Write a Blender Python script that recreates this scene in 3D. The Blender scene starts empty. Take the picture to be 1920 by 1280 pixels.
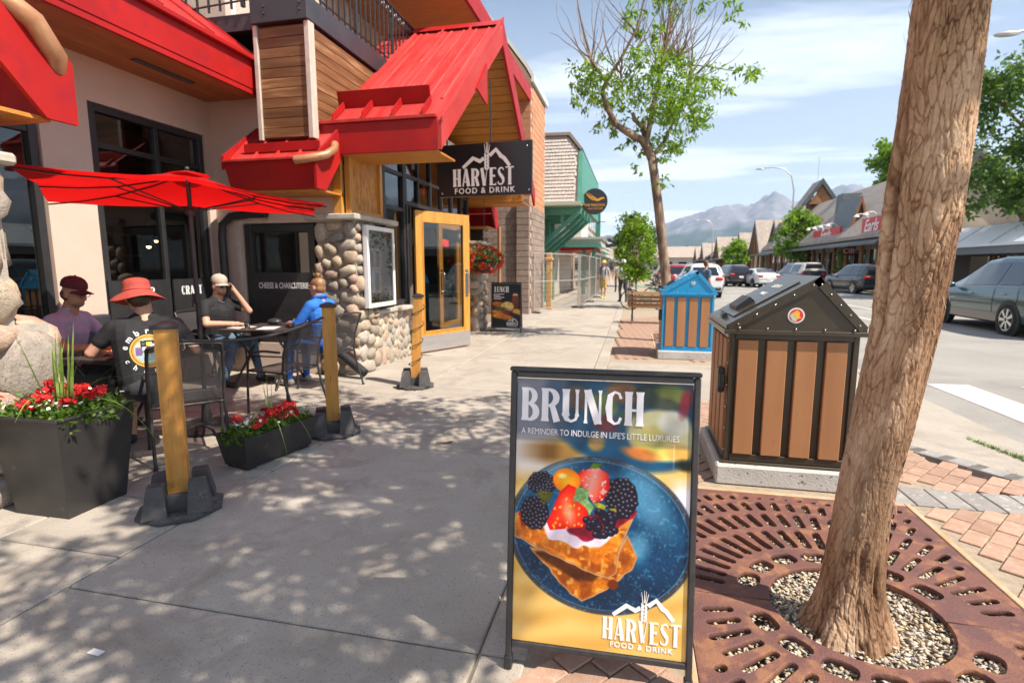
import bpy, bmesh, math, random
import numpy as np
from mathutils import Vector, Matrix, Euler, noise
from mathutils.bvhtree import BVHTree
R = math.radians
PI = math.pi
random.seed(7)
rng = np.random.default_rng(7)
SC = bpy.context.scene
COL = SC.collection

# ------------------------------------------------------------------ camera, sky, sun, exposure
CAM_H = 1.5
cam_d = bpy.data.cameras.new("camera")
cam = bpy.data.objects.new("camera", cam_d); COL.objects.link(cam)
cam.location = (0, 0, CAM_H)
cam.rotation_euler = (R(90 - 7.9), 0, R(12.7))
cam_d.sensor_width = 36.0
cam_d.lens = 36.0 * 1009 / 1920
cam_d.clip_start = 0.05
cam_d.clip_end = 30000
cam_d.dof.use_dof = True
cam_d.dof.focus_distance = 2.7
cam_d.dof.aperture_fstop = 2.8
SC.camera = cam

SUN_DIR = Vector((0.575, -0.185, 0.80)).normalized()          # towards the sun
sun_d = bpy.data.lights.new("sun", 'SUN')
sun_d.energy = 5.0
sun_d.angle = R(0.53)
sun_d.color = (1.0, 0.91, 0.78)
sun = bpy.data.objects.new("sun", sun_d); COL.objects.link(sun)
sun.location = (20, -6, 30)
sun.rotation_euler = SUN_DIR.to_track_quat('Z', 'Y').to_euler()

world = bpy.data.worlds.new("World"); SC.world = world
world.use_nodes = True
def build_world():
    nt = world.node_tree; nt.nodes.clear()
    N = nt.nodes.new; L = nt.links.new
    sky = N('ShaderNodeTexSky'); sky.sky_type = 'NISHITA'; sky.sun_disc = False
    sky.sun_elevation = math.asin(SUN_DIR.z)
    sky.sun_rotation = math.atan2(SUN_DIR.x, SUN_DIR.y)
    sky.altitude = 1000; sky.air_density = 1.0; sky.dust_density = 0.2; sky.ozone_density = 1.4
    tc = N('ShaderNodeTexCoord'); sep = N('ShaderNodeSeparateXYZ'); L(tc.outputs['Generated'], sep.inputs[0])
    # project the view direction on a flat cloud layer, so streaks run towards the horizon
    zc = N('ShaderNodeMath'); zc.operation = 'MAXIMUM'; zc.inputs[1].default_value = 0.04; L(sep.outputs['Z'], zc.inputs[0])
    za = N('ShaderNodeMath'); za.operation = 'ADD'; za.inputs[1].default_value = 0.10; L(zc.outputs[0], za.inputs[0])
    dx = N('ShaderNodeMath'); dx.operation = 'DIVIDE'; L(sep.outputs['X'], dx.inputs[0]); L(za.outputs[0], dx.inputs[1])
    dy = N('ShaderNodeMath'); dy.operation = 'DIVIDE'; L(sep.outputs['Y'], dy.inputs[0]); L(za.outputs[0], dy.inputs[1])
    cmb = N('ShaderNodeCombineXYZ'); L(dx.outputs[0], cmb.inputs[0]); L(dy.outputs[0], cmb.inputs[1])
    mp = N('ShaderNodeMapping'); mp.inputs['Rotation'].default_value = (0, 0, R(-38)); mp.inputs['Scale'].default_value = (0.42, 1.25, 1)
    mp.inputs['Location'].default_value = (3.1, 1.7, 0)
    L(cmb.outputs[0], mp.inputs['Vector'])
    n1 = N('ShaderNodeTexNoise'); n1.inputs['Scale'].default_value = 0.95; n1.inputs['Detail'].default_value = 9; n1.inputs['Roughness'].default_value = 0.58
    n1.inputs['Distortion'].default_value = 0.5
    L(mp.outputs[0], n1.inputs['Vector'])
    rp = N('ShaderNodeValToRGB'); rp.color_ramp.elements[0].position = 0.49; rp.color_ramp.elements[1].position = 0.66
    rp.color_ramp.elements[0].color = (0, 0, 0, 1); rp.color_ramp.elements[1].color = (1, 1, 1, 1)
    L(n1.outputs['Fac'], rp.inputs[0])
    # more thin cloud low over the valley
    lowr = N('ShaderNodeMapRange'); lowr.inputs['From Min'].default_value = 0.42; lowr.inputs['From Max'].default_value = 0.06
    lowr.inputs['To Min'].default_value = 0.0; lowr.inputs['To Max'].default_value = 0.55
    L(sep.outputs['Z'], lowr.inputs['Value'])
    ad = N('ShaderNodeMath'); ad.operation = 'ADD'; ad.use_clamp = True; L(rp.outputs[0], ad.inputs[0]); L(lowr.outputs[0], ad.inputs[1])
    mu = N('ShaderNodeMath'); mu.operation = 'MULTIPLY'; mu.inputs[1].default_value = 0.85; L(ad.outputs[0], mu.inputs[0])
    veil = N('ShaderNodeMath'); veil.operation = 'ADD'; veil.use_clamp = True; veil.inputs[1].default_value = 0.12; L(mu.outputs[0], veil.inputs[0])
    mix = N('ShaderNodeMix'); mix.data_type = 'RGBA'
    L(veil.outputs[0], mix.inputs['Factor']); L(sky.outputs[0], mix.inputs['A'])
    mix.inputs['B'].default_value = (10.6, 11.2, 11.8, 1)
    bg = N('ShaderNodeBackground'); bg.inputs['Strength'].default_value = 0.075
    L(mix.outputs['Result'], bg.inputs['Color'])
    out = N('ShaderNodeOutputWorld'); L(bg.outputs[0], out.inputs['Surface'])
build_world()
SC.view_settings.view_transform = 'Standard'
SC.view_settings.look = 'None'
SC.view_settings.exposure = 0.92
SC.view_settings.gamma = 1.0
SC.view_settings.use_curve_mapping = False
SC.render.engine = 'CYCLES'
SC.cycles.max_bounces = 6
SC.cycles.diffuse_bounces = 3
SC.cycles.glossy_bounces = 3
SC.cycles.transmission_bounces = 4
SC.cycles.transparent_max_bounces = 12
SC.cycles.volume_bounces = 0
SC.cycles.caustics_reflective = False
SC.cycles.caustics_refractive = False
SC.cycles.use_denoising = True

# ------------------------------------------------------------------ materials
MATS = {}
def M(name, col, col2=None, scale=6.0, detail=5.0, rough=0.6, metal=0.0, spec=0.5, bump=0.0, bscale=60.0,
      stretch=(1, 1, 1), objrand=0.0, coat=0.0, lo=0.35, hi=0.65, spots=None, spot_scale=40, spot_lo=0.62, spot_hi=0.7,
      hue=None, emit=None, estr=0.0, trans=0.0, wave=None, sheen=0.0, blotch=None):
    """Principled material with noise-driven colour, relief and per-object variation."""
    if name in MATS: return MATS[name]
    m = bpy.data.materials.new(name); m.use_nodes = True
    nt = m.node_tree; N = nt.nodes.new; L = nt.links.new
    bs = nt.nodes['Principled BSDF']
    bs.inputs['Roughness'].default_value = rough
    bs.inputs['Metallic'].default_value = metal
    bs.inputs['Specular IOR Level'].default_value = spec
    if coat: bs.inputs['Coat Weight'].default_value = coat; bs.inputs['Coat Roughness'].default_value = 0.06
    if sheen: bs.inputs['Sheen Weight'].default_value = sheen
    tc = N('ShaderNodeTexCoord'); oi = N('ShaderNodeObjectInfo')
    off = N('ShaderNodeVectorMath'); off.operation = 'SCALE'; off.inputs[0].default_value = (37.1, 53.7, 91.3)
    L(oi.outputs['Random'], off.inputs['Scale'])
    add = N('ShaderNodeVectorMath'); add.operation = 'ADD'; L(tc.outputs['Object'], add.inputs[0]); L(off.outputs[0], add.inputs[1])
    mp = N('ShaderNodeMapping'); mp.inputs['Scale'].default_value = stretch; L(add.outputs[0], mp.inputs['Vector'])
    c_out = None
    rgb = N('ShaderNodeRGB'); rgb.outputs[0].default_value = (*col, 1); c_out = rgb.outputs[0]
    if col2 is not None:
        n1 = N('ShaderNodeTexNoise'); n1.inputs['Scale'].default_value = scale; n1.inputs['Detail'].default_value = detail
        n1.inputs['Roughness'].default_value = 0.6
        L(mp.outputs[0], n1.inputs['Vector'])
        mr = N('ShaderNodeMapRange'); mr.inputs['From Min'].default_value = lo; mr.inputs['From Max'].default_value = hi
        L(n1.outputs['Fac'], mr.inputs['Value'])
        mx = N('ShaderNodeMix'); mx.data_type = 'RGBA'; L(mr.outputs[0], mx.inputs['Factor'])
        L(c_out, mx.inputs['A']); mx.inputs['B'].default_value = (*col2, 1); c_out = mx.outputs['Result']
    if wave:
        wv = N('ShaderNodeTexWave'); wv.inputs['Scale'].default_value = wave[0]; wv.inputs['Distortion'].default_value = wave[1]
        wv.inputs['Detail'].default_value = 3; wv.inputs['Detail Scale'].default_value = 1.5; wv.bands_direction = wave[3]
        L(mp.outputs[0], wv.inputs['Vector'])
        mx = N('ShaderNodeMix'); mx.data_type = 'RGBA'; mf = N('ShaderNodeMath'); mf.operation = 'MULTIPLY'; mf.inputs[1].default_value = wave[2]
        L(wv.outputs['Fac'], mf.inputs[0]); L(mf.outputs[0], mx.inputs['Factor'])
        L(c_out, mx.inputs['A']); mx.inputs['B'].default_value = (col[0]*.45, col[1]*.42, col[2]*.4, 1); c_out = mx.outputs['Result']
    if spots is not None:
        n2 = N('ShaderNodeTexNoise'); n2.inputs['Scale'].default_value = spot_scale; n2.inputs['Detail'].default_value = 3
        L(mp.outputs[0], n2.inputs['Vector'])
        mr2 = N('ShaderNodeMapRange'); mr2.inputs['From Min'].default_value = spot_lo; mr2.inputs['From Max'].default_value = spot_hi
        L(n2.outputs['Fac'], mr2.inputs['Value'])
        mx2 = N('ShaderNodeMix'); mx2.data_type = 'RGBA'; L(mr2.outputs[0], mx2.inputs['Factor'])
        L(c_out, mx2.inputs['A']); mx2.inputs['B'].default_value = (*spots, 1); c_out = mx2.outputs['Result']
    if blotch is not None:    # (colour, scale, lo, hi, amount): old stains with ragged edges
        n3 = N('ShaderNodeTexNoise'); n3.inputs['Scale'].default_value = blotch[1]; n3.inputs['Detail'].default_value = 9; n3.inputs['Roughness'].default_value = .72
        n3.inputs['Distortion'].default_value = .6
        L(add.outputs[0], n3.inputs['Vector'])
        mr4 = N('ShaderNodeMapRange'); mr4.inputs['From Min'].default_value = blotch[2]; mr4.inputs['From Max'].default_value = blotch[3]; mr4.inputs['To Max'].default_value = blotch[4]
        L(n3.outputs['Fac'], mr4.inputs['Value'])
        mx4 = N('ShaderNodeMix'); mx4.data_type = 'RGBA'; L(mr4.outputs[0], mx4.inputs['Factor'])
        L(c_out, mx4.inputs['A']); mx4.inputs['B'].default_value = (*blotch[0], 1); c_out = mx4.outputs['Result']
    if hue is not None:       # list of tints picked per object
        rp = N('ShaderNodeValToRGB'); rp.color_ramp.interpolation = 'CONSTANT'
        els = rp.color_ramp.elements
        for i, h in enumerate(hue):
            e = els[i] if i < 2 else els.new(i / len(hue))
            e.position = i / len(hue); e.color = (*h, 1)
        L(oi.outputs['Random'], rp.inputs[0])
        mm = N('ShaderNodeMix'); mm.data_type = 'RGBA'; mm.blend_type = 'MULTIPLY'; mm.inputs['Factor'].default_value = 1
        L(c_out, mm.inputs['A']); L(rp.outputs[0], mm.inputs['B']); c_out = mm.outputs['Result']
    if objrand:
        wn = N('ShaderNodeTexWhiteNoise'); wn.noise_dimensions = '1D'; L(oi.outputs['Random'], wn.inputs['W'])
        mr3 = N('ShaderNodeMapRange'); mr3.inputs['To Min'].default_value = 1 - objrand; mr3.inputs['To Max'].default_value = 1 + objrand
        L(wn.outputs['Value'], mr3.inputs['Value'])
        hs = N('ShaderNodeHueSaturation'); L(mr3.outputs[0], hs.inputs['Value']); L(c_out, hs.inputs['Color']); c_out = hs.outputs['Color']
    L(c_out, bs.inputs['Base Color'])
    if bump:
        nb = N('ShaderNodeTexNoise'); nb.inputs['Scale'].default_value = bscale; nb.inputs['Detail'].default_value = 6
        L(mp.outputs[0], nb.inputs['Vector'])
        bp = N('ShaderNodeBump'); bp.inputs['Strength'].default_value = bump; bp.inputs['Distance'].default_value = 0.01
        L(nb.outputs['Fac'], bp.inputs['Height']); L(bp.outputs[0], bs.inputs['Normal'])
        rr = N('ShaderNodeMapRange'); rr.inputs['To Min'].default_value = max(rough - .1, .02); rr.inputs['To Max'].default_value = min(rough + .1, 1)
        L(nb.outputs['Fac'], rr.inputs['Value']); L(rr.outputs[0], bs.inputs['Roughness'])
    if emit is not None:
        bs.inputs['Emission Color'].default_value = (*emit, 1); bs.inputs['Emission Strength'].default_value = estr
    MATS[name] = m
    return m

def leaf_mat(name, c1, c2, c3, trans=0.4, rough=0.5):
    """Leaf colour from a per-face random attribute; part of the light passes through."""
    if name in MATS: return MATS[name]
    m = bpy.data.materials.new(name); m.use_nodes = True
    nt = m.node_tree; N = nt.nodes.new; L = nt.links.new; nt.nodes.clear()
    at = N('ShaderNodeAttribute'); at.attribute_name = 'rnd'
    rp = N('ShaderNodeValToRGB'); e = rp.color_ramp.elements
    e[0].color = (*c1, 1); e[1].color = (*c3, 1); x = e.new(0.5); x.color = (*c2, 1)
    L(at.outputs['Fac'], rp.inputs[0])
    bs = N('ShaderNodeBsdfPrincipled'); bs.inputs['Roughness'].default_value = rough
    L(rp.outputs[0], bs.inputs['Base Color'])
    tr = N('ShaderNodeBsdfTranslucent')
    hs = N('ShaderNodeHueSaturation'); hs.inputs['Saturation'].default_value = 1.15; hs.inputs['Value'].default_value = 1.7
    hs.inputs['Hue'].default_value = 0.485
    L(rp.outputs[0], hs.inputs['Color']); L(hs.outputs[0], tr.inputs['Color'])
    mx = N('ShaderNodeMixShader'); mx.inputs[0].default_value = trans
    L(bs.outputs[0], mx.inputs[1]); L(tr.outputs[0], mx.inputs[2])
    out = N('ShaderNodeOutputMaterial'); L(mx.outputs[0], out.inputs['Surface'])
    MATS[name] = m
    return m

def glass_mat(name, tint=(.55, .58, .58), refl=0.05, rough=0.01, through=0.75):
    if name in MATS: return MATS[name]
    m = bpy.data.materials.new(name); m.use_nodes = True
    nt = m.node_tree; N = nt.nodes.new; L = nt.links.new; nt.nodes.clear()
    tr = N('ShaderNodeBsdfTransparent'); tr.inputs['Color'].default_value = (*[t * through for t in tint], 1)
    gl = N('ShaderNodeBsdfGlossy'); gl.inputs['Roughness'].default_value = rough; gl.inputs['Color'].default_value = (.9, .95, .95, 1)
    lw = N('ShaderNodeFresnel'); lw.inputs['IOR'].default_value = 1.55
    ad = N('ShaderNodeMath'); ad.operation = 'ADD'; ad.inputs[1].default_value = refl; ad.use_clamp = True
    L(lw.outputs[0], ad.inputs[0])
    mx = N('ShaderNodeMixShader'); L(ad.outputs[0], mx.inputs[0]); L(tr.outputs[0], mx.inputs[1]); L(gl.outputs[0], mx.inputs[2])
    out = N('ShaderNodeOutputMaterial'); L(mx.outputs[0], out.inputs['Surface'])
    MATS[name] = m
    return m

def attr_mat(name, attr='print', rough=0.45, spec=0.4):
    """Flat print: colour read from the mesh's own colour attribute."""
    if name in MATS: return MATS[name]
    m = bpy.data.materials.new(name); m.use_nodes = True
    nt = m.node_tree; N = nt.nodes.new; L = nt.links.new
    bs = nt.nodes['Principled BSDF']; bs.inputs['Roughness'].default_value = rough; bs.inputs['Specular IOR Level'].default_value = spec
    at = N('ShaderNodeAttribute'); at.attribute_name = attr
    L(at.outputs['Color'], bs.inputs['Base Color'])
    MATS[name] = m
    return m

# ------------------------------------------------------------------ mesh helpers
class MB:
    def __init__(s): s.v = []; s.f = []; s.m = []
    def add(s, vs, fs, mi=0):
        b = len(s.v); s.v += [tuple(v) for v in vs]
        for f in fs: s.f.append(tuple(b + i for i in f)); s.m.append(mi)
        return s
    def box(s, c, d, rot=None, mi=0):
        hx, hy, hz = d[0]/2, d[1]/2, d[2]/2
        vs = [Vector((x, y, z)) for x in (-hx, hx) for y in (-hy, hy) for z in (-hz, hz)]
        if rot is not None: vs = [rot @ v for v in vs]
        c = Vector(c); vs = [v + c for v in vs]
        return s.add(vs, [(0,1,3,2),(4,6,7,5),(0,4,5,1),(2,3,7,6),(0,2,6,4),(1,5,7,3)], mi)
    def bb(s, a, b, mi=0):
        return s.box([(a[i]+b[i])/2 for i in range(3)], [abs(b[i]-a[i]) for i in range(3)], mi=mi)
    def cbox(s, c, d, ch=.004, rot=None, mi=0):
        h = [x/2 for x in d]; ch = min(ch, min(h)*.8)
        vs = []; idx = {}
        for sx in (-1,1):
            for sy in (-1,1):
                for sz in (-1,1):
                    for ax in range(3):
                        p = [sx*(h[0]-(0 if ax==0 else ch)), sy*(h[1]-(0 if ax==1 else ch)), sz*(h[2]-(0 if ax==2 else ch))]
                        idx[(sx,sy,sz,ax)] = len(vs); vs.append(Vector(p))
        fs = []
        def face(l):
            p = [vs[i] for i in l]; n = (p[1]-p[0]).cross(p[2]-p[0]); cc = sum(p, Vector())/len(p)
            fs.append(tuple(l) if n.dot(cc) > 0 else tuple(reversed(l)))
        S = (-1,1)
        for sg in S:
            face([idx[(sg,a,b,0)] for a,b in ((-1,-1),(1,-1),(1,1),(-1,1))])
            face([idx[(a,sg,b,1)] for a,b in ((-1,-1),(1,-1),(1,1),(-1,1))])
            face([idx[(a,b,sg,2)] for a,b in ((-1,-1),(1,-1),(1,1),(-1,1))])
        for a in S:
            for b in S:
                face([idx[(a,b,-1,0)],idx[(a,b,1,0)],idx[(a,b,1,1)],idx[(a,b,-1,1)]])
                face([idx[(a,-1,b,0)],idx[(a,1,b,0)],idx[(a,1,b,2)],idx[(a,-1,b,2)]])
                face([idx[(-1,a,b,1)],idx[(1,a,b,1)],idx[(1,a,b,2)],idx[(-1,a,b,2)]])
                for c_ in S: face([idx[(a,b,c_,k)] for k in range(3)])
        if rot is not None: vs = [rot @ v for v in vs]
        c = Vector(c)
        return s.add([v + c for v in vs], fs, mi)
    def cbb(s, a, b, ch=.004, mi=0):
        return s.cbox([(a[i]+b[i])/2 for i in range(3)], [abs(b[i]-a[i]) for i in range(3)], ch, mi=mi)
    def prism(s, poly, ext, mi=0):
        """closed polygon (3-D points) extruded by the vector ext"""
        n = len(poly); e = Vector(ext); a = [Vector(p) for p in poly]; b = [p + e for p in a]
        nn = Vector()
        for i in range(n): nn += a[i].cross(a[(i+1) % n])
        if nn.dot(e) > 0: lo, hi = tuple(reversed(range(n))), tuple(range(n, 2*n)); fl = False
        else: lo, hi = tuple(range(n)), tuple(reversed(range(n, 2*n))); fl = True
        fs = [lo, hi]
        for i in range(n):
            j = (i+1) % n
            fs.append((i, j, n+j, n+i) if not fl else (j, i, n+i, n+j))
        return s.add(a + b, fs, mi)
    def tube(s, pts, r, n=8, cap=True, mi=0, flat=None):
        pts = [Vector(p) for p in pts]; k = len(pts)
        rs = [r]*k if isinstance(r, (int, float)) else list(r)
        vs = []; fs = []
        t0 = (pts[1]-pts[0]).normalized()
        ref = Vector((0,0,1)) if abs(t0.z) < .9 else Vector((1,0,0))
        u = t0.cross(ref).normalized()
        for i, p in enumerate(pts):
            t = (pts[min(i+1,k-1)] - pts[max(i-1,0)]).normalized()
            u = (u - t*u.dot(t))
            u = u.normalized() if u.length > 1e-6 else t.orthogonal().normalized()
            w = t.cross(u)
            for j in range(n):
                a = 2*PI*j/n
                vs.append(p + (u*math.cos(a) + w*math.sin(a)*(flat or 1))*rs[i])
        for i in range(k-1):
            for j in range(n):
                a = i*n+j; b = i*n+(j+1)%n
                fs.append((a, b, b+n, a+n))
        if cap:
            fs.append(tuple(reversed(range(n)))); fs.append(tuple((k-1)*n+j for j in range(n)))
        return s.add(vs, fs, mi)
    def lathe(s, prof, n=16, c=(0,0,0), rot=None, mi=0, capb=True, capt=True):
        c = Vector(c); vs = []; fs = []; k = len(prof)
        for r_, z in prof:
            for j in range(n):
                a = 2*PI*j/n; v = Vector((r_*math.cos(a), r_*math.sin(a), z))
                if rot is not None: v = rot @ v
                vs.append(v + c)
        for i in range(k-1):
            for j in range(n):
                a = i*n+j; b = i*n+(j+1)%n; fs.append((a, b, b+n, a+n))
        if capb: fs.append(tuple(reversed(range(n))))
        if capt: fs.append(tuple((k-1)*n+j for j in range(n)))
        return s.add(vs, fs, mi)
    def sphere(s, c, r, nu=12, nv=8, rot=None, mi=0):
        rr = (r,r,r) if isinstance(r,(int,float)) else r
        c = Vector(c); vs = []; fs = []
        for i in range(1, nv):
            th = PI*i/nv
            for j in range(nu):
                ph = 2*PI*j/nu
                vs.append(Vector((rr[0]*math.sin(th)*math.cos(ph), rr[1]*math.sin(th)*math.sin(ph), -rr[2]*math.cos(th))))
        b = len(vs); vs += [Vector((0,0,-rr[2])), Vector((0,0,rr[2]))]
        for i in range(nv-2):
            for j in range(nu):
                a = i*nu+j; q = i*nu+(j+1)%nu; fs.append((a,q,q+nu,a+nu))
        for j in range(nu):
            fs.append((b, (j+1)%nu, j)); t = (nv-2)*nu
            fs.append((b+1, t+j, t+(j+1)%nu))
        if rot is not None: vs = [rot @ v for v in vs]
        return s.add([v + c for v in vs], fs, mi)
    def quad(s, a, b, c, d, mi=0): return s.add([a,b,c,d], [(0,1,2,3)], mi)
    def sheet(s, fn, nu, nv, mi=0):
        vs = [fn(i/nu, j/nv) for j in range(nv+1) for i in range(nu+1)]
        fs = [(j*(nu+1)+i, j*(nu+1)+i+1, (j+1)*(nu+1)+i+1, (j+1)*(nu+1)+i) for j in range(nv) for i in range(nu)]
        return s.add(vs, fs, mi)
    def mesh(s, name, mats, smooth=None):
        me = bpy.data.meshes.new(name); me.from_pydata(s.v, [], s.f)
        for m in (mats if isinstance(mats, (list, tuple)) else [mats]): me.materials.append(m)
        if any(s.m): me.polygons.foreach_set('material_index', s.m)
        if smooth is not None:
            me.polygons.foreach_set('use_smooth', [True]*len(me.polygons))
            if smooth < 179: me.set_sharp_from_angle(angle=R(smooth))
        me.update()
        return me

OFF = {}
def link(o, parent=None):
    COL.objects.link(o)
    if parent is not None:
        o.parent = parent
        if parent.name in OFF: o.location = Vector(o.location) - OFF[parent.name]
    return o
def ob(name, me, mat=None, parent=None, smooth=None, loc=None, rot=None, scl=None, **props):
    if isinstance(me, MB): me = me.mesh(name, mat, smooth)
    elif mat is not None and len(me.materials) == 0: me.materials.append(mat)
    o = bpy.data.objects.new(name, me)
    if loc is not None: o.location = loc
    if rot is not None: o.rotation_euler = rot
    if scl is not None: o.scale = scl
    link(o, parent)
    for k, v in props.items(): o[k] = v
    return o
def thing(name, label, cat, loc=(0,0,0), rz=0.0, group=None, world=False):
    o = bpy.data.objects.new(name, None); COL.objects.link(o)
    o.empty_display_size = .1
    o.location = loc; o.rotation_euler = (0,0,rz)
    o['label'] = label; o['category'] = cat
    if group: o['group'] = group
    if world: OFF[o.name] = Vector(loc)
    return o
def tag(o, label, cat, group=None):
    o['label'] = label; o['category'] = cat
    if group: o['group'] = group
    return o
def copy_tree(o, parent=None):
    c = o.copy(); COL.objects.link(c); c.parent = parent
    for ch in list(o.children): copy_tree(ch, c)
    return c
def curve_mesh(loops, ext=.002, bevel=0.0, res=4):
    """closed 2-D outlines (holes included) filled and thickened; returns a mesh in the XY plane"""
    cu = bpy.data.curves.new('c', 'CURVE'); cu.dimensions = '2D'; cu.fill_mode = 'BOTH'; cu.extrude = ext; cu.bevel_depth = bevel; cu.bevel_resolution = 0
    for lp in loops:
        sp = cu.splines.new('POLY'); sp.points.add(len(lp)-1)
        for i, p in enumerate(lp): sp.points[i].co = (p[0], p[1], 0, 1)
        sp.use_cyclic_u = True
    o = bpy.data.objects.new('c', cu); COL.objects.link(o)
    dg = bpy.context.evaluated_depsgraph_get()
    me = bpy.data.meshes.new_from_object(o.evaluated_get(dg))
    bpy.data.objects.remove(o); bpy.data.curves.remove(cu)
    return me
def text_mesh(s, size=.1, ext=.001, align='CENTER', spacing=1.0, shear=0.0, bold=0.0, xs=1.0):
    cu = bpy.data.curves.new('t', 'FONT'); cu.body = s; cu.size = size; cu.extrude = ext; cu.align_x = align; cu.align_y = 'CENTER'
    cu.space_character = spacing; cu.shear = shear; cu.offset = bold; cu.resolution_u = 3
    o = bpy.data.objects.new('t', cu); COL.objects.link(o)
    dg = bpy.context.evaluated_depsgraph_get()
    me = bpy.data.meshes.new_from_object(o.evaluated_get(dg))
    bpy.data.objects.remove(o); bpy.data.curves.remove(cu)
    me.materials.clear()
    if xs != 1.0: me.transform(Matrix.Diagonal((xs,1,1,1)))
    return me
def frame_matrix(o, u, v):
    """matrix whose local X is u, local Y is v, local Z their cross product"""
    u = Vector(u).normalized(); v = Vector(v).normalized(); n = u.cross(v).normalized(); v = n.cross(u)
    m = Matrix.Identity(4)
    for i in range(3): m[i][0] = u[i]; m[i][1] = v[i]; m[i][2] = n[i]; m[i][3] = o[i]
    return m
def join_meshes(parts, name='joined'):
    """[(mesh, matrix)] -> one mesh"""
    vs = []; fs = []
    for me, mx in parts:
        b = len(vs)
        vs += [mx @ v.co for v in me.vertices]
        fs += [tuple(b + i for i in p.vertices) for p in me.polygons]
    out = bpy.data.meshes.new(name); out.from_pydata([tuple(v) for v in vs], [], fs); out.update()
    return out

# the display lettering on the restaurant's signs: flared stems and hairlines, drawn as ribbons
def ribbon(pts, ws):
    pts = [Vector((p[0], p[1], 0)) for p in pts]; L_ = []; R_ = []
    for i, p in enumerate(pts):
        t = (pts[min(i+1, len(pts)-1)] - pts[max(i-1, 0)]).normalized(); nrm = Vector((-t.y, t.x, 0))
        L_.append(p + nrm*ws[i]/2); R_.append(p - nrm*ws[i]/2)
    return [(q.x, q.y) for q in L_ + R_[::-1]]
def stem(x, w=.19, y0=0, y1=1):
    f = .025
    return [(x-w/2-f,y0),(x-w/2,y0+.12),(x-w/2,y1-.12),(x-w/2-f,y1),(x+w/2+f,y1),(x+w/2,y1-.12),(x+w/2,y0+.12),(x+w/2+f,y0)]
def arc(cx, cy, rx, ry, a0, a1, w0, w1, n=14):
    pts = []; ws = []
    for i in range(n+1):
        t = i/n; a = R(a0 + (a1-a0)*t); pts.append((cx+rx*math.cos(a), cy+ry*math.sin(a))); ws.append(w0 + (w1-w0)*math.sin(PI*t))
    return ribbon(pts, ws)
def s_curve():
    P = [(.42,.83),(.36,.94),(.25,.97),(.13,.90),(.10,.76),(.17,.62),(.28,.50),(.38,.37),(.40,.22),(.33,.08),(.21,.035),(.09,.08),(.04,.2)]
    W = [.05,.07,.08,.10,.15,.18,.20,.18,.15,.10,.08,.07,.05]
    return ribbon(P, W)
GLYPH = {
 'H': (.56, [stem(.12), stem(.44), [(.21,.42),(.21,.49),(.35,.49),(.35,.42)]]),
 'A': (.56, [ribbon([(.06,0),(.25,1)],[.08,.08]), ribbon([(.45,0),(.27,1)],[.22,.17]), [(.13,.22),(.14,.29),(.36,.29),(.37,.22)]]),
 'R': (.56, [stem(.12), arc(.2,.72,.25,.245,88,-88,.06,.19), ribbon([(.24,.5),(.34,.46),(.48,0)],[.08,.16,.2])]),
 'V': (.54, [ribbon([(.1,1),(.27,0)],[.2,.2]), ribbon([(.47,1),(.40,.6),(.30,.02)],[.035,.035,.06])]),
 'E': (.46, [stem(.12), [(.2,.93),(.2,1.0),(.44,1.0),(.44,.86),(.4,.93)], [(.2,.5),(.2,.56),(.38,.6),(.38,.46)], [(.2,0),(.2,.07),(.4,.07),(.45,.16),(.45,0)]]),
 'S': (.48, [s_curve()]),
 'T': (.54, [stem(.27,.19,0,.95), [(.02,.93),(.0,1.02),(.54,1.02),(.52,.93),(.37,.955),(.17,.955)]]),
 'B': (.54, [stem(.12), arc(.2,.745,.2,.225,88,-88,.06,.17), arc(.2,.27,.25,.245,88,-88,.06,.2)]),
 'U': (.56, [stem(.12,.19,.2,1), ribbon([(.12,.22),(.15,.1),(.28,.035),(.41,.1),(.45,.22)],[.19,.14,.07,.08,.09]), stem(.45,.08,.2,1)]),
 'N': (.58, [stem(.09,.07), ribbon([(.13,1),(.45,0)],[.21,.21]), stem(.5,.07)]),
 'C': (.5, [ribbon([(.46,.78),(.4,.93),(.28,.97),(.15,.86),(.115,.5),(.15,.14),(.28,.03),(.4,.07),(.46,.22)],[.08,.08,.07,.15,.2,.15,.07,.08,.08])]),
 'L': (.44, [stem(.12), [(.2,0),(.2,.07),(.38,.07),(.43,.18),(.43,0)]]),
}
def deco_text(s, height=.1, gap=.09, ext=.001):
    parts = []; x = 0; k = 0
    for ch in s:
        w, polys = GLYPH[ch]
        for pl in polys:
            me = curve_mesh([pl], ext=ext/height)
            parts.append((me, Matrix.Translation((x, 0, .0008/height*(k % 3))))); k += 1
        x += w + gap
    me = join_meshes(parts); tot = x - gap
    for p, _ in parts: bpy.data.meshes.remove(p)
    me.transform(Matrix.Translation((-tot/2*height, 0, 0)) @ Matrix.Diagonal((height, height, height, 1)))
    return me, tot*height
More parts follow.
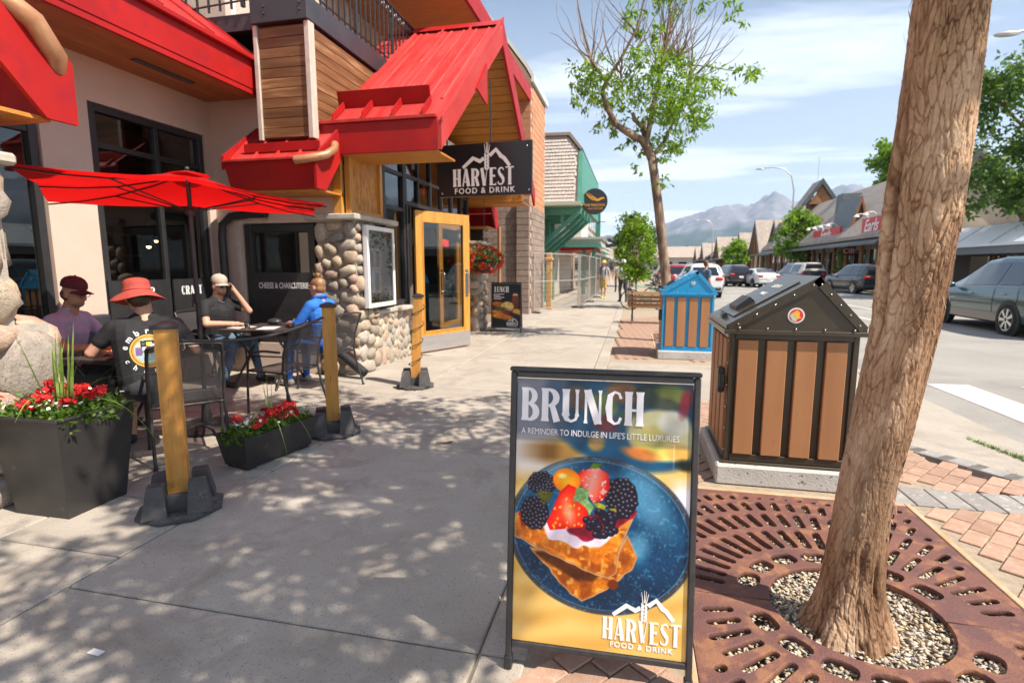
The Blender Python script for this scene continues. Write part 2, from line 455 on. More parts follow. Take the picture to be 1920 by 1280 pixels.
def wheat_logo(w=1.0, ext=.001):
    """mountain line with an ear of wheat, width w, base at y=0"""
    parts = []
    def addp(pl, k): parts.append((curve_mesh([pl], ext=ext/w), Matrix.Translation((0,0,.0006/w*k))))
    addp([(-.5,0),(-.27,.17),(-.12,.10),(-.05,.155),(-.05,.235),(-.13,.18),(-.27,.25),(-.39,.115)][::-1] if False else ribbon([(-.47,.02),(-.26,.19),(-.12,.125),(-.045,.18)],[.06,.075,.075,.07]), 0)
    addp(ribbon([(.075,.22),(.2,.325),(.3,.2),(.36,.165),(.47,.02)],[.07,.075,.075,.07,.06]), 0)
    for i in range(5):
        for sd in (-1, 1):
            cx, cy = .015 + sd*.026, .0 + i*.058
            pl = [(cx + .028*math.cos(a)*.75 + sd*.012*math.sin(a), cy + .04*math.sin(a)) for a in [2*PI*j/10 for j in range(10)]]
            addp(pl, 1 + (sd > 0) + i % 2)
    for dx_, h in ((-.045,.44),(.0,.47),(.03,.46),(.065,.42)): addp(ribbon([(.015+dx_*.5,.27),(.015+dx_,h)],[.014,.005]), 4)
    me = join_meshes(parts)
    for p, _ in parts: bpy.data.meshes.remove(p)
    me.transform(Matrix.Diagonal((w,w,w,1)))
    return me

# ------------------------------------------------------------------ the setting
m_conc = M('concrete', (.355,.312,.265), (.425,.378,.325), scale=1.3, rough=.85, bump=.35, bscale=160, objrand=.05, spots=(.19,.165,.14), spot_scale=120, spot_lo=.60, spot_hi=.70, blotch=((.235,.195,.155), 2.0, .50, .66, .62))
m_patio = M('patio_concrete', (.33,.29,.245), (.41,.36,.31), scale=2.0, rough=.85, bump=.3, bscale=120, objrand=.08, spots=(.24,.20,.17), spot_scale=60, blotch=((.20,.165,.13), 1.6, .50, .66, .6))
m_asph = M('asphalt', (.27,.25,.23), (.33,.31,.285), scale=.5, rough=.9, bump=.35, bscale=220, spots=(.18,.17,.16), spot_scale=150, spot_lo=.55, spot_hi=.7, blotch=((.17,.16,.15), .35, .52, .68, .6))
m_brick = M('paving_brick', (.35,.205,.14), (.42,.27,.20), scale=14, rough=.85, bump=.4, bscale=150, objrand=.16, spots=(.42,.34,.27), spot_scale=30, spot_lo=.58, spot_hi=.75)
m_gpav = M('grey_paver', (.25,.235,.225), (.32,.30,.285), scale=10, rough=.85, bump=.4, bscale=150, objrand=.1, spots=(.5,.45,.4), spot_scale=25)
m_sand = M('joint_sand', (.40,.32,.24), (.30,.24,.18), scale=20, rough=.95, bump=.5, bscale=300)
m_joint = M('joint_dirt', (.11,.085,.06), (.34,.25,.16), scale=5, rough=.95, bump=.6, bscale=60)
m_paint = M('road_paint', (.68,.67,.64), (.56,.54,.50), scale=9, rough=.7, spots=(.42,.40,.37), spot_scale=70, spot_lo=.64, spot_hi=.72, bump=.2, bscale=200)

def struct(name, mb, mat, smooth=None, **k):
    o = ob(name, mb, mat, None, smooth); o['kind'] = 'structure'
    for a, b in k.items(): o[a] = b
    return o

struct('ground', MB().quad((-6200,-600,-.30),(6200,-600,-.30),(6200,6000,-.30),(-6200,6000,-.30)), M('valley_ground', (.12,.13,.07), (.22,.2,.12), scale=.02, rough=.95))
# road: a sheet with a slight crown
def road_fn(u, v):
    x = 2.3 + u*14.2; y = -12 + 420*v**2.2
    return (x, y, -.12 + .10*math.sin(PI*u)**.7*.6 if 0 < u < 1 else -.12)
struct('road', MB().sheet(road_fn, 20, 40), m_asph, 60)
# sidewalk base and slabs
side = struct('sidewalk', MB().bb((-6.2,-3,-.25),(-.55,220,-.016)), m_joint)
slab_mesh = {}
def slab(x0, x1, y0, y1, mat, parent, name='slab', top=0.0, ch=.008, gap=.010):
    key = (round(x1-x0,3), round(y1-y0,3), mat.name)
    if key not in slab_mesh:
        slab_mesh[key] = MB().cbox((0,0,-.05), (x1-x0-gap, y1-y0-gap, .1), ch).mesh(name, mat)
    return ob(name, slab_mesh[key], None, parent, loc=((x0+x1)/2, (y0+y1)/2, top + random.uniform(-.0015,.0015)), rot=(random.uniform(-.0006,.0006), random.uniform(-.0006,.0006), 0))
ys = [-2.55+2.2*k for k in range(30)]
ys = [y - .0 for y in ys]
for k in range(len(ys)-1):
    slab(-2.58, -.55, ys[k], ys[k+1], m_conc, side)
    if ys[k] > 6: slab(-3.80, -2.58, ys[k], ys[k+1], m_conc, side)
ob('slab', MB().bb((-3.80,ys[-1],-.1),(-.55,220,-.001)), m_conc, side)
# patio pavers
px_ = [-5.82,-5.05,-4.25,-3.42,-2.58]
row = 0; y = -1.6
while y < 6.7:
    for i in range(4):
        a, b = px_[i], px_[i+1]
        slab(a, b, y, min(y+.62, 6.7), m_patio, side, name='paver', ch=.008, gap=.009)
    y += .62
for k in range(4):
    slab(-3.80, -2.58, 6.7+.0 if k == 0 else ys[4+k], ys[4+k+1], m_conc, side) if False else None
slab(-3.80, -2.58, 6.7, ys[5] if ys[5] > 6.75 else ys[6], m_conc, side) if ys[4] < 6 else None

# furnishing strip: sand bed, concrete band, bricks, grey soldier course
GR = (.28, 1.72, 1.24, 3.70)                    # tree grate outline
strip = struct('furnishing_strip', MB().bb((-.55,-3,-.25),(2.3,GR[2]-.03,-.012)).bb((-.55,GR[2]-.03,-.25),(GR[0]-.03,GR[3]+.03,-.012)).bb((GR[1]+.03,GR[2]-.03,-.25),(2.3,GR[3]+.03,-.012)).bb((-.55,GR[3]+.03,-.25),(2.3,60,-.012))
    .bb((GR[0]-.03,GR[2]-.03,-.25),(GR[1]+.03,GR[3]+.03,-.075)), m_sand)
for k in range(len(ys)-4):
    slab(-.55, -.36, ys[k], ys[k+1], m_conc, strip, name='edge_band', top=-.001)
def in_brick(x, y):
    if GR[0]-.09 < x < GR[1]+.09 and GR[2]-.09 < y < GR[3]+.09: return False
    if .40 < x < 1.80 and 9.95 < y < 12.85: return False
    if .56 < x < 1.54 and 3.80 < y < 4.78: return False
    if .36 < x < 1.35 and 9.03 < y < 10.05: return False
    if y > 4.4:
        if (x-2.05)*1.1 + (y-5.1)*.8 > 0 and y < 9: return False
        if y >= 9 and x > 2.25: return False
        if 6.3 < y < 8.6: return False                              # a concrete crossing strip between the brick fields
    if x > 2.95 or x < -.36 + .06: return False
    return True
bm_h = MB().cbox((0,0,-.04), (.198,.098,.08), .004).mesh('brick', m_brick)
bm_g = MB().cbox((0,0,-.04), (.30,.15,.08), .005).mesh('paver', m_gpav)
cands = []
ang = R(-39)
ca, sa = math.cos(ang), math.sin(ang)
for i in range(-90, 140):
    for j in range(-120, 220):
        u = i*.104; w = j*.208 + (.104 if i % 2 else 0)
        x = u*ca - w*sa + 1.5; y = u*sa + w*ca + 3.0
        if not (-.4 < x < 3.0 and .6 < y < 26): continue
        if 3.70 < y < 4.09 and x > 1.62: continue
        if in_brick(x, y): cands.append((x*x + y*y + (0 if x > 1.6 or y < 2.2 else 40), x, y))
cands.sort()
for d, x, y in cands[:290]:
    ob('brick', bm_h, None, strip, loc=(x, y, random.uniform(-.003,.001)), rot=(random.uniform(-.008,.008), random.uniform(-.008,.008), ang+PI/2+random.uniform(-.01,.01)))
rest = MB()
for d, x, y in cands[290:]:
    rest.box((x, y, -.03), (.198,.096,.06), Matrix.Rotation(ang+PI/2, 3, 'Z'))
ob('brick_field', rest, m_brick, strip)['kind'] = 'stuff'
for i in range(8):
    ob('paver', bm_g, None, strip, loc=(1.72+.165*i, 3.893, random.uniform(-.002,.001)), rot=(0,0,R(90)), scl=(1.0,1.05,1))
for i in range(9):                                                    # border course beside the crossing
    t = i/8
    ob('paver', bm_g, None, strip, loc=(2.02+1.02*t, 5.30-1.36*t+.06, -.001), rot=(0,0,R(-53)))
slab(-.36, 2.3, 6.32, 8.60, m_conc, strip, name='crossing_slab', top=-.002)
slab(-.36, 1.1, 5.45, 6.30, m_conc, strip, name='crossing_slab', top=-.002)

# dropped kerb apron down to the road
ap = MB()
pts = [(2.10,5.30),(2.95,4.18),(3.3,3.0),(3.5,0.0),(3.5,-3)]
def apron_fn(u, v):
    y = -3 + 12.4*v
    if y > 5.42: xi = 1.15 if y < 6.3 else 2.3
    elif y > 4.1: xi = 2.07 + (5.42-y)*.72
    else: xi = 3.0
    x = xi + (3.48-xi)*u
    return (x, y, -.004 - .085*min(1, max(0, (x-2.2)/1.3)))
apr = struct('kerb_ramp', MB().sheet(apron_fn, 6, 31), m_conc, 60)
kb = struct('kerb', MB().bb((2.3,9.4,-.25),(2.47,60,.004)), m_conc)
for k in range(8):
    pass
ob('kerb_return', MB().prism([(2.47,9.4,-.2),(3.48,9.4,-.2),(3.48,9.4,-.085),(2.47,9.4,.002)], (0,.15,0)), m_conc, kb)
# zebra bars
for k in range(5):
    x = 3.95 + 1.1*k
    def zf(u, v, x=x): 
        X = x + .50*u; Y = -2 + 10.3*v
        uu = (X-2.3)/14.2
        return (X, Y, -.12 + .06*math.sin(PI*uu)**.7 + .005)
    struct('crosswalk_stripe', MB().sheet(zf, 2, 4), m_paint)
def rline(x0, y0, x1, y1, w=.12):
    d = Vector((x1-x0, y1-y0, 0)); n = Vector((-d.y, d.x, 0)).normalized()*w/2
    mb = MB()
    def f(u, v):
        p = Vector((x0, y0, 0)) + d*v + n*(2*u-1)
        return (p.x, p.y, -.12 + .06*math.sin(PI*(p.x-2.3)/14.2)**.7 + .006)
    struct('road_marking', mb.sheet(f, 1, 14), m_paint)
for k in range(6): rline(2.6, 17+4.2*k, 6.6, 20.2+4.2*k, .11)
rline(6.9, 14.5, 6.9, 21, .12); rline(8.6, 20, 8.6, 90, .12)
rline(12.4, 22, 12.4, 90, .1)
struct('pavement', MB().bb((14.25,-12,-.25),(19.2,260,.02)), m_conc)
# weeds in the gutter crack
gv = []; gf = []
for k in range(650):
    t = random.random(); x = 3.02 + .16*t + random.gauss(0,.016); y = 5.55 - .65*t + random.gauss(0,.02)
    if k > 520: x = 2.8 + random.gauss(0,.04); y = 4.55 + random.gauss(0,.05)
    a = random.uniform(0, 2*PI); h = random.uniform(.015,.05); z = -.07
    b = len(gv); dx, dy = math.cos(a)*.004, math.sin(a)*.004
    gv += [(x-dx,y-dy,z),(x+dx,y+dy,z),(x+random.gauss(0,.02),y+random.gauss(0,.02),z+h)]; gf.append((b,b+1,b+2))
me = bpy.data.meshes.new('weeds'); me.from_pydata(gv, [], gf)
o = ob('weeds', me, M('weed', (.10,.20,.03), (.20,.30,.06), scale=30, rough=.6)); o['kind'] = 'stuff'; tag(o, 'low green weeds growing in the gutter crack', 'weeds')

# mountains
def mountain():
    az_k = [-60,-30,-8,0,1.7,5.6,8,10.5,12.7,14.5,16.5,19,23,27,31,40,60]
    el_k = [3.2,3.4,3.0,3.1,3.4,4.5,5.1,5.3,6.3,5.9,6.3,6.9,6.2,7.3,7.6,6.5,6]
    nu, nv = 560, 80
    mb = MB()
    def fn(u, v):
        az = -60 + 120*u; el = np.interp(az, az_k, el_k)
        d = 3200 + 2600*v
        a = R(az)
        top = math.tan(R(el))*4700
        ridge = top*math.sin(min(1, v/.58)*PI/2)**1.25 if v < .58 else top*max(0, 1-(v-.58)/.42)**.9
        p = Vector((math.sin(a)*d, math.cos(a)*d, 0))
        q = p*.0011
        n = noise.fractal(q, 1.0, 2.1, 7) ; rg = 1-abs(noise.noise(q*2.2)); r2 = 1 - abs(noise.noise(q*5.5 + Vector((7,3,0))))
        r3 = 1 - abs(noise.noise(q*13 + Vector((1,9,0))))
        h = ridge*(1 + .08*n + .22*(rg-.75) + .15*(r2-.75) + .07*(r3-.75)) + 35*n*min(1, v*3)
        return (p.x, p.y, max(h, -2) - 5)
    mb.sheet(fn, nu, nv)
    m = bpy.data.materials.new('mountain_rock'); m.use_nodes = True
    nt = m.node_tree; N = nt.nodes.new; L = nt.links.new; bs = nt.nodes['Principled BSDF']; bs.inputs['Roughness'].default_value = .95
    tc = N('ShaderNodeTexCoord'); sp = N('ShaderNodeSeparateXYZ'); L(tc.outputs['Object'], sp.inputs[0])
    ns = N('ShaderNodeTexNoise'); ns.inputs['Scale'].default_value = .004; ns.inputs['Detail'].default_value = 8; L(tc.outputs['Object'], ns.inputs['Vector'])
    ma = N('ShaderNodeMath'); ma.operation = 'MULTIPLY_ADD'; ma.inputs[1].default_value = 420; L(ns.outputs['Fac'], ma.inputs[0]); L(sp.outputs['Z'], ma.inputs[2])
    mr = N('ShaderNodeMapRange'); mr.inputs['From Min'].default_value = 400; mr.inputs['From Max'].default_value = 520; L(ma.outputs[0], mr.inputs['Value'])
    mx = N('ShaderNodeMix'); mx.data_type = 'RGBA'; mx.inputs['A'].default_value = (.045,.07,.05,1); mx.inputs['B'].default_value = (.20,.195,.215,1); L(mr.outputs[0], mx.inputs['Factor'])
    n2 = N('ShaderNodeTexNoise'); n2.inputs['Scale'].default_value = .012; n2.inputs['Detail'].default_value = 6; L(tc.outputs['Object'], n2.inputs['Vector'])
    m2 = N('ShaderNodeMapRange'); m2.inputs['From Min'].default_value = .58; m2.inputs['From Max'].default_value = .68; L(n2.outputs['Fac'], m2.inputs['Value'])
    mu = N('ShaderNodeMath'); mu.operation = 'MULTIPLY'; L(m2.outputs[0], mu.inputs[0]); L(mr.outputs[0], mu.inputs[1])
    mx2 = N('ShaderNodeMix'); mx2.data_type = 'RGBA'; L(mx.outputs['Result'], mx2.inputs['A']); mx2.inputs['B'].default_value = (.32,.32,.35,1); L(mu.outputs[0], mx2.inputs['Factor'])
    L(mx2.outputs['Result'], bs.inputs['Base Color'])
    struct('mountains', mb, m, 180)
mountain()
# valley air
hz = bpy.data.materials.new('valley_air'); hz.use_nodes = True
nt = hz.node_tree; nt.nodes.clear()
pv = nt.nodes.new('ShaderNodeVolumePrincipled'); pv.inputs['Color'].default_value = (.50,.70,1.0,1); pv.inputs['Density'].default_value = .00012; pv.inputs['Anisotropy'].default_value = 0.1
ho = nt.nodes.new('ShaderNodeOutputMaterial'); nt.links.new(pv.outputs[0], ho.inputs['Volume'])
HAZE = True
if HAZE:
    o = ob('haze', MB().bb((-6500,-800,-8.5),(6500,6400,1100)), hz); o['kind'] = 'stuff'; tag(o, 'thin blue valley haze in front of the far mountains', 'haze')

# ------------------------------------------------------------------ stonework
def stone_variants(n=7):
    out = []
    for k in range(n):
        bm = bmesh.new(); bmesh.ops.create_icosphere(bm, subdivisions=2, radius=1)
        for v in bm.verts:
            p = v.co.copy(); q = Vector([math.copysign(abs(c)**.62, c) for c in p])      # slightly boxy boulder
            n_ = noise.noise(p*1.3 + Vector((k*9.1, k*3.3, 1)))
            v.co = q*(.92 + .22*n_)
        me = bpy.data.meshes.new('stone'); bm.to_mesh(me); bm.free()
        me.polygons.foreach_set('use_smooth', [True]*len(me.polygons))
        me.materials.append(m_stone); out.append(me)
    return out
m_stone = M('river_stone', (.33,.275,.225), (.45,.385,.315), scale=2.6, rough=.85, bump=.7, bscale=14, objrand=.26,
            hue=[(1,1,1),(1.08,.95,.82),(.95,.97,1.0),(1.12,.92,.85),(1.0,.98,.9),(.85,.86,.88),(1.15,1.08,.95)], spots=(.20,.175,.15), spot_scale=9, spot_lo=.54, spot_hi=.72)
m_mortar = M('mortar', (.36,.32,.27), (.46,.41,.35), scale=12, rough=.95, bump=.5, bscale=90)
m_flag = M('flagstone', (.38,.34,.30), (.50,.45,.38), scale=6, rough=.85, bump=.5, bscale=25)
STONE = stone_variants()
def lloyd(W, H_, n, seed, it=4, an=1.0):
    r = np.random.default_rng(seed)
    gx, gy = np.meshgrid(np.linspace(0, W, 70), np.linspace(0, H_, max(20, int(70*H_/W)))); G = np.stack([gx.ravel(), gy.ravel()], 1)
    P = r.uniform(0, 1, (n, 2))*[W, H_]
    for k in range(it):
        idx = np.argmin((((G[:, None, :] - P[None])*[1,an])**2).sum(2), 1)
        for i in range(n):
            if (idx == i).any():
                c = G[idx == i].mean(0); P[i] = c if k == it-1 else .45*P[i] + .55*c
    return G, idx, P
def stone_face(parent, o, u, v, W, H_, n, seed, depth=.06, fill=1.0, an=1.0, sink=.012):
    o, u, v = Vector(o), Vector(u), Vector(v); nn = u.cross(v)
    G, idx, P = lloyd(W, H_, n, seed, 4, an)
    rr = random.Random(seed)
    for i in range(n):
        c = G[idx == i]
        if len(c) < 3: continue
        d = c - c.mean(0); cov = d.T @ d/len(c) + np.eye(2)*1e-5; w, e = np.linalg.eigh(cov)
        a, b = [min(2.0*math.sqrt(x), .42)*fill*.93 for x in w]
        p = o + u*float(P[i][0]) + v*float(P[i][1]) - nn*sink
        ax = (u*float(e[0,1]) + v*float(e[1,1])).normalized(); ay = nn.cross(ax)
        mx = Matrix.Identity(4)
        for k in range(3):
            mx[k][0] = ax[k]*b; mx[k][1] = ay[k]*a; mx[k][2] = nn[k]*depth*rr.uniform(.8,1.25); mx[k][3] = p[k]
        s = bpy.data.objects.new('stone', STONE[rr.randrange(len(STONE))]); COL.objects.link(s); s.parent = parent; s.matrix_basis = mx

# ------------------------------------------------------------------ restaurant
REST = thing('restaurant_building', 'stucco restaurant with red metal roofs, stone pillars and wooden entrance door', 'building', (-5.0, 8.0, 0), world=True)
m_stucco = M('stucco', (.62,.475,.39), (.66,.51,.425), scale=2, rough=.9, bump=.45, bscale=160, blotch=((.48,.36,.29), .9, .55, .75, .4))
m_red = M('red_metal', (.42,.012,.011), (.33,.009,.009), scale=1.6, rough=.5, spec=.28, spots=(.30,.010,.016), spot_scale=5, spot_lo=.52, spot_hi=.72, bump=.06, bscale=5, blotch=((.20,.03,.028), 2.2, .58, .75, .5))
m_redpale = M('red_metal_weathered', (.44,.018,.016), (.47,.055,.048), scale=2.2, stretch=(3,.5,.5), rough=.58, spec=.28, spots=(.55,.20,.17), spot_scale=11, spot_lo=.69, spot_hi=.76, bump=.06, bscale=6, blotch=((.30,.035,.03), 1.4, .55, .75, .5))
m_soff = M('soffit_board', (.44,.145,.026), (.34,.10,.017), scale=3, stretch=(6,1,6), rough=.45, objrand=.13, bump=.1, bscale=40)
m_soff2 = M('gable_board', (.56,.23,.038), (.45,.165,.025), scale=3, stretch=(1,6,6), rough=.5, objrand=.10, bump=.1, bscale=40)
m_side = M('weathered_siding', (.13,.052,.017), (.26,.125,.05), scale=2.2, stretch=(.5,.5,5), rough=.55, objrand=.16, bump=.2, bscale=30, spots=(.42,.26,.13), spot_scale=2.2, spot_lo=.58, spot_hi=.72)
m_trim = M('pale_trim', (.60,.52,.45), (.50,.42,.36), scale=8, rough=.6)
m_black = M('black_metal', (.022,.022,.024), (.032,.031,.032), scale=8, rough=.42, spec=.5, bump=.04, bscale=40)
m_bband = M('charcoal_fascia', (.035,.034,.042), (.048,.046,.055), scale=3, rough=.4)
m_gold = M('golden_wood', (.62,.30,.055), (.50,.21,.03), scale=2.5, stretch=(7,7,1), rough=.38, objrand=.06, coat=.25, bump=.08, bscale=30)
m_osb = M('strand_board', (.58,.27,.055), (.36,.14,.022), scale=16, stretch=(1,1,.35), rough=.5, lo=.42, hi=.60)
m_glass = glass_mat('window_glass')
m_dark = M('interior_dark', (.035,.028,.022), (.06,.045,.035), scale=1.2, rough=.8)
m_copper = M('copper_pipe', (.52,.27,.14), (.36,.15,.07), scale=5, rough=.4, metal=.3)
m_white = M('white_paint', (.80,.79,.77), (.74,.72,.70), scale=8, rough=.45)
m_print_w = M('sign_white', (.85,.83,.82), rough=.5)
XW, YR = -5.81, 6.70

wall = ob('wall', MB()
    .bb((XW-.25,-2,3.28),(XW,YR+.25,4.6))                 # header over the patio windows
    .bb((XW-.25,4.42,0),(XW-.001,4.94,3.28)).bb((XW-.25,6.58,0),(XW-.001,YR+.25,3.28))
    .bb((XW-.25,-2,0),(XW-.002,4.42,.30)).bb((XW-.25,4.94,0),(XW-.002,6.58,.30))
    .bb((XW,YR,2.10),(-4.80,YR+.2,3.9)).bb((-4.80,YR+.001,2.10),(-3.86,YR+.2,2.85)).bb((XW,YR+.001,0),(-5.42,YR+.2,2.10)).bb((-5.42,YR+.002,0),(-4.28,YR+.2,.42)), m_stucco, REST)
ob('upper_wall', MB().bb((-6.5,6.9,4.4),(-5.6,18,8.5)).bb((-7.2,-2,4.6),(-6.6,7,8.5)), m_stucco, REST)
def window(y0, y1, z0, z1, X, vert=(), hor=(), fw=.075, axis='y', parent=REST, mat=m_black, dep=.09, sub='window'):
    """framed glazing in the plane x=X (axis y) or y=X (axis x)"""
    fr = MB()
    def bar(a0, a1, b0, b1, d0=0, d1=None):
        d1 = dep if d1 is None else d1
        if axis == 'y': fr.cbb((X-d1, a0, b0), (X-d0, a1, b1), .004)
        else: fr.cbb((a0, X+d0, b0), (a1, X+d1, b1), .004)
    bar(y0, y0+fw, z0, z1); bar(y1-fw, y1, z0, z1); bar(y0+fw+.001, y1-fw-.001, z1-fw, z1, .002); bar(y0+fw+.001, y1-fw-.001, z0, z0+fw, .002)
    for a in vert: bar(a-fw*.4, a+fw*.4, z0+fw+.001, z1-fw-.001, .006)
    for b in hor:
        cuts = [y0+fw+.002] + sorted(vert) + [y1-fw-.002]
        for i in range(len(cuts)-1):
            bar(cuts[i] + (fw*.4+.001 if i else 0), cuts[i+1] - (fw*.4+.001 if i < len(cuts)-2 else 0), b-fw*.4, b+fw*.4, .010)
    f = ob(sub, fr, mat, parent)
    a_ = [y0+fw] + sorted(vert) + [y1-fw]; b_ = [z0+fw] + sorted(hor) + [z1-fw]
    for i in range(len(a_)-1):
        for j in range(len(b_)-1):
            g = MB(); e = .012; d = dep*.55
            if axis == 'y': g.quad((X-d,a_[i]+e,b_[j]+e),(X-d,a_[i+1]-e,b_[j]+e),(X-d,a_[i+1]-e,b_[j+1]-e),(X-d,a_[i]+e,b_[j+1]-e))
            else: g.quad((a_[i]+e,X+d,b_[j]+e),(a_[i+1]-e,X+d,b_[j]+e),(a_[i+1]-e,X+d,b_[j+1]-e),(a_[i]+e,X+d,b_[j+1]-e))
            ob('pane', g, m_glass, f)
    return f
window(4.96, 6.56, .32, 3.27, XW-.02, vert=(5.82,), hor=(2.84,))
window(1.2, 4.40, .32, 3.27, XW-.02, vert=(2.8,), hor=(2.84,))
wr = window(-5.40, -4.30, .44, 2.08, YR+.03, axis='x', fw=.10, dep=.10)
ob('window_trim', MB().cbb((-5.50,YR-.035,.40),(-5.425,YR-.001,2.14)), m_trim, REST)
# dark dining room behind the glass
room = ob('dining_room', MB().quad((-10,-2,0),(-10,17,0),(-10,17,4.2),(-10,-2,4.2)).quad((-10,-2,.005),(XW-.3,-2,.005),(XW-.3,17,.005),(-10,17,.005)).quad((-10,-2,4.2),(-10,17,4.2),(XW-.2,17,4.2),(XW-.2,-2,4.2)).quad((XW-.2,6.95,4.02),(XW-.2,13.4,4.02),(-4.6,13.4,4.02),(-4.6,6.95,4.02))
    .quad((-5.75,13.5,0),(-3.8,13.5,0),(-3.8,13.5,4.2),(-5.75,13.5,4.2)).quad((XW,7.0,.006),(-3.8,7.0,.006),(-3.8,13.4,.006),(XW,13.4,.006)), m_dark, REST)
m_bulb = M('lamp_bulb', (1,.8,.5), emit=(1,.62,.25), estr=14)
for (x, y, z) in ((-7.2,5.55,1.75),(-6.6,6.3,1.75),(-7.4,6.0,3.05),(-5.0,8.4,1.85),(-8.2,4.0,2.4),(-7.8,7.6,1.9)):
    p = ob('pendant_lamp', MB().tube([(x,y,z+.09),(x,y,4.15)], .006, 5).lathe([(.02,.13),(.05,.06),(.075,.03)], 10, (x,y,z), capb=False), m_black, REST, 40)
    ob('bulb', MB().sphere((x,y,z+.03), .03, 8, 6), m_bulb, p, 180)
for k in range(5):                                           # tables and shelves inside, dim
    x = -6.9-.5*(k % 2); y = 2.6+1.3*k
    t = ob('dining_table', MB().bb((x-.35,y-.35,.72),(x+.35,y+.35,.76)).bb((x-.03,y-.03,0),(x+.03,y+.03,.719)), m_side, REST)
sh = MB()
for z in (1.3,1.7,2.1): sh.bb((-9.95,3,z),(-9.6,9,z+.03))
ob('back_shelf', sh, m_side, REST)
# black boards with lettering at the foot of the windows
def sill_sign(txt, o, u, w, h, tsize, tx=0, tz=0):
    u = Vector(u); n = u.cross(Vector((0,0,1)))
    mb = MB().prism([Vector(o), Vector(o)+u*w, Vector(o)+u*w+Vector((0,0,h)), Vector(o)+Vector((0,0,h))], -n*.02)
    b = ob('window_sign', mb, m_black, REST)
    tm, tw = deco_text(txt, tsize, .1, .001) if all(c in GLYPH for c in txt) else (text_mesh(txt, tsize*1.35, .001, xs=.62, bold=.002), 0)
    tm.transform(frame_matrix(Vector(o)+u*(w/2+tx)+Vector((0,0,h*.62+tz))+n*.003, u, (0,0,1)))
    ob('lettering', tm, m_print_w, b)
GLYPH['D'] = (.56, [stem(.12), arc(.2,.5,.27,.465,88,-88,.06,.2)])
GLYPH['I'] = (.24, [stem(.12)])
GLYPH['F'] = (.46, [stem(.12), [(.2,.93),(.2,1.0),(.44,1.0),(.44,.86),(.4,.93)], [(.2,.5),(.2,.56),(.38,.6),(.38,.46)]])
GLYPH['O'] = (.56, [ribbon([(.28+.2*math.cos(a), .5+.46*math.sin(a)) for a in [R(90+20*k) for k in range(19)]], [.07+.12*abs(math.cos(R(90+20*k))) for k in range(19)])])
sill_sign('DINNER', (XW+.004,4.97,.62), (0,1,0), .80, .72, .115, tx=.0, tz=.07)
sill_sign('CRAFT', (XW+.004,5.86,.62), (0,1,0), .68, .72, .115, tx=-.05, tz=.07)
sill_sign('CHEESE & CHARCUTERIE', (-5.32,YR+.02,.56), (1,0,0), .98, .86, .085, tx=.02, tz=.14)
ob('drain_pipe', MB().tube([(-4.95,6.62,2.22),(-5.2,6.62,2.22),(-5.5,6.60,2.19),(-5.62,6.58,2.08),(-5.64,6.58,1.9),(-5.64,6.58,0.1)], .055, 10), m_black, REST, 40)
ob('drain_pipe', MB().tube([(-4.05,6.62,.42),(-3.80,6.58,.26),(-3.50,6.52,.075)], .062, 12), m_black, REST, 40)

# stone pillars and the low stone wall
pil = ob('stone_pillar', MB().bb((-4.26,6.74,0),(-3.69,7.30,2.12)), m_mortar, REST)
stone_face(pil, (-4.28,6.74,.02), (1,0,0), (0,0,1), .60, 2.08, 38, 3, .085, an=1.3)
stone_face(pil, (-3.69,6.74,.02), (0,1,0), (0,0,1), .56, 2.08, 34, 4, .085, an=1.7)
ob('pillar_cap', MB().cbb((-4.36,6.60,2.12),(-3.60,7.95,2.20), .015), m_flag, pil)
low = ob('low_stone_wall', MB().bb((-4.1,7.30,0),(-3.70,8.62,.80)), m_mortar, REST)
stone_face(low, (-3.70,7.30,.01), (0,1,0), (0,0,1), 1.32, .80, 46, 5, .045, fill=.92, sink=.018)
ob('flagstone_ledge', MB().cbb((-4.1,7.98,.80),(-3.58,8.68,.875), .02), m_flag, low)
ob('wall_coping', MB().cbb((-4.1,7.25,.80),(-3.66,7.975,.86), .012), m_flag, low)
pil2 = ob('stone_pillar', MB().bb((-4.15,12.05,0),(-3.50,12.65,2.0)), m_mortar, REST)
stone_face(pil2, (-4.15,12.05,.02), (1,0,0), (0,0,1), .65, 1.98, 20, 6, .10, an=1.2)
stone_face(pil2, (-3.50,12.05,.02), (0,1,0), (0,0,1), .6, 1.98, 18, 8, .10, an=1.2)
ob('pillar_cap', MB().cbb((-4.25,11.95,2.0),(-3.40,12.75,2.08), .015), m_flag, pil2)
pil3 = ob('stone_pillar', MB().bb((-4.50,1.95,0),(-3.88,2.86,1.12)).bb((-4.52,1.97,1.121),(-3.94,2.70,2.14)), m_mortar, REST)
stone_face(pil3, (-3.88,1.95,.0), (0,1,0), (0,0,1), .91, 1.14, 8, 11, .12, an=1.5)
stone_face(pil3, (-3.94,1.97,1.12), (0,1,0), (0,0,1), .73, 1.02, 7, 17, .10, an=1.4)
stone_face(pil3, (-3.88,2.86,.0), (-1,0,0), (0,0,1), .62, 1.14, 6, 12, .12, an=1.5)
stone_face(pil3, (-3.94,2.70,1.12), (-1,0,0), (0,0,1), .58, 1.02, 6, 18, .09, an=1.4)
stone_face(pil3, (-4.50,1.95,.0), (1,0,0), (0,0,1), .6, 2.12, 10, 13, .12, an=1.5)
ob('pillar_cap', MB().cbb((-4.6,1.85,2.14),(-3.88,2.80,2.22), .02), m_flag, pil3)

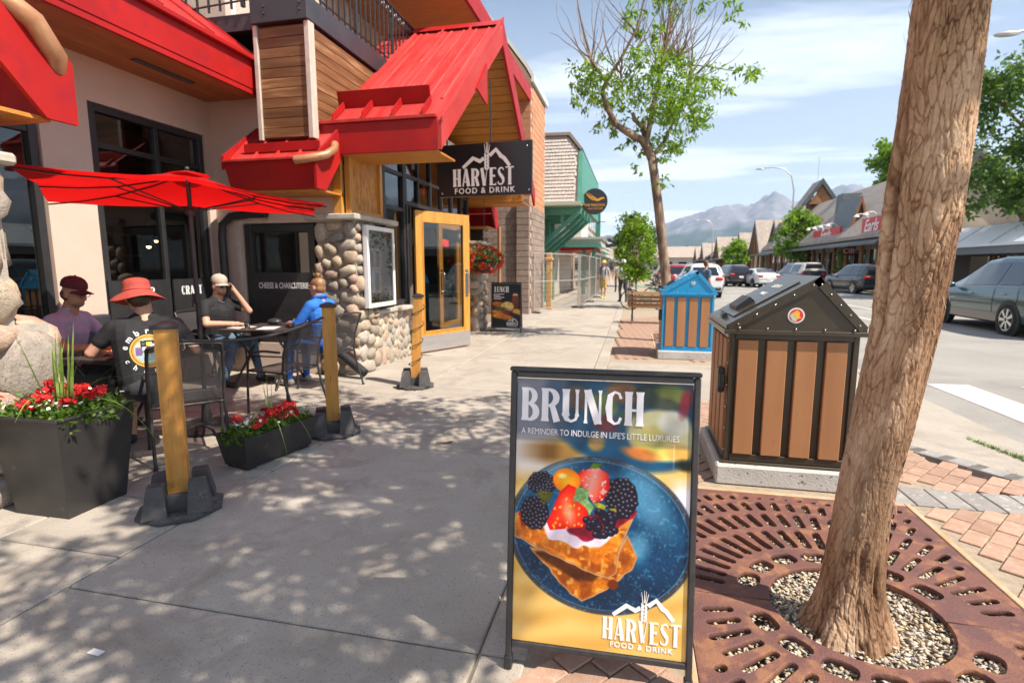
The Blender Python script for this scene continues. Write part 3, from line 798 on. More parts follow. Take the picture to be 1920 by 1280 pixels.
# patio eave: horizontal soffit of stained boards and a red fascia
eave = ob('patio_eave', MB().cbb((-4.92,-2,3.76),(-4.86,6.66,4.10), .006).cbb((-4.905,-2,4.10),(-4.80,6.68,4.16), .008).bb((-4.915,-2,3.70),(-4.87,6.655,3.758)), m_red, REST)
x = XW
bw = (XW+4.93)/-7
for i in range(7):
    ob('board', MB().cbox((XW + bw*(i+.5), 2.33, 3.745), (bw-.006, 8.66, .02), .004), m_soff, eave)
ob('soffit_vent', MB().cbb((-5.42,5.15,3.722),(-5.32,5.95,3.734), .002), m_bband, eave)
def slope_sheet(a, b, c, d, n, amp, th, mb=None, along=True):
    """roof panel a-b (eave) d-c (ridge) with ribs running up the slope"""
    mb = mb or MB(); a, b, c, d = map(Vector, (a, b, c, d)); nn = (b-a).cross(d-a).normalized()
    mb.prism([a, b, c, d], -nn*th)
    for i in range(n+1):
        t = i/n; p, q = a.lerp(b, t), d.lerp(c, t); u = (b-a).normalized()*amp*.6
        mb.prism([p-u+nn*.002, p+u+nn*.002, p+u*.6+nn*amp, p-u*.6+nn*amp], (q-p))
    return mb
ob('eave_roof_panel', slope_sheet((-4.84,-2,4.17),(-4.84,6.45,4.17),(-5.9,6.45,4.95),(-5.9,-2,4.95), 12, .02, .02), m_red, eave)

# lower eaves with box gutters on either side of the entrance roof and on the neighbouring one
def lower_eave(Yo, s, x0, x1, name='lower_eave'):
    """s=-1: the eave faces the camera side (-Y); s=+1 faces away"""
    g = ob(name, MB().prism([(x0,Yo,2.46),(x0,Yo+s*.10,2.74),(x0,Yo+s*.10,2.80),(x0,Yo-s*.03,2.80),(x0,Yo-s*.03,2.46)], (x1-x0,0,0)), m_red, REST)
    ob('gutter_lip', MB().cbb((x0-.01,min(Yo+s*.09,Yo+s*.13),2.79),(x1+.012,max(Yo+s*.09,Yo+s*.13),2.82)), m_redpale, g)
    ob('roof_panel', slope_sheet((x0,Yo-s*.02,2.83),(x1,Yo-s*.02,2.83),(x1,Yo-s*.62,3.36),(x0,Yo-s*.62,3.36), 4, .028, .02) if s < 0 else
       slope_sheet((x1,Yo-s*.02,2.83),(x0,Yo-s*.02,2.83),(x0,Yo-s*.62,3.36),(x1,Yo-s*.62,3.36), 4, .028, .02), m_redpale, g)
    ob('snow_guard', MB().cbb((x0+.12,Yo-s*.13-.012,2.94),(x1-.05,Yo-s*.13+.012,3.05)), m_red, g)
    ob('soffit', MB().bb((x0+.02,min(Yo-s*.03,Yo-s*.75),2.43),(x1-.02,max(Yo-s*.03,Yo-s*.75),2.455)), m_soff2, g)
    ob('gutter_end', MB().prism([(x1+.001,Yo+s*.11,2.44),(x1+.001,Yo+s*.11,2.83),(x1+.001,Yo-s*.66,3.42),(x1+.001,Yo-s*.66,3.08),(x1+.001,Yo-s*.09,2.44)], (.035,0,0)), m_red, g)
    ob('gutter_end', MB().prism([(x0-.036,Yo+s*.11,2.70),(x0-.036,Yo+s*.11,2.87),(x0-.036,Yo-s*.66,3.42),(x0-.036,Yo-s*.66,3.22)], (.035,0,0)), m_red, g)
    return g
lower_eave(6.12, -1, -5.05, -3.80)
lower_eave(13.3, 1, -5.05, -3.42)
lower_eave(2.95, 1, -5.3, -3.72)
ob('downspout', MB().tube([(-3.72,6.38,3.02),(-3.66,6.25,2.93),(-3.68,6.1,2.84),(-3.80,5.98,2.79),(-4.0,5.93,2.76)], .05, 10), m_copper, REST, 50)
ob('downspout', MB().tube([(-3.9,2.55,3.2),(-3.74,2.66,3.12),(-3.66,2.82,3.0),(-3.68,2.95,2.84),(-3.78,3.0,2.72)], .065, 12), m_copper, REST, 50)

# entrance gable roof
YC, ZR, YE, ZE, XF, XB = 9.80, 5.72, 6.62, 3.30, -2.42, -4.45
gb = ob('entrance_roof', slope_sheet((XB,YE,ZE),(XF,YE,ZE),(XF,YC,ZR),(XB,YC,ZR), 1, .02, .03), m_redpale, REST)
dn = Vector((0, YC-YE, ZR-ZE)).normalized()
for i in range(1, 4):                                       # standing seams on the sunny slope
    xx = XB + (XF-XB)*i/4 + .03
    ob('roof_seam', MB().prism([(xx-.018,YE+.55,ZE+.424),(xx+.018,YE+.55,ZE+.424),(xx+.008,YE+.53,ZE+.464),(xx-.008,YE+.53,ZE+.464)], dn*3.15), m_redpale, gb)
for i in range(17):
    xx = XB + .06 + (XF-XB-.1)*i/17
    if i % 4 == 3: continue
    ob('roof_rib', MB().prism([(xx-.03,YE+.55,ZE+.421),(xx+.03,YE+.55,ZE+.421),(xx,YE+.545,ZE+.434)], dn*3.1), m_redpale, gb)
ob('snow_guard', MB().prism([(XB+.25,YE+.47,ZE+.36),(XF-.28,YE+.47,ZE+.36),(XF-.28,YE+.40,ZE+.56),(XB+.25,YE+.40,ZE+.56)], (0,.03,.012)), m_red, gb)
for i in range(4):
    xx = XB+.5+.42*i
    ob('snow_guard_clip', MB().prism([(xx,YE+.10,ZE+.09),(xx,YE+.43,ZE+.35),(xx,YE+.40,ZE+.42),(xx,YE+.12,ZE+.2)], (.02,0,0)), m_red, gb)
ob('gutter_lip', MB().cbb((XB+.05,YE-.09,ZE+.02),(XF-.01,YE-.02,ZE+.06)), m_redpale, gb)
ob('eave_fascia', MB().cbb((XB+.02,YE-.06,ZE-.36),(XF-.002,YE-.01,ZE+.015)), m_red, gb)
ob('eave_soffit', MB().bb((XB,YE-.005,ZE-.36),(XF-.05,YE+.75,ZE-.335)), m_soff2, gb)
ob('ridge_cap', MB().prism([(XB-.02,YC-.2,ZR-.10),(XB-.02,YC,ZR+.05),(XB-.02,YC+.2,ZR-.10),(XB-.02,YC,ZR+.0)], (XF-XB+.05,0,0)), m_red, gb)
# far slope, rakes and the boarded underside
ob('far_slope', MB().prism([(XB,YC+.001,ZR-.002),(XF-.002,YC+.001,ZR-.002),(XF-.002,2*YC-YE,ZE),(XB,2*YC-YE,ZE)], (0,-.02,-.026)), m_red, gb)
def rake(sg):
    y0 = YC + sg*(YC-YE+.06); dd = Vector((0, -sg*(YC-YE), ZR-ZE)).normalized()
    return MB().prism([(XF,y0,ZE-.36),(XF,y0,ZE-.02),(XF,YC,ZR+.07),(XF,YC,ZR-.36)], (.05,0,0))
ob('rake_board', rake(-1), m_redpale, gb); ob('rake_board', rake(1), m_red, gb)
ob('rake_trim', MB().prism([(XF+.05,YE-.07,ZE-.03),(XF+.05,YE-.07,ZE+.03),(XF+.05,YC,ZR+.10),(XF+.05,YC,ZR+.03)], (.02,0,0)), m_redpale, gb)
ob('rake_return', MB().prism([(XF+.052,8.05,4.10),(XF+.052,8.62,4.02),(XF+.052,8.62,4.64)], (.03,0,0)), m_red, gb)
n = 22
for sg in (-1, 1):
    for i in range(n):
        t0, t1 = i/n, (i+1)/n
        ya, yb = YC + sg*(YC-YE-.04)*(1-t0), YC + sg*(YC-YE-.04)*(1-t1)
        za, zb = ZE + (ZR-ZE)*t0 - .12, ZE + (ZR-ZE)*t1 - .12
        e = .004
        ob('board', MB().prism([(XB+.02,ya-sg*e,za+e),(XB+.02,yb+sg*e,zb-e),(XF-.004,yb+sg*e,zb-e),(XF-.004,ya-sg*e,za+e)], (0,sg*.012,.016)), m_soff2, gb)
bx = ob('eave_box', MB().bb((-4.4,12.15,2.92),(XF-.06,12.93,2.94)).bb((-4.4,12.13,2.94),(XF-.06,12.15,3.30)), m_soff2, gb)
for i in range(6): ob('board', MB().cbb((-4.4,12.10,2.94+.058*i),(XF-.07,12.128,2.994+.058*i)), m_soff2, bx)
# gable wall behind
ob('gable_wall', MB().bb((-4.5,7.4,3.30),(-4.42,12.3,4.05)).bb((-4.49,8.5,4.06),(-4.43,11.1,4.9)), m_soff2, REST)

# clad box under the balcony, charcoal band and balcony rail
bxw = ob('clad_box', MB().bb((-4.74,6.43,3.14),(-4.06,8.3,4.50)), m_side, REST)
nb = 11
for i in range(nb):
    z0 = 3.15 + 1.33*i/nb; z1 = 3.15 + 1.33*(i+1)/nb - .005
    ob('siding_board', MB().cbb((-4.74,6.405,z0),(-4.06,6.429,z1)), m_side, bxw)
    ob('siding_board', MB().cbb((-4.059,6.43,z0),(-4.035,8.3,z1)), m_side, bxw)
for (x0, x1, y0, y1) in ((-4.80,-4.745,6.375,6.43),(-4.075,-4.01,6.375,6.428),(-4.033,-4.008,6.43,6.50),(-4.033,-4.005,8.22,8.30)):
    ob('corner_trim', MB().cbb((x0,y0,3.12),(x1,y1,4.51)), m_trim, bxw)
bal = ob('balcony', MB().cbb((-4.80,6.34,4.515),(-4.0,8.75,4.80), .006).bb((-6.4,6.45,4.50),(-4.801,6.52,4.70)).bb((-6.4,6.52,4.60),(-4.802,8.7,4.64)).bb((-4.8,8.75,4.6),(-4.05,12,4.7)), m_bband, REST)
for i in range(4): ob('bolt', MB().sphere((-4.6+.5*(i % 2), 6.335, 4.62+.08*(i//2)), .014, 8, 6), m_black, bal, 180)
def rail(p, q, n, parent, h=.95):
    p, q = Vector(p), Vector(q); r_ = ob('railing', MB().tube([p+Vector((0,0,h)), q+Vector((0,0,h))], .025, 8).tube([p+Vector((0,0,h-.16)), q+Vector((0,0,h-.16))], .012, 6).tube([p+Vector((0,0,.08)), q+Vector((0,0,.08))], .012, 6), m_black, parent)
    for i in range(n+1):
        c = p.lerp(q, i/n); w = .022 if i % 8 == 0 else .011
        ob('baluster', MB().bb((c.x-w,c.y-w,c.z),(c.x+w,c.y+w,c.z+h-.03)), m_black, r_)
        if i < n:
            c2 = p.lerp(q, (i+.5)/n)
            ob('rail_ring', MB().tube([c2+Vector((0, .045*math.cos(2*PI*k/8), h-.08+.05*math.sin(2*PI*k/8))) for k in range(9)], .006, 4, cap=False), m_black, r_)
rail((-4.04,6.42,4.80), (-4.04,10.4,4.80), 26, bal)
rail((-6.3,6.42,4.70), (-4.1,6.42,4.80), 13, bal)
for (y0, y1) in ((7.0,8.0),(8.3,9.4),(9.7,10.8)):
    window(y0, y1, 4.75, 6.9, -5.58, vert=((y0+y1)/2,), hor=(5.8,), fw=.09, mat=m_white, dep=.06)
ob('balcony_glazing', MB().quad((-6.55,2,4.7),(-6.55,6.8,4.7),(-6.55,6.8,7),(-6.55,2,7)), M('blue_window', (.10,.16,.22), rough=.05, spec=.9), REST)
for y in (2.9,3.7,4.5,5.0,5.6,6.1,6.6): ob('glazing_mullion', MB().cbb((-6.545,y-.06,4.7),(-6.48,y+.06,7)), m_white, REST)
ur = ob('upper_soffit', MB().bb((-6,9.2,6.55),(-3.3,17,6.60)), m_soff2, REST)
ob('upper_fascia', MB().cbb((-3.3,9.2,6.5),(-3.24,17,6.9)), m_red, ur)
ob('balcony_post', MB().bb((-3.55,12.2,4.7),(-3.45,12.3,6.55)), m_black, REST)

# street front under the entrance roof
pan = ob('wood_panel', MB().bb((-3.79,6.78,2.21),(-3.765,7.62,3.20)), m_osb, REST)
for (y0, y1, z0, z1) in ((6.72,6.80,2.205,3.2),(7.60,7.68,2.205,3.2),(6.81,7.59,2.205,2.27)): ob('panel_frame', MB().cbb((-3.80,y0,z0),(-3.72,y1,z1)), m_gold, pan)
ob('corner_post', MB().cbb((-3.94,6.66,2.205),(-3.82,6.72,3.0)), m_gold, pan)
window(7.70, 8.50, .90, 3.55, -3.72, vert=(), hor=(2.42,2.98), fw=.07)
window(8.50, 12.0, 2.52, 3.55, -3.72, vert=(9.1,9.7,10.3,10.9,11.5), hor=(3.0,), fw=.07)
ob('stucco_band', MB().bb((-3.85,7.68,3.56),(-3.70,12.1,4.0)), m_white, REST)
wp = ob('wood_wall', MB().bb((-3.80,11.30,0),(-3.74,12.1,2.51)), m_gold, REST)
for i in range(3): ob('plank', MB().cbb((-3.739,11.31+.26*i,.02),(-3.715,11.565+.26*i,2.50)), m_gold, wp)
pl = ob('address_plate', MB().cbb((-3.70,11.05,2.02),(-3.68,11.45,2.28)), m_black, REST)
tm = text_mesh('618', .13, .001); tm.transform(frame_matrix((-3.678,11.25,2.15),(0,1,0),(0,0,1))); ob('lettering', tm, m_print_w, pl)

def door_leaf(hx, hy, ang, W=1.30, H_=2.44, parent=REST, handle=True):
    """glazed timber leaf hinged at (hx,hy); local x runs along the leaf, -y faces out"""
    d = ob('door', MB().cbb((0,-.025,.02),(.15,.025,H_)).cbb((W-.15,-.025,.02),(W,.025,H_)).cbb((.151,-.024,H_-.17),(W-.151,.024,H_)).cbb((.151,-.024,.02),(W-.151,.024,.36)), m_gold, parent)
    d.location = Vector((hx,hy,0)) - OFF[parent.name]; d.rotation_euler = (0,0,ang)
    ob('pane', MB().quad((.14,0,.35),(W-.14,0,.35),(W-.14,0,H_-.16),(.14,0,H_-.16)), m_glass, d)
    ob('glazing_bead', MB().cbb((.15,-.034,.36),(.172,.034,H_-.17)).cbb((W-.172,-.034,.36),(W-.15,.034,H_-.17)).cbb((.173,-.033,H_-.192),(W-.173,.033,H_-.17)).cbb((.173,-.033,.36),(W-.173,.033,.382)), m_gold, d)
    ob('kick_plate', MB().cbb((.004,-.030,.03),(W-.004,-.0255,.30)), M('brushed_steel', (.5,.47,.46), (.42,.40,.39), scale=3, stretch=(1,1,9), rough=.35, metal=.6), d)
    if handle:
        ob('handle_plate', MB().cbb((W-.125,-.030,.95),(W-.045,-.0255,1.45)), M('chrome', (.62,.62,.62), rough=.22, metal=1.0), d)
        ob('handle', MB().tube([(W-.085,-.026,1.38),(W-.085,-.09,1.38),(W-.085,-.09,1.02),(W-.085,-.026,1.02)], .012, 8), MATS['chrome'], d, 50)
    return d
leaf = door_leaf(-3.62, 8.62, math.atan2(9.78-8.62, -3.04+3.62), 1.30)
fixed = door_leaf(-3.72, 11.24, R(-90), 1.24)
fixed.rotation_euler = (0,0,R(-90)); fixed.scale = (1,-1,1)
for y in (8.51, 11.25): ob('door_jamb', MB().cbb((-3.80,y,0),(-3.70,y+.05,2.51)), m_black, REST)
nb_ = ob('open_sign', MB().cbb((-4.00,10.72,1.88),(-3.97,11.32,2.10)), m_black, REST)
tm = text_mesh('OPEN', .21, .004, bold=.004); tm.transform(frame_matrix((-3.962,11.02,1.99),(0,1,0),(0,0,1)))
ob('neon_letters', tm, M('neon_red', (1,.05,.05), emit=(1,.03,.03), estr=5), nb_)
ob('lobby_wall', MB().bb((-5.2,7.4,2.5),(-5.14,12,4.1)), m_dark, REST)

# glazed menu case on the pillar
mc = thing('menu_case', 'white framed glass menu case with paper menus and ivy on the stone pillar', 'menu case', (-3.62,7.2,.95), world=True)
Y0, Y1, Z0, Z1, X0 = 6.80, 7.66, .93, 2.06, -3.615
ob('backing', MB().bb((X0,Y0,Z0),(X0+.02,Y1,Z1)), M('menu_felt', (.42,.38,.37), (.48,.44,.42), scale=30, rough=.9), mc)
ob('frame', MB().cbb((X0,Y0,Z0),(X0+.07,Y0+.06,Z1)).cbb((X0,Y1-.06,Z0),(X0+.07,Y1,Z1)).cbb((X0,Y0+.061,Z1-.06),(X0+.069,Y1-.061,Z1)).cbb((X0,Y0+.061,Z0),(X0+.069,Y1-.061,Z0+.06)), m_white, mc)
m_paper = M('menu_paper', (.70,.64,.58), (.62,.56,.50), scale=40, stretch=(1,1,6), rough=.8)
for (ya, yb, za, zb, k) in ((6.90,7.10,1.46,1.76,1),(7.105,7.30,1.46,1.76,1),(6.97,7.08,1.13,1.455,0),(7.085,7.27,1.13,1.455,1)):
    p = ob('menu_sheet', MB().cbb((X0+.021,ya,za),(X0+.026,yb,zb), .001), m_paper if k else m_white, mc)
    if k:
        ln = MB()
        z = zb-.05
        while z > za+.03:
            ln.bb((X0+.0262,ya+.025,z),(X0+.0266,yb-.025-.06*random.random(),z+.005)); z -= .014
        ob('print_lines', ln, M('menu_ink', (.12,.11,.10), rough=.8), p)['kind'] = 'stuff'
ob('pane', MB().quad((X0+.055,Y0+.05,Z0+.05),(X0+.055,Y1-.05,Z0+.05),(X0+.055,Y1-.05,Z1-.05),(X0+.055,Y0+.05,Z1-.05)), glass_mat('clear_glass', (1,1,1), 0.0, .01, .95), mc)

fs = thing('rainbow_sticker', 'small rainbow sticker on the window beside the entrance door', 'sticker', (-3.75,7.95,1.0), world=True)
for k, c in enumerate(((.35,.03,.30),(.02,.10,.60),(.02,.40,.08),(.80,.65,.02),(.80,.22,.01),(.65,.01,.01))):
    ob('stripe', MB().bb((-3.765,7.88,1.0+.02*k),(-3.762,8.02,1.0195+.02*k)), M('stripe_%d' % k, c, rough=.5), fs)
ob('downspout', MB().tube([(-3.36,13.45,2.5),(-3.36,13.45,.1)], .045, 8), m_copper, REST, 60)

# ------------------------------------------------------------------ foliage
def leaf_cloud(name, P, size, mat, parent=None, aspect=.42, seed=1, droop=.3, jit=.35):
    """many small folded leaves, one quad each, as ONE mesh"""
    r = np.random.default_rng(seed); P = np.asarray(P, float); n = len(P)
    d = r.normal(size=(n,3)); d[:,2] -= droop; d /= np.linalg.norm(d, axis=1)[:,None]
    q = r.normal(size=(n,3)); s = np.cross(d, q); s /= np.linalg.norm(s, axis=1)[:,None] + 1e-9
    nn = np.cross(d, s)
    L_ = size*(1 + jit*r.uniform(-1,1,n))[:,None]; w = L_*aspect*.5
    V = np.empty((n,4,3)); V[:,0] = P; V[:,1] = P + d*L_*.45 + s*w + nn*w*.35; V[:,2] = P + d*L_; V[:,3] = P + d*L_*.45 - s*w + nn*w*.35
    me = bpy.data.meshes.new(name)
    me.vertices.add(4*n); me.vertices.foreach_set('co', V.ravel())
    me.loops.add(4*n); me.loops.foreach_set('vertex_index', np.arange(4*n))
    me.polygons.add(n); me.polygons.foreach_set('loop_start', np.arange(0, 4*n, 4))
    me.update(calc_edges=True); me.validate()
    a = me.attributes.new('rnd', 'FLOAT', 'FACE'); a.data.foreach_set('value', r.uniform(0,1,n))
    return ob(name, me, mat, parent)
def blob_points(clumps, per, seed=1, squash=.8, shell=.55):
    """leaf positions in ragged clumps (x, y, z, radius)"""
    r = np.random.default_rng(seed); out = []
    for (x, y, z, rad) in clumps:
        k = max(6, int(per*(rad/.35)**2))
        sub = r.normal(size=(max(3, k//22), 3))*rad*[.5,.5,.5*squash]
        for i in range(k):
            c = sub[r.integers(len(sub))]; p = r.normal(size=3)*rad*.22
            out.append((x + c[0] + p[0], y + c[1] + p[1], z + c[2] + p[2]*squash))
    return np.array(out)
m_leaf = leaf_mat('ash_leaf', (.045,.105,.012), (.085,.17,.02), (.15,.26,.035))
m_leaf_y = leaf_mat('young_leaf', (.055,.125,.012), (.14,.26,.026), (.26,.41,.06), trans=.45)
m_leaf_d = leaf_mat('far_leaf', (.05,.105,.02), (.085,.16,.03), (.14,.23,.05))
m_bark2 = M('tree_bark', (.13,.085,.058), (.32,.23,.165), scale=14, stretch=(1,1,.25), rough=.9, bump=.9, bscale=22, lo=.4, hi=.62)

# --- the big street tree beside the brunch sign
TX, TY = .98, 2.38
def trunk_mesh():
    zk = [-.05,.01,.06,.12,.20,.42,.63,.86,1.29,1.70,2.09,2.45,3.2]; xk = [.932,.932,.934,.936,.938,.950,.967,.998,1.05,1.06,1.068,1.072,1.12]; rk = [.190,.172,.155,.144,.135,.121,.119,.125,.130,.1405,.138,.134,.125]
    nt_, nz = 300, 1000
    H_ = 3.15
    V = np.empty((nz*nt_, 3)); A = np.empty(nz*nt_)
    k = 0
    for j in range(nz):
        z = -.05 + H_*j/(nz-1)
        cx = np.interp(z, zk, xk); r0 = np.interp(z, zk, rk); cy = TY + .015*math.sin(z*1.7)
        for i in range(nt_):
            th = 2*PI*i/nt_; c, s = math.cos(th), math.sin(th)
            # low lobes and root flare
            r_ = r0*(1 + .03*math.cos(2*th+z*1.1) + .02*math.cos(3*th-z*2.2+1)) + .022*max(0, .16-z)/.16*math.cos(3*th+.6)**2
            # long scar down the left-hand side and a knot hole near the foot
            dth = (th - R(196) + .06*math.sin(z*3) + PI) % (2*PI) - PI
            r_ -= .046*math.exp(-(dth/.10)**2)*math.exp(-((z-1.62)/.38)**4)
            r_ += .014*math.exp(-((abs(dth)-.26)/.12)**2)*math.exp(-((z-1.62)/.38)**4)
            dk = (th - R(262) + PI) % (2*PI) - PI
            r_ -= .016*math.exp(-(dk/.16)**2)*math.exp(-((z-.30)/.09)**2)
            dk2 = (th - R(300) + PI) % (2*PI) - PI
            r_ -= .026*math.exp(-(dk2/.09)**2)*math.exp(-((z-.22)/.09)**2)
            p = Vector((c*.13, s*.13, z*.24))
            w = noise.noise_vector(p*14)*.03 + noise.noise_vector(p*40)*.008
            dd, pp = noise.voronoi((p + w)*44); crack = min(1, (dd[1]-dd[0])*6.5); cell_ = noise.noise(Vector(pp[0])*17.3)
            d2 = noise.voronoi((Vector((c*.13, s*.13, z*.42)) + w)*110)[0]; c2 = min(1, (d2[1]-d2[0])*2.5)
            n1 = noise.noise(Vector((c*.13, s*.13, z*.25))*70); n0 = noise.noise(p*6)
            lift = noise.noise((p+w)*9 + Vector((3,1,7)))
            rough_ = .35 + .65*min(1, max(0, .5 + 1.3*noise.noise(Vector((c*.3, s*.3, z*.9)) + Vector((5,2,1)))))
            hgt = (.0042*crack + .0026*c2 + .0022*n1 + .0052*cell_)*rough_ + .005*n0 + .0035*max(0, lift)*crack
            r_ = r_*.90 + hgt - .010
            V[k] = (cx + c*r_, cy + s*r_, z); A[k] = (.42*crack + .16*c2 + .20*cell_)*(.35+.65*rough_) + .12 + .30*(1-rough_) + .20*lift + .10*n1
            k += 1
    idx = np.arange(nz*nt_).reshape(nz, nt_); nx = np.roll(idx, -1, 1)
    F_ = np.stack([idx[:-1], nx[:-1], nx[1:], idx[1:]], -1).reshape(-1, 4)
    me = bpy.data.meshes.new('trunk')
    me.vertices.add(len(V)); me.vertices.foreach_set('co', V.ravel())
    me.loops.add(F_.size); me.loops.foreach_set('vertex_index', F_.ravel())
    me.polygons.add(len(F_)); me.polygons.foreach_set('loop_start', np.arange(0, F_.size, 4))
    me.update(calc_edges=True)
    me.polygons.foreach_set('use_smooth', [True]*len(F_))
    a = me.attributes.new('bark', 'FLOAT', 'POINT'); a.data.foreach_set('value', A)
    return me
def bark_material():
    m = bpy.data.materials.new('street_tree_bark'); m.use_nodes = True
    nt = m.node_tree; N = nt.nodes.new; L = nt.links.new; bs = nt.nodes['Principled BSDF']; bs.inputs['Roughness'].default_value = .88; bs.inputs['Specular IOR Level'].default_value = .25
    at = N('ShaderNodeAttribute'); at.attribute_name = 'bark'
    tc = N('ShaderNodeTexCoord'); mp = N('ShaderNodeMapping'); mp.inputs['Scale'].default_value = (1,1,.4); L(tc.outputs['Object'], mp.inputs[0])
    n1 = N('ShaderNodeTexNoise'); n1.inputs['Scale'].default_value = 5; n1.inputs['Detail'].default_value = 8; L(mp.outputs[0], n1.inputs['Vector'])
    ad = N('ShaderNodeMath'); ad.operation = 'MULTIPLY_ADD'; ad.inputs[1].default_value = 1.15; ad.inputs[2].default_value = -.58; L(n1.outputs['Fac'], ad.inputs[0])
    a2 = N('ShaderNodeMath'); a2.operation = 'ADD'; L(at.outputs['Fac'], a2.inputs[0]); L(ad.outputs[0], a2.inputs[1])
    rp = N('ShaderNodeValToRGB'); e = rp.color_ramp.elements
    e[0].position = .05; e[0].color = (.085,.045,.026,1); e[1].position = .95; e[1].color = (.66,.50,.35,1)
    for p, c in ((.28,(.24,.13,.072)),(.5,(.42,.255,.15)),(.72,(.55,.375,.245))):
        q = e.new(p); q.color = (*c, 1)
    L(a2.outputs[0], rp.inputs[0]); 
    n3 = N('ShaderNodeTexNoise'); n3.inputs['Scale'].default_value = 2.1; n3.inputs['Detail'].default_value = 6; L(mp.outputs[0], n3.inputs['Vector'])
    m3 = N('ShaderNodeMapRange'); m3.inputs['From Min'].default_value = .53; m3.inputs['From Max'].default_value = .64; m3.inputs['To Max'].default_value = .9; L(n3.outputs['Fac'], m3.inputs['Value'])
    mx = N('ShaderNodeMix'); mx.data_type = 'RGBA'; mx.blend_type = 'MULTIPLY'; L(m3.outputs[0], mx.inputs['Factor']); L(rp.outputs[0], mx.inputs['A']); mx.inputs['B'].default_value = (.42,.36,.32,1)
    L(mx.outputs['Result'], bs.inputs['Base Color'])
    nb = N('ShaderNodeTexNoise'); nb.inputs['Scale'].default_value = 90; nb.inputs['Detail'].default_value = 5; L(mp.outputs[0], nb.inputs['Vector'])
    bp = N('ShaderNodeBump'); bp.inputs['Strength'].default_value = .9; bp.inputs['Distance'].default_value = .008; L(nb.outputs['Fac'], bp.inputs['Height']); L(bp.outputs[0], bs.inputs['Normal'])
    return m
m_bark = bark_material()
tree = thing('street_tree', 'large street tree with flaking brown bark rising out of the rusty grate', 'tree', (TX, TY, 0), world=True)
ob('trunk', trunk_mesh(), m_bark, tree)
# flakes of bark standing off the trunk
fl = MB(); rr = random.Random(5)
for k in range(380):
    z = .40 + 2.5*rr.random()**.75; th = R(-35) + rr.gauss(0, .75) if rr.random() < .8 else R(150) + rr.gauss(0,.5)
    cx = np.interp(z, [.42,.86,1.29,2.45,3.2], [.950,.998,1.05,1.072,1.12]); r_ = np.interp(z, [.42,.86,1.29,1.7,2.45], [.102,.106,.110,.120,.114])
    c, s = math.cos(th), math.sin(th); p = Vector((cx + c*r_, TY + .015*math.sin(z*1.7) + s*r_, z)); n_ = Vector((c, s, 0)); t_ = Vector((-s, c, 0))
    h = rr.uniform(.012,.045)*(1.5 if z > 1.6 else 1); w = rr.uniform(.003,.008); o_ = rr.uniform(.002,.009)*(1.4 if z > 1.6 else 1)
    up = 1 if rr.random() < .5 else -1
    a = p - t_*w; b = p + t_*w*rr.uniform(.6,1); q = p + n_*o_ + t_*w*rr.uniform(.1,.6) - Vector((0,0,h*up)); e = p + n_*o_*.8 - t_*w*rr.uniform(.1,.6) - Vector((0,0,h*up*rr.uniform(.7,1)))
    fl.add([a, b, q, e], [(0,1,2,3)])
ob('bark_flakes', fl, M('bark_flake', (.27,.155,.09), (.36,.23,.145), scale=20, rough=.9), tree)['kind'] = 'stuff'
limbs = MB()
rr = random.Random(21)
crown_cl = []
def grow(p, d, L_, r_, lev):
    pts = [p]; rad = [r_]
    for i in range(5):
        d = (d + Vector((rr.gauss(0,.16), rr.gauss(0,.16), rr.gauss(.03,.10)))).normalized()
        pts.append(pts[-1] + d*L_/5); rad.append(r_*(1-.13*(i+1)))
        if lev >= 1 and i >= 2: crown_cl.append((*pts[-1], rr.uniform(.22,.42)))
    limbs.tube(pts, rad, 8 if lev < 2 else 5)
    if lev < 3:
        for k in range(3 if lev < 2 else 2):
            a = rr.uniform(0, 2*PI); t = rr.randint(2,5)
            nd = (d + Vector((math.cos(a), math.sin(a), rr.uniform(-.1,.5)))*.85).normalized()
            grow(pts[t], nd, L_*rr.uniform(.58,.8), rad[t]*.62, lev+1)
for (dx, dy, dz, L_) in ((.62,.05,.75,1.9),(-.25,.6,.85,1.8),(.1,-.55,.8,1.7),(.2,.25,1,2.2),(-.55,-.1,.8,1.5),(.95,-.35,.42,2.1),(.75,-.75,.6,2.0),(.9,.1,.6,2.2),(.45,-.9,.5,1.7)):
    grow(Vector((1.125, TY, 3.0)), Vector((dx,dy,dz)).normalized(), L_, .085, 0)
ob('limbs', limbs, m_bark2, tree, 60)
crown_cl = [c for c in crown_cl if c[2] > 3.1]
rk_ = random.Random(11); crown_cl = [c for c in crown_cl if rk_.random() < .45]
cp = blob_points(crown_cl, 72, 3)
cp = cp[(cp[:,2] > 3.2 + .25*np.maximum(0, cp[:,1]-2.4)) & (cp[:,0] < .7375*cp[:,2] - .5)]      # out-of-view crown cut back so its shadow misses the grate and trunk
if len(cp) > 34000: cp = cp[np.random.default_rng(2).permutation(len(cp))[:34000]]
print('crown leaves', len(cp), 'clumps', len(crown_cl))
leaf_cloud('crown', cp, .115, m_leaf, tree, seed=5)

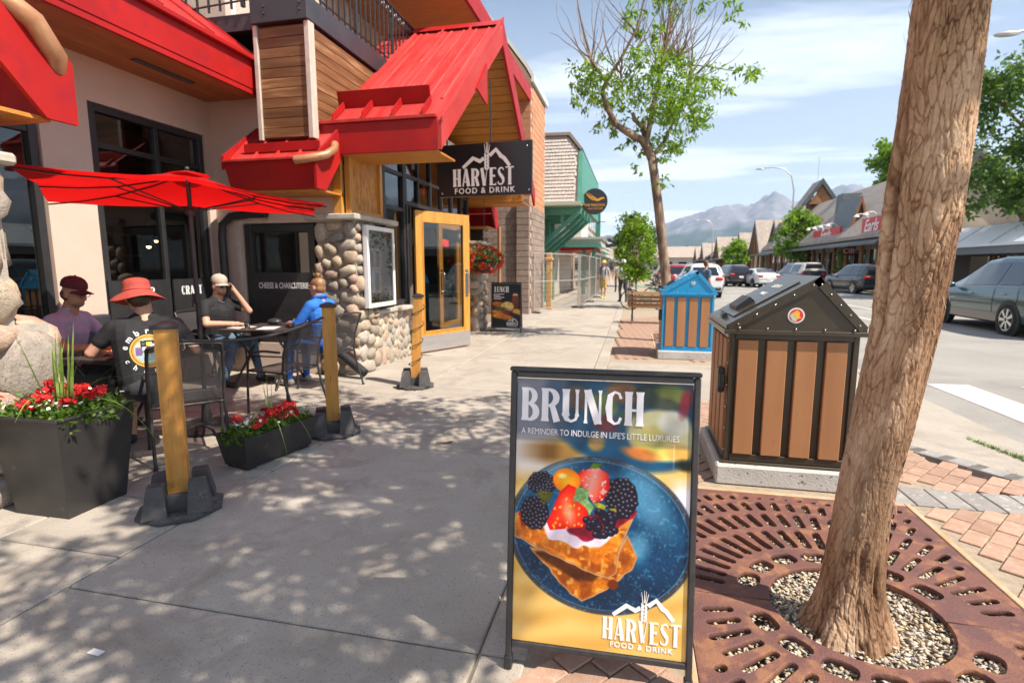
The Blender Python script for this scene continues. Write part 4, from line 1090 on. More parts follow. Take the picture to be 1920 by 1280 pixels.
# --- the half-bare street tree behind the blue bin
t2 = thing('street_tree', 'thin half bare street tree with bright leaf clumps behind the blue bin', 'tree', (.72, 11.3, 0), world=True)
Y2 = 11.3
tk = MB().tube([(.74,Y2,-.05),(.72,Y2,.1),(.66,Y2,.8),(.64,Y2,1.13),(.55,Y2+.03,1.82),(.45,Y2+.05,2.55),(.35,Y2,3.17),(.27,Y2,3.63)], [.13,.112,.104,.10,.096,.092,.088,.088], 14)
ob('trunk', tk, m_bark2, t2, 180)
lb = MB()
def br(pts, r0, r1, dy=0):
    k = len(pts); lb.tube([(p[0], Y2 + dy*i/(k-1), p[1]) for i, p in enumerate(pts)], [r0 + (r1-r0)*i/(k-1) for i in range(k)], 7)
br([(.27,3.60),(.08,3.94),(-.18,4.07),(-.44,4.24),(-.6,4.53),(-.71,4.83),(-.61,5.03),(-.37,5.35),(-.08,5.86),(.1,6.6)], .085, .015, -.5)
br([(.27,3.60),(.17,3.93),(.09,4.19),(.1,4.44)], .08, .04, .3)
br([(.15,3.9),(.26,4.57),(.35,5.06),(.4,5.44),(.46,5.91),(.55,6.65)], .06, .014, .4)
br([(.08,4.19),(-.08,4.35),(-.13,4.48)], .05, .035, .0)
br([(.26,3.62),(.49,3.92),(.64,4.26),(.98,5.11)], .05, .012, .3)
rr = random.Random(4)
for st, k in (((.39,5.25),26),((-.93,5.45),12),((-.36,5.11),14),((.46,5.7),20),((.68,5.32),16),((-.1,5.8),12),((.9,5.0),14)):
    for i in range(k):
        a = rr.uniform(-.9,.9) + (.5 if st[0] > .5 else -.2 if st[0] < -.5 else 0); L_ = rr.uniform(.5,1.5); x, z = st; yy = Y2 + rr.uniform(-.5,.5)
        pts = [(x, yy, z)]
        for q in range(5):
            a *= .9; a += rr.gauss(0,.12); x += math.sin(a)*L_/5; z += math.cos(a)*L_/5; yy += rr.gauss(0,.05); pts.append((x, yy, z))
        lb.tube(pts, [.014,.011,.009,.007,.005,.003], 4)
br([(.68,5.32),(1.26,5.23),(1.79,5.1)], .016, .006)
br([(-.61,5.03),(-.93,5.47),(-1.08,5.95),(-1.21,6.45),(-1.27,6.84)], .035, .01)
ob('limbs', lb, m_bark2, t2, 60)
C2 = [(-1.03,5.26,.35),(-1.19,5.02,.24),(-.72,5.08,.38),(-.51,4.82,.35),(-.01,5.18,.38),(-.2,4.95,.38),(.4,4.91,.49),(.16,4.68,.44),(.85,4.68,.41),(.99,4.87,.31),(.72,4.3,.44),(.37,4.37,.41),(.53,4.01,.38),(1.84,5.05,.27),(1.61,4.97,.24),(1.98,4.94,.15),(-.87,4.69,.27),(-1.18,4.61,.15),(-.39,4.46,.26),(-.81,4.39,.2),(-.17,3.85,.17),(.08,3.89,.22),(.5,3.67,.22),(.79,3.95,.24),(0,3.33,.12),(.47,3.11,.1),(.56,3.26,.1),(.67,5.61,.27),(.53,5.38,.24),(-.13,6.06,.24),(-.08,5.86,.2),(.59,6.32,.33),(.35,6.39,.24),(1.77,6.3,.2),(1.31,6.25,.28),(1.2,4.52,.31),(1.11,4.28,.26),(.27,5.69,.2),(-.54,4.07,.15),(1.18,5.0,.22),(.75,4.88,.44)]
rr = random.Random(9)
pts = blob_points([(x, Y2 + rr.uniform(-.75,.75), z, r_*.95) for x, z, r_ in C2], 260, 6)
leaf_cloud('crown', pts, .105, m_leaf_y, t2, aspect=.34, seed=8, droop=.8)

def simple_tree(name, label, x, y, h, crown, per, mat, lsize, tr=.07, seed=1, group=None, lean=0):
    t = thing(name, label, 'tree', (x, y, -.05), group=group)
    r_ = random.Random(seed)
    mb = MB().tube([(0,0,-.1),(lean*.3,0,h*.3),(lean*.6,.02,h*.6),(lean,0,h*.95)], [tr*1.2,tr,tr*.8,tr*.3], 8)
    for k in range(9):
        a = r_.uniform(0,2*PI); z = h*r_.uniform(.35,.8); L_ = h*r_.uniform(.15,.3)
        mb.tube([(lean*z/h,0,z),(lean*z/h+math.cos(a)*L_*.5,math.sin(a)*L_*.5,z+L_*.5),(lean*z/h+math.cos(a)*L_*.9,math.sin(a)*L_*.9,z+L_*1.1)], [tr*.5,tr*.35,tr*.12], 6)
    ob('trunk', mb, m_bark2, t, 60)
    leaf_cloud('crown', blob_points(crown, per, seed), lsize, mat, t, seed=seed, aspect=.5)
    return t
def ragged(cx, cy, z0, z1, rad, n, seed, taper=True):
    r_ = random.Random(seed); out = []
    for k in range(n):
        t = r_.random()
        w = rad*(math.sin(PI*min(1, t*.85+.12))**.8 if taper else 1)
        a = r_.uniform(0,2*PI); q = w*math.sqrt(r_.random())
        out.append((cx + math.cos(a)*q, cy + math.sin(a)*q, z0 + (z1-z0)*t, r_.uniform(.16,.3)*(rad/.7)))
    return out
simple_tree('young_tree', 'small bushy bright green tree beside the parked bicycles', .08, 20.2, 3.3, ragged(0,0,1.15,3.2,.72,70,1), 120, m_leaf_y, .12, .04, 1)
simple_tree('street_tree', 'dark leafy tree behind the small bushy tree', -.1, 42, 5.2, ragged(0,0,2.0,5.2,1.5,50,2), 45, m_leaf_d, .26, .1, 2)
simple_tree('street_tree', 'tall loose crowned green tree in front of the log fronted shops', 15.1, 57, 6.6, ragged(0,0,2.4,6.6,2.1,60,3), 24, m_leaf_y, .30, .12, 3)
simple_tree('street_tree', 'small round green tree beside the far gabled shop', 15.0, 88, 5.0, ragged(0,0,1.8,5.0,1.9,46,4), 32, m_leaf_y, .38, .1, 4)
simple_tree('young_tree', 'short sapling in front of the shop entrance with the dark red sign', 15.4, 46.5, 2.9, ragged(0,0,1.3,2.9,.7,30,5), 40, m_leaf_y, .16, .04, 5)
simple_tree('street_tree', 'tall airy tree behind the white canopy', 17.5, 30.5, 10.5, ragged(.4,0,4.6,10.8,2.9,60,6,False), 28, m_leaf_d, .26, .2, 6, lean=.9)
simple_tree('street_tree', 'second airy tree beside the white canopy, nearer the teal car', 21.0, 29.5, 10, ragged(0,0,4.8,10.8,2.6,44,7,False), 28, m_leaf_d, .26, .18, 7)
simple_tree('street_tree', 'leafy tree rising behind the shingled shop roof', 24.0, 58, 11.5, ragged(0,0,8.3,12.5,2.6,40,8,False), 36, m_leaf_y, .42, .16, 8)
# far bank of trees at the end of the street
tp = []
for k in range(70):
    x = -30 + 75*random.random(); y = 190 + 80*random.random(); tp += ragged(x, y, .5, random.uniform(4,9), 3.0, 5, k)
o = leaf_cloud('distant_trees', blob_points([(a,b,c,r_*1.2) for a,b,c,r_ in tp], 6, 3), 1.3, m_leaf_d); o['kind'] = 'stuff'; tag(o, 'far off belt of dark trees closing the end of the street', 'trees')

# --- flowers
m_petal = M('red_petal', (.62,.012,.010), (.45,.006,.008), scale=30, rough=.55)
m_petal_o = M('orange_red_petal', (.75,.06,.012), (.60,.02,.01), scale=30, rough=.55)
m_petal_w = M('white_petal', (.80,.78,.76), rough=.6)
m_blade = leaf_mat('grass_blade_green', (.16,.27,.05), (.22,.34,.07), (.30,.42,.10), trans=.3)
m_fol = leaf_mat('bedding_leaf', (.05,.12,.015), (.09,.18,.025), (.15,.25,.04))
m_soil = M('potting_soil', (.04,.028,.018), (.07,.05,.03), scale=30, rough=.95, bump=.8, bscale=60)
def flower_mesh(rad, mat, seed, n=5):
    r_ = random.Random(seed); mb = MB()
    for head in range(1):
        for k in range(n):
            a = 2*PI*k/n + r_.uniform(-.2,.2); c, s = math.cos(a), math.sin(a); w = rad*.50
            P = [(0,0,0), (c*rad*.55 - s*w, s*rad*.55 + c*w, rad*.28), (c*rad - s*w*.5, s*rad + c*w*.5, rad*r_.uniform(.1,.35)), (c*rad + s*w*.5, s*rad - c*w*.5, rad*r_.uniform(.1,.35)), (c*rad*.55 + s*w, s*rad*.55 - c*w, rad*.28)]
            mb.add(P, [(0,4,3,2,1)])
    return mb.mesh('flower', mat)
def cluster_mesh(rad, mat, seed, n=16):
    """geranium head: a ball of small florets"""
    r_ = random.Random(seed); mb = MB()
    for k in range(n):
        v = Vector((r_.gauss(0,1), r_.gauss(0,1), abs(r_.gauss(.4,.8)))).normalized()*rad*.8; q = v.to_track_quat('Z','Y').to_matrix(); s = rad*.42
        pts = [q @ Vector((math.cos(a)*s*(1 if i % 2 == 0 else .7), math.sin(a)*s*(1 if i % 2 == 0 else .7), s*.3 if i % 2 == 0 else .0)) + v for i, a in enumerate([2*PI*i/10 for i in range(10)])]
        mb.add([v] + pts, [(0, i+1, (i+1) % 10 + 1) for i in range(10)])
    return mb.mesh('flower', mat)
FL_RED = [flower_mesh(.036, m_petal, k) for k in range(3)]
FL_CL = [cluster_mesh(.042, m_petal, k) for k in range(3)]
FL_OR = [cluster_mesh(.055, m_petal_o, 10+k) for k in range(3)] + [cluster_mesh(.05, m_petal, 20)]
FL_WH = [flower_mesh(.013, m_petal_w, 30+k) for k in range(2)]
def blade(mb, p, tip, w, sag=.1):
    p, tip = Vector(p), Vector(tip); side = (tip-p).cross(Vector((0,0,1)));
    side = side.normalized() if side.length > 1e-4 else Vector((1,0,0))
    n = 8; L_ = []; R_ = []
    for i in range(n+1):
        t = i/n; c = p.lerp(tip, t) + Vector((0,0,1))*sag*4*t*(1-t); ww = w*(1-t**2)*.5 + .0004
        L_.append(c - side*ww); R_.append(c + side*ww)
    vs = L_ + R_; mb.add(vs, [(i, i+1, n+2+i, n+1+i) for i in range(n)])
def add_rnd(me, seed=0):
    a = me.attributes.new('rnd', 'FLOAT', 'FACE'); a.data.foreach_set('value', np.random.default_rng(seed).uniform(0,1,len(me.polygons)))

# ------------------------------------------------------------------ tree grate and its gravel
m_rust = M('rusted_iron', (.20,.085,.062), (.125,.058,.055), scale=5, rough=.75, bump=.4, bscale=120, spots=(.27,.125,.07), spot_scale=12, spot_lo=.52, spot_hi=.66, metal=.15)
def grate(cx, cy, x0, x1, y0, y1, label):
    g = thing('tree_grate', label, 'tree grate', (cx, cy, 0))
    a0, a1, b0, b1 = x0-cx, x1-cx, y0-cy, y1-cy
    m_ = .045
    def inside(p): return a0+m_ < p[0] < a1-m_ and b0+m_ < p[1] < b1-m_
    hole_r = .35
    loops_n = []
    def slot(th, r0, r1, w, half):
        d = Vector((math.cos(th), math.sin(th))); n_ = Vector((-d.y, d.x))
        # clip the outer end to the frame, and the sides to this half's joint
        r = r1
        while r > r0 and not all(inside(d*r + n_*s*w*.5) for s in (-1,1)): r -= .008
        if r - r0 < w*.5: return None
        if min(abs(d.y*q) for q in (r0, r)) < w*.5 + .014: return None
        pts = []; k = 5; ra = w/2
        L_ = r - r0
        if L_ < w: c = d*(r0+L_/2); tw = w if w > .08 else L_; return [tuple(c + d*math.copysign(abs(math.cos(a))**.7,math.cos(a))*L_/2 + n_*math.copysign(abs(math.sin(a))**.7,math.sin(a))*tw/2) for a in [2*PI*i/16 for i in range(16)]]
        c1, c2 = d*(r0+ra), d*(r-ra)
        for i in range(k+1): a = th + PI/2 + PI*i/k; pts.append(tuple(c1 + Vector((math.cos(a), math.sin(a)))*ra))
        for i in range(k+1): a = th - PI/2 + PI*i/k; pts.append(tuple(c2 + Vector((math.cos(a), math.sin(a)))*ra))
        return pts
    for half in (1, -1):
        lo, hi = (.003, b1) if half > 0 else (b0, -.003)
        arc_ = [(hole_r*math.cos(a), hole_r*math.sin(a)) for a in [R(1 + 178*i/30) for i in range(31)]]
        if half > 0: outl = [(a0,lo)] + [(a0,b1),(a1,b1),(a1,lo)] + arc_
        else: outl = [(a1,hi),(a1,b0),(a0,b0),(a0,hi)] + [(-x, -y) for x, y in arc_]
        loops = [outl]
        for (r0, r1, w, n_, ph) in ((.39,.495,.135,17,.5),(.535,.745,.047,48,.5),(.775,.955,.047,62,.5),(.985,1.12,.046,74,.5),(1.15,1.25,.042,90,.5),(1.28,1.38,.04,104,.5)):
            for i in range(n_):
                th = 2*PI*(i+ph)/n_
                if math.sin(th)*half <= 0: continue
                s_ = slot(th, r0, r1, w, half)
                if s_: loops.append(s_)
        me = curve_mesh(loops, ext=.011, bevel=.003)
        me.materials.append(m_rust)
        ob('grate_half', me, None, g, loc=(0,0,-.016))
    fr = MB(); t = .035
    fr.cbb((a0-t-.006,b0-t-.006,-.08),(a0-.006,b1+t+.006,.002), .004).cbb((a1+.006,b0-t-.006,-.08),(a1+t+.006,b1+t+.006,.002), .004).cbb((a0-.005,b0-t-.006,-.08),(a1+.005,b0-.006,.002), .004).cbb((a0-.005,b1+.006,-.08),(a1+.005,b1+t+.006,.002), .004)
    ob('frame', fr, M('rust_stained_frame', (.46,.26,.12), (.50,.38,.26), scale=6, rough=.85, bump=.3, bscale=90), g)
    # round cast seal near the far corner
    if cy < 5: 
        sl = MB()
        for r_ in (.05,.036,.022): sl.tube([(.42+r_*math.cos(2*PI*k/20), .98+r_*math.sin(2*PI*k/20), .0) for k in range(21)], .0035, 5, cap=False)
        ob('cast_seal', sl, m_rust, g, 60)
    return g
GC = (1.0, 2.47)
grate(*GC, *GR, 'rusty cast iron tree grate around the large flaking tree')
grate(.72, 11.3, .45, 1.70, 10.35, 12.6, 'small rusty tree grate at the foot of the half bare tree')
def gravel(x0, x1, y0, y1, n, size, seed, z0=-.055):
    r = np.random.default_rng(seed)
    base = np.array([(1,0,0),(-1,0,0),(0,1,0),(0,-1,0),(0,0,1),(0,0,-1)], float)
    F0 = np.array([(0,2,4),(2,1,4),(1,3,4),(3,0,4),(2,0,5),(1,2,5),(3,1,5),(0,3,5)])
    c = np.stack([r.uniform(x0,x1,n), r.uniform(y0,y1,n), z0 + r.uniform(-.004,.014,n)], 1)
    sc = size*np.stack([r.uniform(.6,1.5,n), r.uniform(.5,.9,n), r.uniform(.25,.6,n)], 1)*r.uniform(.5,1.25,(n,1))
    th = r.uniform(0, 2*PI, n); V = base[None]*sc[:,None,:]*(1+.25*r.normal(size=(n,6,1)))
    tl = r.normal(0,.25,(n,1)); V[:,:,2] += V[:,:,0]*tl
    X = V[:,:,0]*np.cos(th)[:,None] - V[:,:,1]*np.sin(th)[:,None]; Y = V[:,:,0]*np.sin(th)[:,None] + V[:,:,1]*np.cos(th)[:,None]
    V = np.stack([X, Y, V[:,:,2]], -1) + c[:,None,:]
    F_ = (F0[None] + (np.arange(n)*6)[:,None,None]).reshape(-1,3)
    me = bpy.data.meshes.new('gravel'); me.vertices.add(6*n); me.vertices.foreach_set('co', V.ravel())
    me.loops.add(F_.size); me.loops.foreach_set('vertex_index', F_.ravel()); me.polygons.add(len(F_)); me.polygons.foreach_set('loop_start', np.arange(0,F_.size,3)); me.update(calc_edges=True)
    me.polygons.foreach_set('use_smooth', [True]*len(F_))
    a = me.attributes.new('rnd','FLOAT','FACE'); a.data.foreach_set('value', np.repeat(r.uniform(0,1,n), 8))
    return me
def gravel_mat():
    m = bpy.data.materials.new('pebble'); m.use_nodes = True; nt = m.node_tree; N = nt.nodes.new; L = nt.links.new; bs = nt.nodes['Principled BSDF']; bs.inputs['Roughness'].default_value = .75
    at = N('ShaderNodeAttribute'); at.attribute_name = 'rnd'; rp = N('ShaderNodeValToRGB'); rp.color_ramp.interpolation = 'CONSTANT'; e = rp.color_ramp.elements
    cols = [(.38,.33,.28),(.55,.47,.37),(.46,.36,.24),(.30,.27,.25),(.58,.52,.43),(.50,.38,.23),(.42,.38,.34),(.62,.51,.35),(.36,.29,.22)]
    for i, c in enumerate(cols):
        q = e[i] if i < 2 else e.new(i/len(cols)); q.position = i/len(cols); q.color = (*c, 1)
    L(at.outputs['Fac'], rp.inputs[0]); L(rp.outputs[0], bs.inputs['Base Color']); return m
m_peb = gravel_mat()
o = ob('gravel', gravel(GR[0]+.01, GR[1]-.01, GR[2]+.01, GR[3]-.01, 17000, .0145, 3, -.040), m_peb); o['kind'] = 'stuff'; tag(o, 'loose tan and grey gravel under the tree grate', 'gravel')
struct('grate_bed', MB().quad((GR[0],GR[2],-.0115+.0),(GR[1],GR[2],-.0115),(GR[1],GR[3],-.0115),(GR[0],GR[3],-.0115)), m_soil) if False else None
# fallen leaf litter on the pavement
for k, (x, y, a) in enumerate(((-1.55,4.22,.4),(-1.50,4.26,1.0))):
    lf = MB().sheet(lambda u, v: ((u-.5)*.11, (v-.5)*.03*math.sin(PI*u), .004+.012*abs(v-.5)+.006*math.sin(7*u)), 6, 2)
    o = ob('fallen_leaf', lf, M('dry_leaf', (.24,.15,.08), (.34,.22,.12), scale=30, rough=.8), None, 60, loc=(x,y,.002), rot=(0,0,a), scl=(1.25-.5*k,)*3); tag(o, ('larger curled dry brown leaf lying across the sidewalk joint', 'smaller dry brown leaf touching the larger curled leaf')[k], 'leaf', 'dry leaves on the sidewalk')
o = ob('paper_scrap', MB().prism([(-.03,-.012,0),(.03,-.015,0),(.033,.012,0),(-.026,.016,0)], (0,0,.002)), m_white, None, loc=(-2.02,1.52,.001)); tag(o, 'small white scrap of paper on the shaded sidewalk', 'paper')

# ------------------------------------------------------------------ poster pictures, painted into the mesh's colour attribute
def painter(nx, ny, H_):
    x, y = np.meshgrid((np.arange(nx+1)/nx), np.arange(ny+1)/ny*H_); C_ = np.zeros((ny+1, nx+1, 3))
    r = np.random.default_rng(12)
    def nse(f, seed=0):
        # smooth value noise
        rr_ = np.random.default_rng(seed); g = rr_.uniform(0,1,(int(f*H_)+4, int(f)+4)); gx = x*f; gy = y*f; ix = gx.astype(int); iy = gy.astype(int); fx = gx-ix; fy = gy-iy
        fx = fx*fx*(3-2*fx); fy = fy*fy*(3-2*fy)
        return (g[iy,ix]*(1-fx)+g[iy,ix+1]*fx)*(1-fy)+(g[iy+1,ix]*(1-fx)+g[iy+1,ix+1]*fx)*fy
    def ell(cx, cy, rx, ry, rot=0, soft=.01):
        c, s = math.cos(rot), math.sin(rot); dx = x-cx; dy = y-cy; u = (dx*c+dy*s)/rx; v = (-dx*s+dy*c)/ry; d = np.sqrt(u*u+v*v)
        return np.clip((1-d)*min(rx,ry)/soft + .5, 0, 1), d
    def poly(P, soft=.008, wob=0, seed=3):
        P = np.array(P, float); n = len(P); xx, yy = x, y
        if wob: xx = x + wob*(nse(22, seed)-.5); yy = y + wob*(nse(22, seed+1)-.5)
        ins = np.zeros_like(x, bool); dm = np.full_like(x, 9.)
        for i in range(n):
            a, b = P[i], P[(i+1) % n]
            ins ^= ((a[1] > yy) != (b[1] > yy)) & (xx < (b[0]-a[0])*(yy-a[1])/(b[1]-a[1]+1e-12)+a[0])
            t = np.clip(((xx-a[0])*(b[0]-a[0])+(yy-a[1])*(b[1]-a[1]))/((b-a)@(b-a)+1e-12), 0, 1)
            dm = np.minimum(dm, np.hypot(xx-a[0]-t*(b[0]-a[0]), yy-a[1]-t*(b[1]-a[1])))
        sd = np.where(ins, dm, -dm)
        return np.clip(sd/soft+.5, 0, 1), sd
    def put(mask, col):
        col = np.array(col, float)
        C_[:] = C_*(1-mask[...,None]) + (col if col.ndim == 3 else col[None,None])*mask[...,None]
    return x, y, C_, nse, ell, poly, put
def lerp3(a, b, t): return np.array(a)[None,None]*(1-t[...,None]) + np.array(b)[None,None]*t[...,None]
def to_mesh(name, C_, W, H_, nx, ny):
    lin = np.where(C_ <= .04045, C_/12.92, ((np.clip(C_,0,1)+.055)/1.055)**2.4)
    gx, gy = np.meshgrid(np.arange(nx+1)/nx*W - W/2, H_ - np.arange(ny+1)/ny*H_)
    V = np.stack([gx, np.zeros_like(gx), gy], -1).reshape(-1,3)
    idx = np.arange((nx+1)*(ny+1)).reshape(ny+1, nx+1)
    F_ = np.stack([idx[1:,:-1], idx[1:,1:], idx[:-1,1:], idx[:-1,:-1]], -1).reshape(-1,4)
    me = bpy.data.meshes.new(name); me.vertices.add(len(V)); me.vertices.foreach_set('co', V.ravel()); me.loops.add(F_.size); me.loops.foreach_set('vertex_index', F_.ravel())
    me.polygons.add(len(F_)); me.polygons.foreach_set('loop_start', np.arange(0,F_.size,4)); me.update(calc_edges=True)
    a = me.attributes.new('print','FLOAT_COLOR','POINT'); a.data.foreach_set('color', np.concatenate([lin.reshape(-1,3), np.ones((len(V),1))], 1).ravel())
    return me
def brunch_picture(nx=300, ny=465):
    H_ = 1.55; x, y, C_, nse, ell, poly, put = painter(nx, ny, H_)
    X = lambda c: (c-57)/690.; Yc = lambda c: (c-72)/718.
    n1, n2, n3 = nse(6,1), nse(24,2), .6*nse(70,3)+.4*nse(150,4)
    put(np.ones_like(x), lerp3((.78,.62,.34),(.90,.78,.52), np.clip(.5+.5*np.sin((y*1.0+x*.18)*38+2*n1),0,1)*.5+.3*n1))   # wooden table
    put(np.clip((.62-y)/.12,0,1)*np.clip((.3-x)/.15,0,1), (.86,.83,.82)); put(np.clip((x-.86)/.08,0,1)*np.clip((y-.5)/.1,0,1)*np.clip((1.0-y)/.2,0,1), (.90,.88,.90))
    put(np.clip((.22-abs(x-.2))/.2,0,1)*np.clip((.09-abs(y-.42))/.06,0,1), (.50,.36,.18))
    # second plate, out of focus, behind
    m, d = ell(.68,.14,.52,.36,.12,.04); put(m, lerp3((.07,.20,.30),(.12,.34,.47), n1)); put(np.clip(1-abs(d-.97)/.03,0,1)*.6, (.22,.32,.38))
    for (cx, cy, rx, ry, c) in ((.35,.10,.08,.07,(.45,.33,.22)),(.5,.14,.09,.07,(.38,.45,.16)),(.62,.06,.10,.06,(.55,.35,.15)),(.52,.24,.07,.05,(.40,.10,.10)),(.78,.07,.10,.07,(.12,.16,.10)),(.9,.06,.1,.05,(.50,.52,.16)),(.86,.12,.07,.04,(.22,.24,.14)),(.66,.2,.06,.06,(.30,.36,.22)),(.47,.35,.05,.05,(.62,.50,.30)),(.83,.29,.19,.14,(.93,.88,.62)),(.80,.33,.14,.09,(.86,.80,.42)),(.9,.22,.09,.07,(.95,.93,.83)),(.72,.40,.10,.035,(.80,.50,.28)),(.93,.38,.07,.05,(.83,.66,.35)),(.96,.1,.03,.08,(.55,.06,.10)),(.97,.45,.05,.03,(.10,.12,.10))):
        m, d = ell(cx,cy,rx,ry,.2,.025); put(m*.95, np.array(c)*(1)+np.zeros((*x.shape,3)) + .10*(n2[...,None]-.5))
    m = np.clip((.34-y)/.03,0,1)*np.clip((.30-x)/.05+.5,0,1); put(m*.62, (.47,.48,.54))        # grey tint behind the heading
    m = np.clip((.37-y)/.02,0,1); put(m*.42, (.24,.27,.33))
    # the main plate
    m, d = ell(.50,.885,.535,.452,.10,.012); put(m, lerp3((.035,.16,.27),(.13,.42,.58), np.clip(.62*n1+.38*n3 + .25*(.6-d),0,1)))
    put(m*np.clip((d-.80)/.16,0,1)*.5, (.05,.15,.24)); put(m*np.clip(1-abs(d-.975)/.022,0,1)*.9, (.40,.27,.20)); put(m*np.clip(1-abs(d-.945)/.015,0,1)*.5, (.55,.66,.74))
    hl, _ = ell(.77,.66,.09,.20,-.5,.09); put(m*hl*.5, (.52,.70,.80)); hl, _ = ell(.20,.55,.16,.05,-.5,.06); put(m*hl*.5, (.62,.76,.86)); hl,_ = ell(.72,.93,.06,.08,.3,.06); put(m*hl*.45, (.60,.78,.86))
    sh, _ = ell(.42,1.1,.36,.18,.25,.08); put(m*sh*.6, (.03,.10,.17))
    put(m*np.clip((n3-.66)/.12,0,1)*.35, (.45,.66,.78))
    tn = np.clip(.5*n2+.5*n3,0,1)
    def toast(P, c0, c1, edge=(.62,.40,.24)):
        m, sd = poly(P, .008, .012); put(m, lerp3(c0, c1, np.clip(1.5*tn-.25,0,1))); put(m*np.clip((nse(14,21)-.52)/.2,0,1)*.55, (.42,.17,.035)); put(m*np.clip((nse(40,22)-.62)/.15,0,1)*.5, (.98,.78,.42)); put(m*np.clip(1-sd/.020,0,1)*.8, edge); put(m*np.clip(1-sd/.007,0,1)*.7, (.88,.76,.62)); return m, sd
    L_ = lambda pts: [(X(a), Yc(b)) for a, b in pts]
    toast(L_([(120,780),(215,800),(380,830),(470,800),(510,690),(552,780),(535,830),(460,905),(385,965),(340,985),(290,960),(200,860)]), (.52,.26,.07), (.82,.52,.18))
    m, sd = poly(L_([(140,795),(230,800),(420,860),(380,900),(330,905),(210,850)]), .02, .01); put(m*.8, (.20,.085,.03))
    m, _ = ell(X(462), Yc(903), .03,.03,0,.01); put(m, (.40,.17,.06))
    toast(L_([(57,650),(90,625),(190,660),(440,690),(520,615),(545,600),(500,700),(480,780),(472,850),(440,880),(390,870),(230,810),(120,770),(57,740)]), (.66,.34,.08), (.93,.62,.22), (.55,.42,.34))
    m, sd = poly(L_([(60,690),(200,730),(420,780),(470,740),(465,830),(430,850),(240,790),(60,735)]), .02, .02); put(m*.45*(n2 > .4), (.55,.25,.05))
    m, sd = poly(L_([(100,660),(180,690),(200,735),(330,765),(420,745),(475,690),(440,660),(200,640)]), .01, .03, 8); put(m, lerp3((.93,.90,.92),(.80,.74,.80), n2))
    m, sd = poly(L_([(75,640),(110,600),(160,620),(130,690),(90,690)]), .01, .02, 9); put(m*.9, (.55,.10,.10))
    m, sd = poly(L_([(270,690),(330,640),(460,590),(545,585),(540,625),(480,660),(450,700),(360,730),(300,715)]), .01, .03, 11); put(m, lerp3((.30,.02,.12),(.62,.06,.22), n2))
    def berry(cx, cy, r_, seed, ry=1.0):
        cx, cy, r_ = X(cx), Yc(cy), r_/690.
        m, d = ell(cx, cy, r_, r_*ry, 0, .008); put(m, (.055,.04,.09))
        q = np.random.default_rng(seed)
        for k in range(46):
            a = 2.399*k; rad = r_*math.sqrt((k+.5)/46)*.97; bx, by = cx + rad*math.cos(a), cy + rad*ry*math.sin(a); br_ = r_*.155
            mm, dd = ell(bx, by, br_, br_, 0, .005); t = np.clip(dd,0,1)
            put(mm, lerp3((.20,.18,.27),(.04,.03,.07), t)); hm, _ = ell(bx-.25*br_, by-.35*br_, br_*.38, br_*.30, 0, .004); put(hm*.75, (.60,.60,.70))
    berry(165,508,56,1,.82); berry(485,545,64,3,1.25); berry(140,635,58,2,1.15)
    def straw(P, seed, inner=True):
        m, sd = poly(L_(P), .006, .006, seed); t = np.clip(sd/.10,0,1); put(m, lerp3((.84,.10,.05),(.98,.40,.22), t)); put(m*np.clip(1-sd/.02,0,1)*.7, (.70,.05,.03)); return m, sd
    m, sd = straw([(300,470),(330,440),(390,425),(432,450),(437,510),(415,560),(375,570),(345,530)], 4); put(m*np.clip(1-abs(x-X(365)+.3*(y-Yc(500)))/.09,0,1)*.75, (.95,.76,.74)); put(m*(n3 > .66)*.8, (.98,.86,.84))
    m, d = ell(X(268), Yc(490), .082,.072,.2,.008); put(m, lerp3((1.0,.72,.16),(.86,.46,.04), np.clip(d,0,1))); hm, _ = ell(X(250), Yc(470), .025,.014,0,.012); put(hm*.8, (1,.93,.70))
    m, sd = straw([(272,505),(300,515),(345,570),(357,625),(335,680),(270,690),(205,700),(192,670),(215,610),(240,540)], 6); put(m*np.clip(1-abs(x-X(272)-.25*(y-Yc(600)))/.045,0,1)*np.clip(1-abs(y-Yc(625))/.11,0,1)*.8, (.99,.80,.70))
    q = np.random.default_rng(5)
    for k in range(26):
        a, b = q.uniform(215,345), q.uniform(560,690); mm, _ = ell(X(a), Yc(b), .006,.009,.3,.003); put(mm*m*.8, (.98,.72,.30))
    for k in range(34):
        a, b = q.uniform(350,465), q.uniform(600,710)
        if b < 640 and a < 375: continue
        mm, dd = ell(X(a), Yc(b), .022,.021,0,.005); put(mm, lerp3((.16,.15,.26),(.05,.035,.09), np.clip(dd,0,1))); hm,_ = ell(X(a)-.005, Yc(b)-.007, .007,.005,0,.004); put(hm*.6, (.55,.58,.72))
    for P, c in (([(300,520),(330,512),(360,525),(358,560),(378,590),(368,630),(345,600),(320,575),(298,570)],(.62,.80,.52)),([(360,435),(375,412),(408,403),(402,425),(380,437)],(.36,.55,.16)),([(375,575),(395,565),(430,580),(425,600),(390,595)],(.80,.78,.22)),([(440,590),(465,595),(462,610)],(.75,.72,.20)),([(140,560),(160,540),(215,540),(205,565),(200,585),(160,575)],(.42,.42,.16)),([(165,580),(185,585),(180,600)],(.50,.50,.18))):
        m, sd = poly(L_(P), .007, .02, 14); put(m, lerp3(c, [v*.6 for v in c], n3))
    put(np.clip(1-abs(x-.905)/.006,0,1)*np.clip(1-abs(y-.40)/.10,0,1)*.6, (.95,.93,.92))
    C_ = np.clip(C_.mean(2, keepdims=True) + (C_ - C_.mean(2, keepdims=True))*1.12, 0, 1); C_ = np.clip(.5 + (C_-.5)*1.10 + .02, 0, 1)
    C_ *= (1 - .05*(np.arange(C_.shape[0]) % 4 == 0))[:,None,None]           # fine ribbing of the fluted plastic board
    return C_, nx, ny
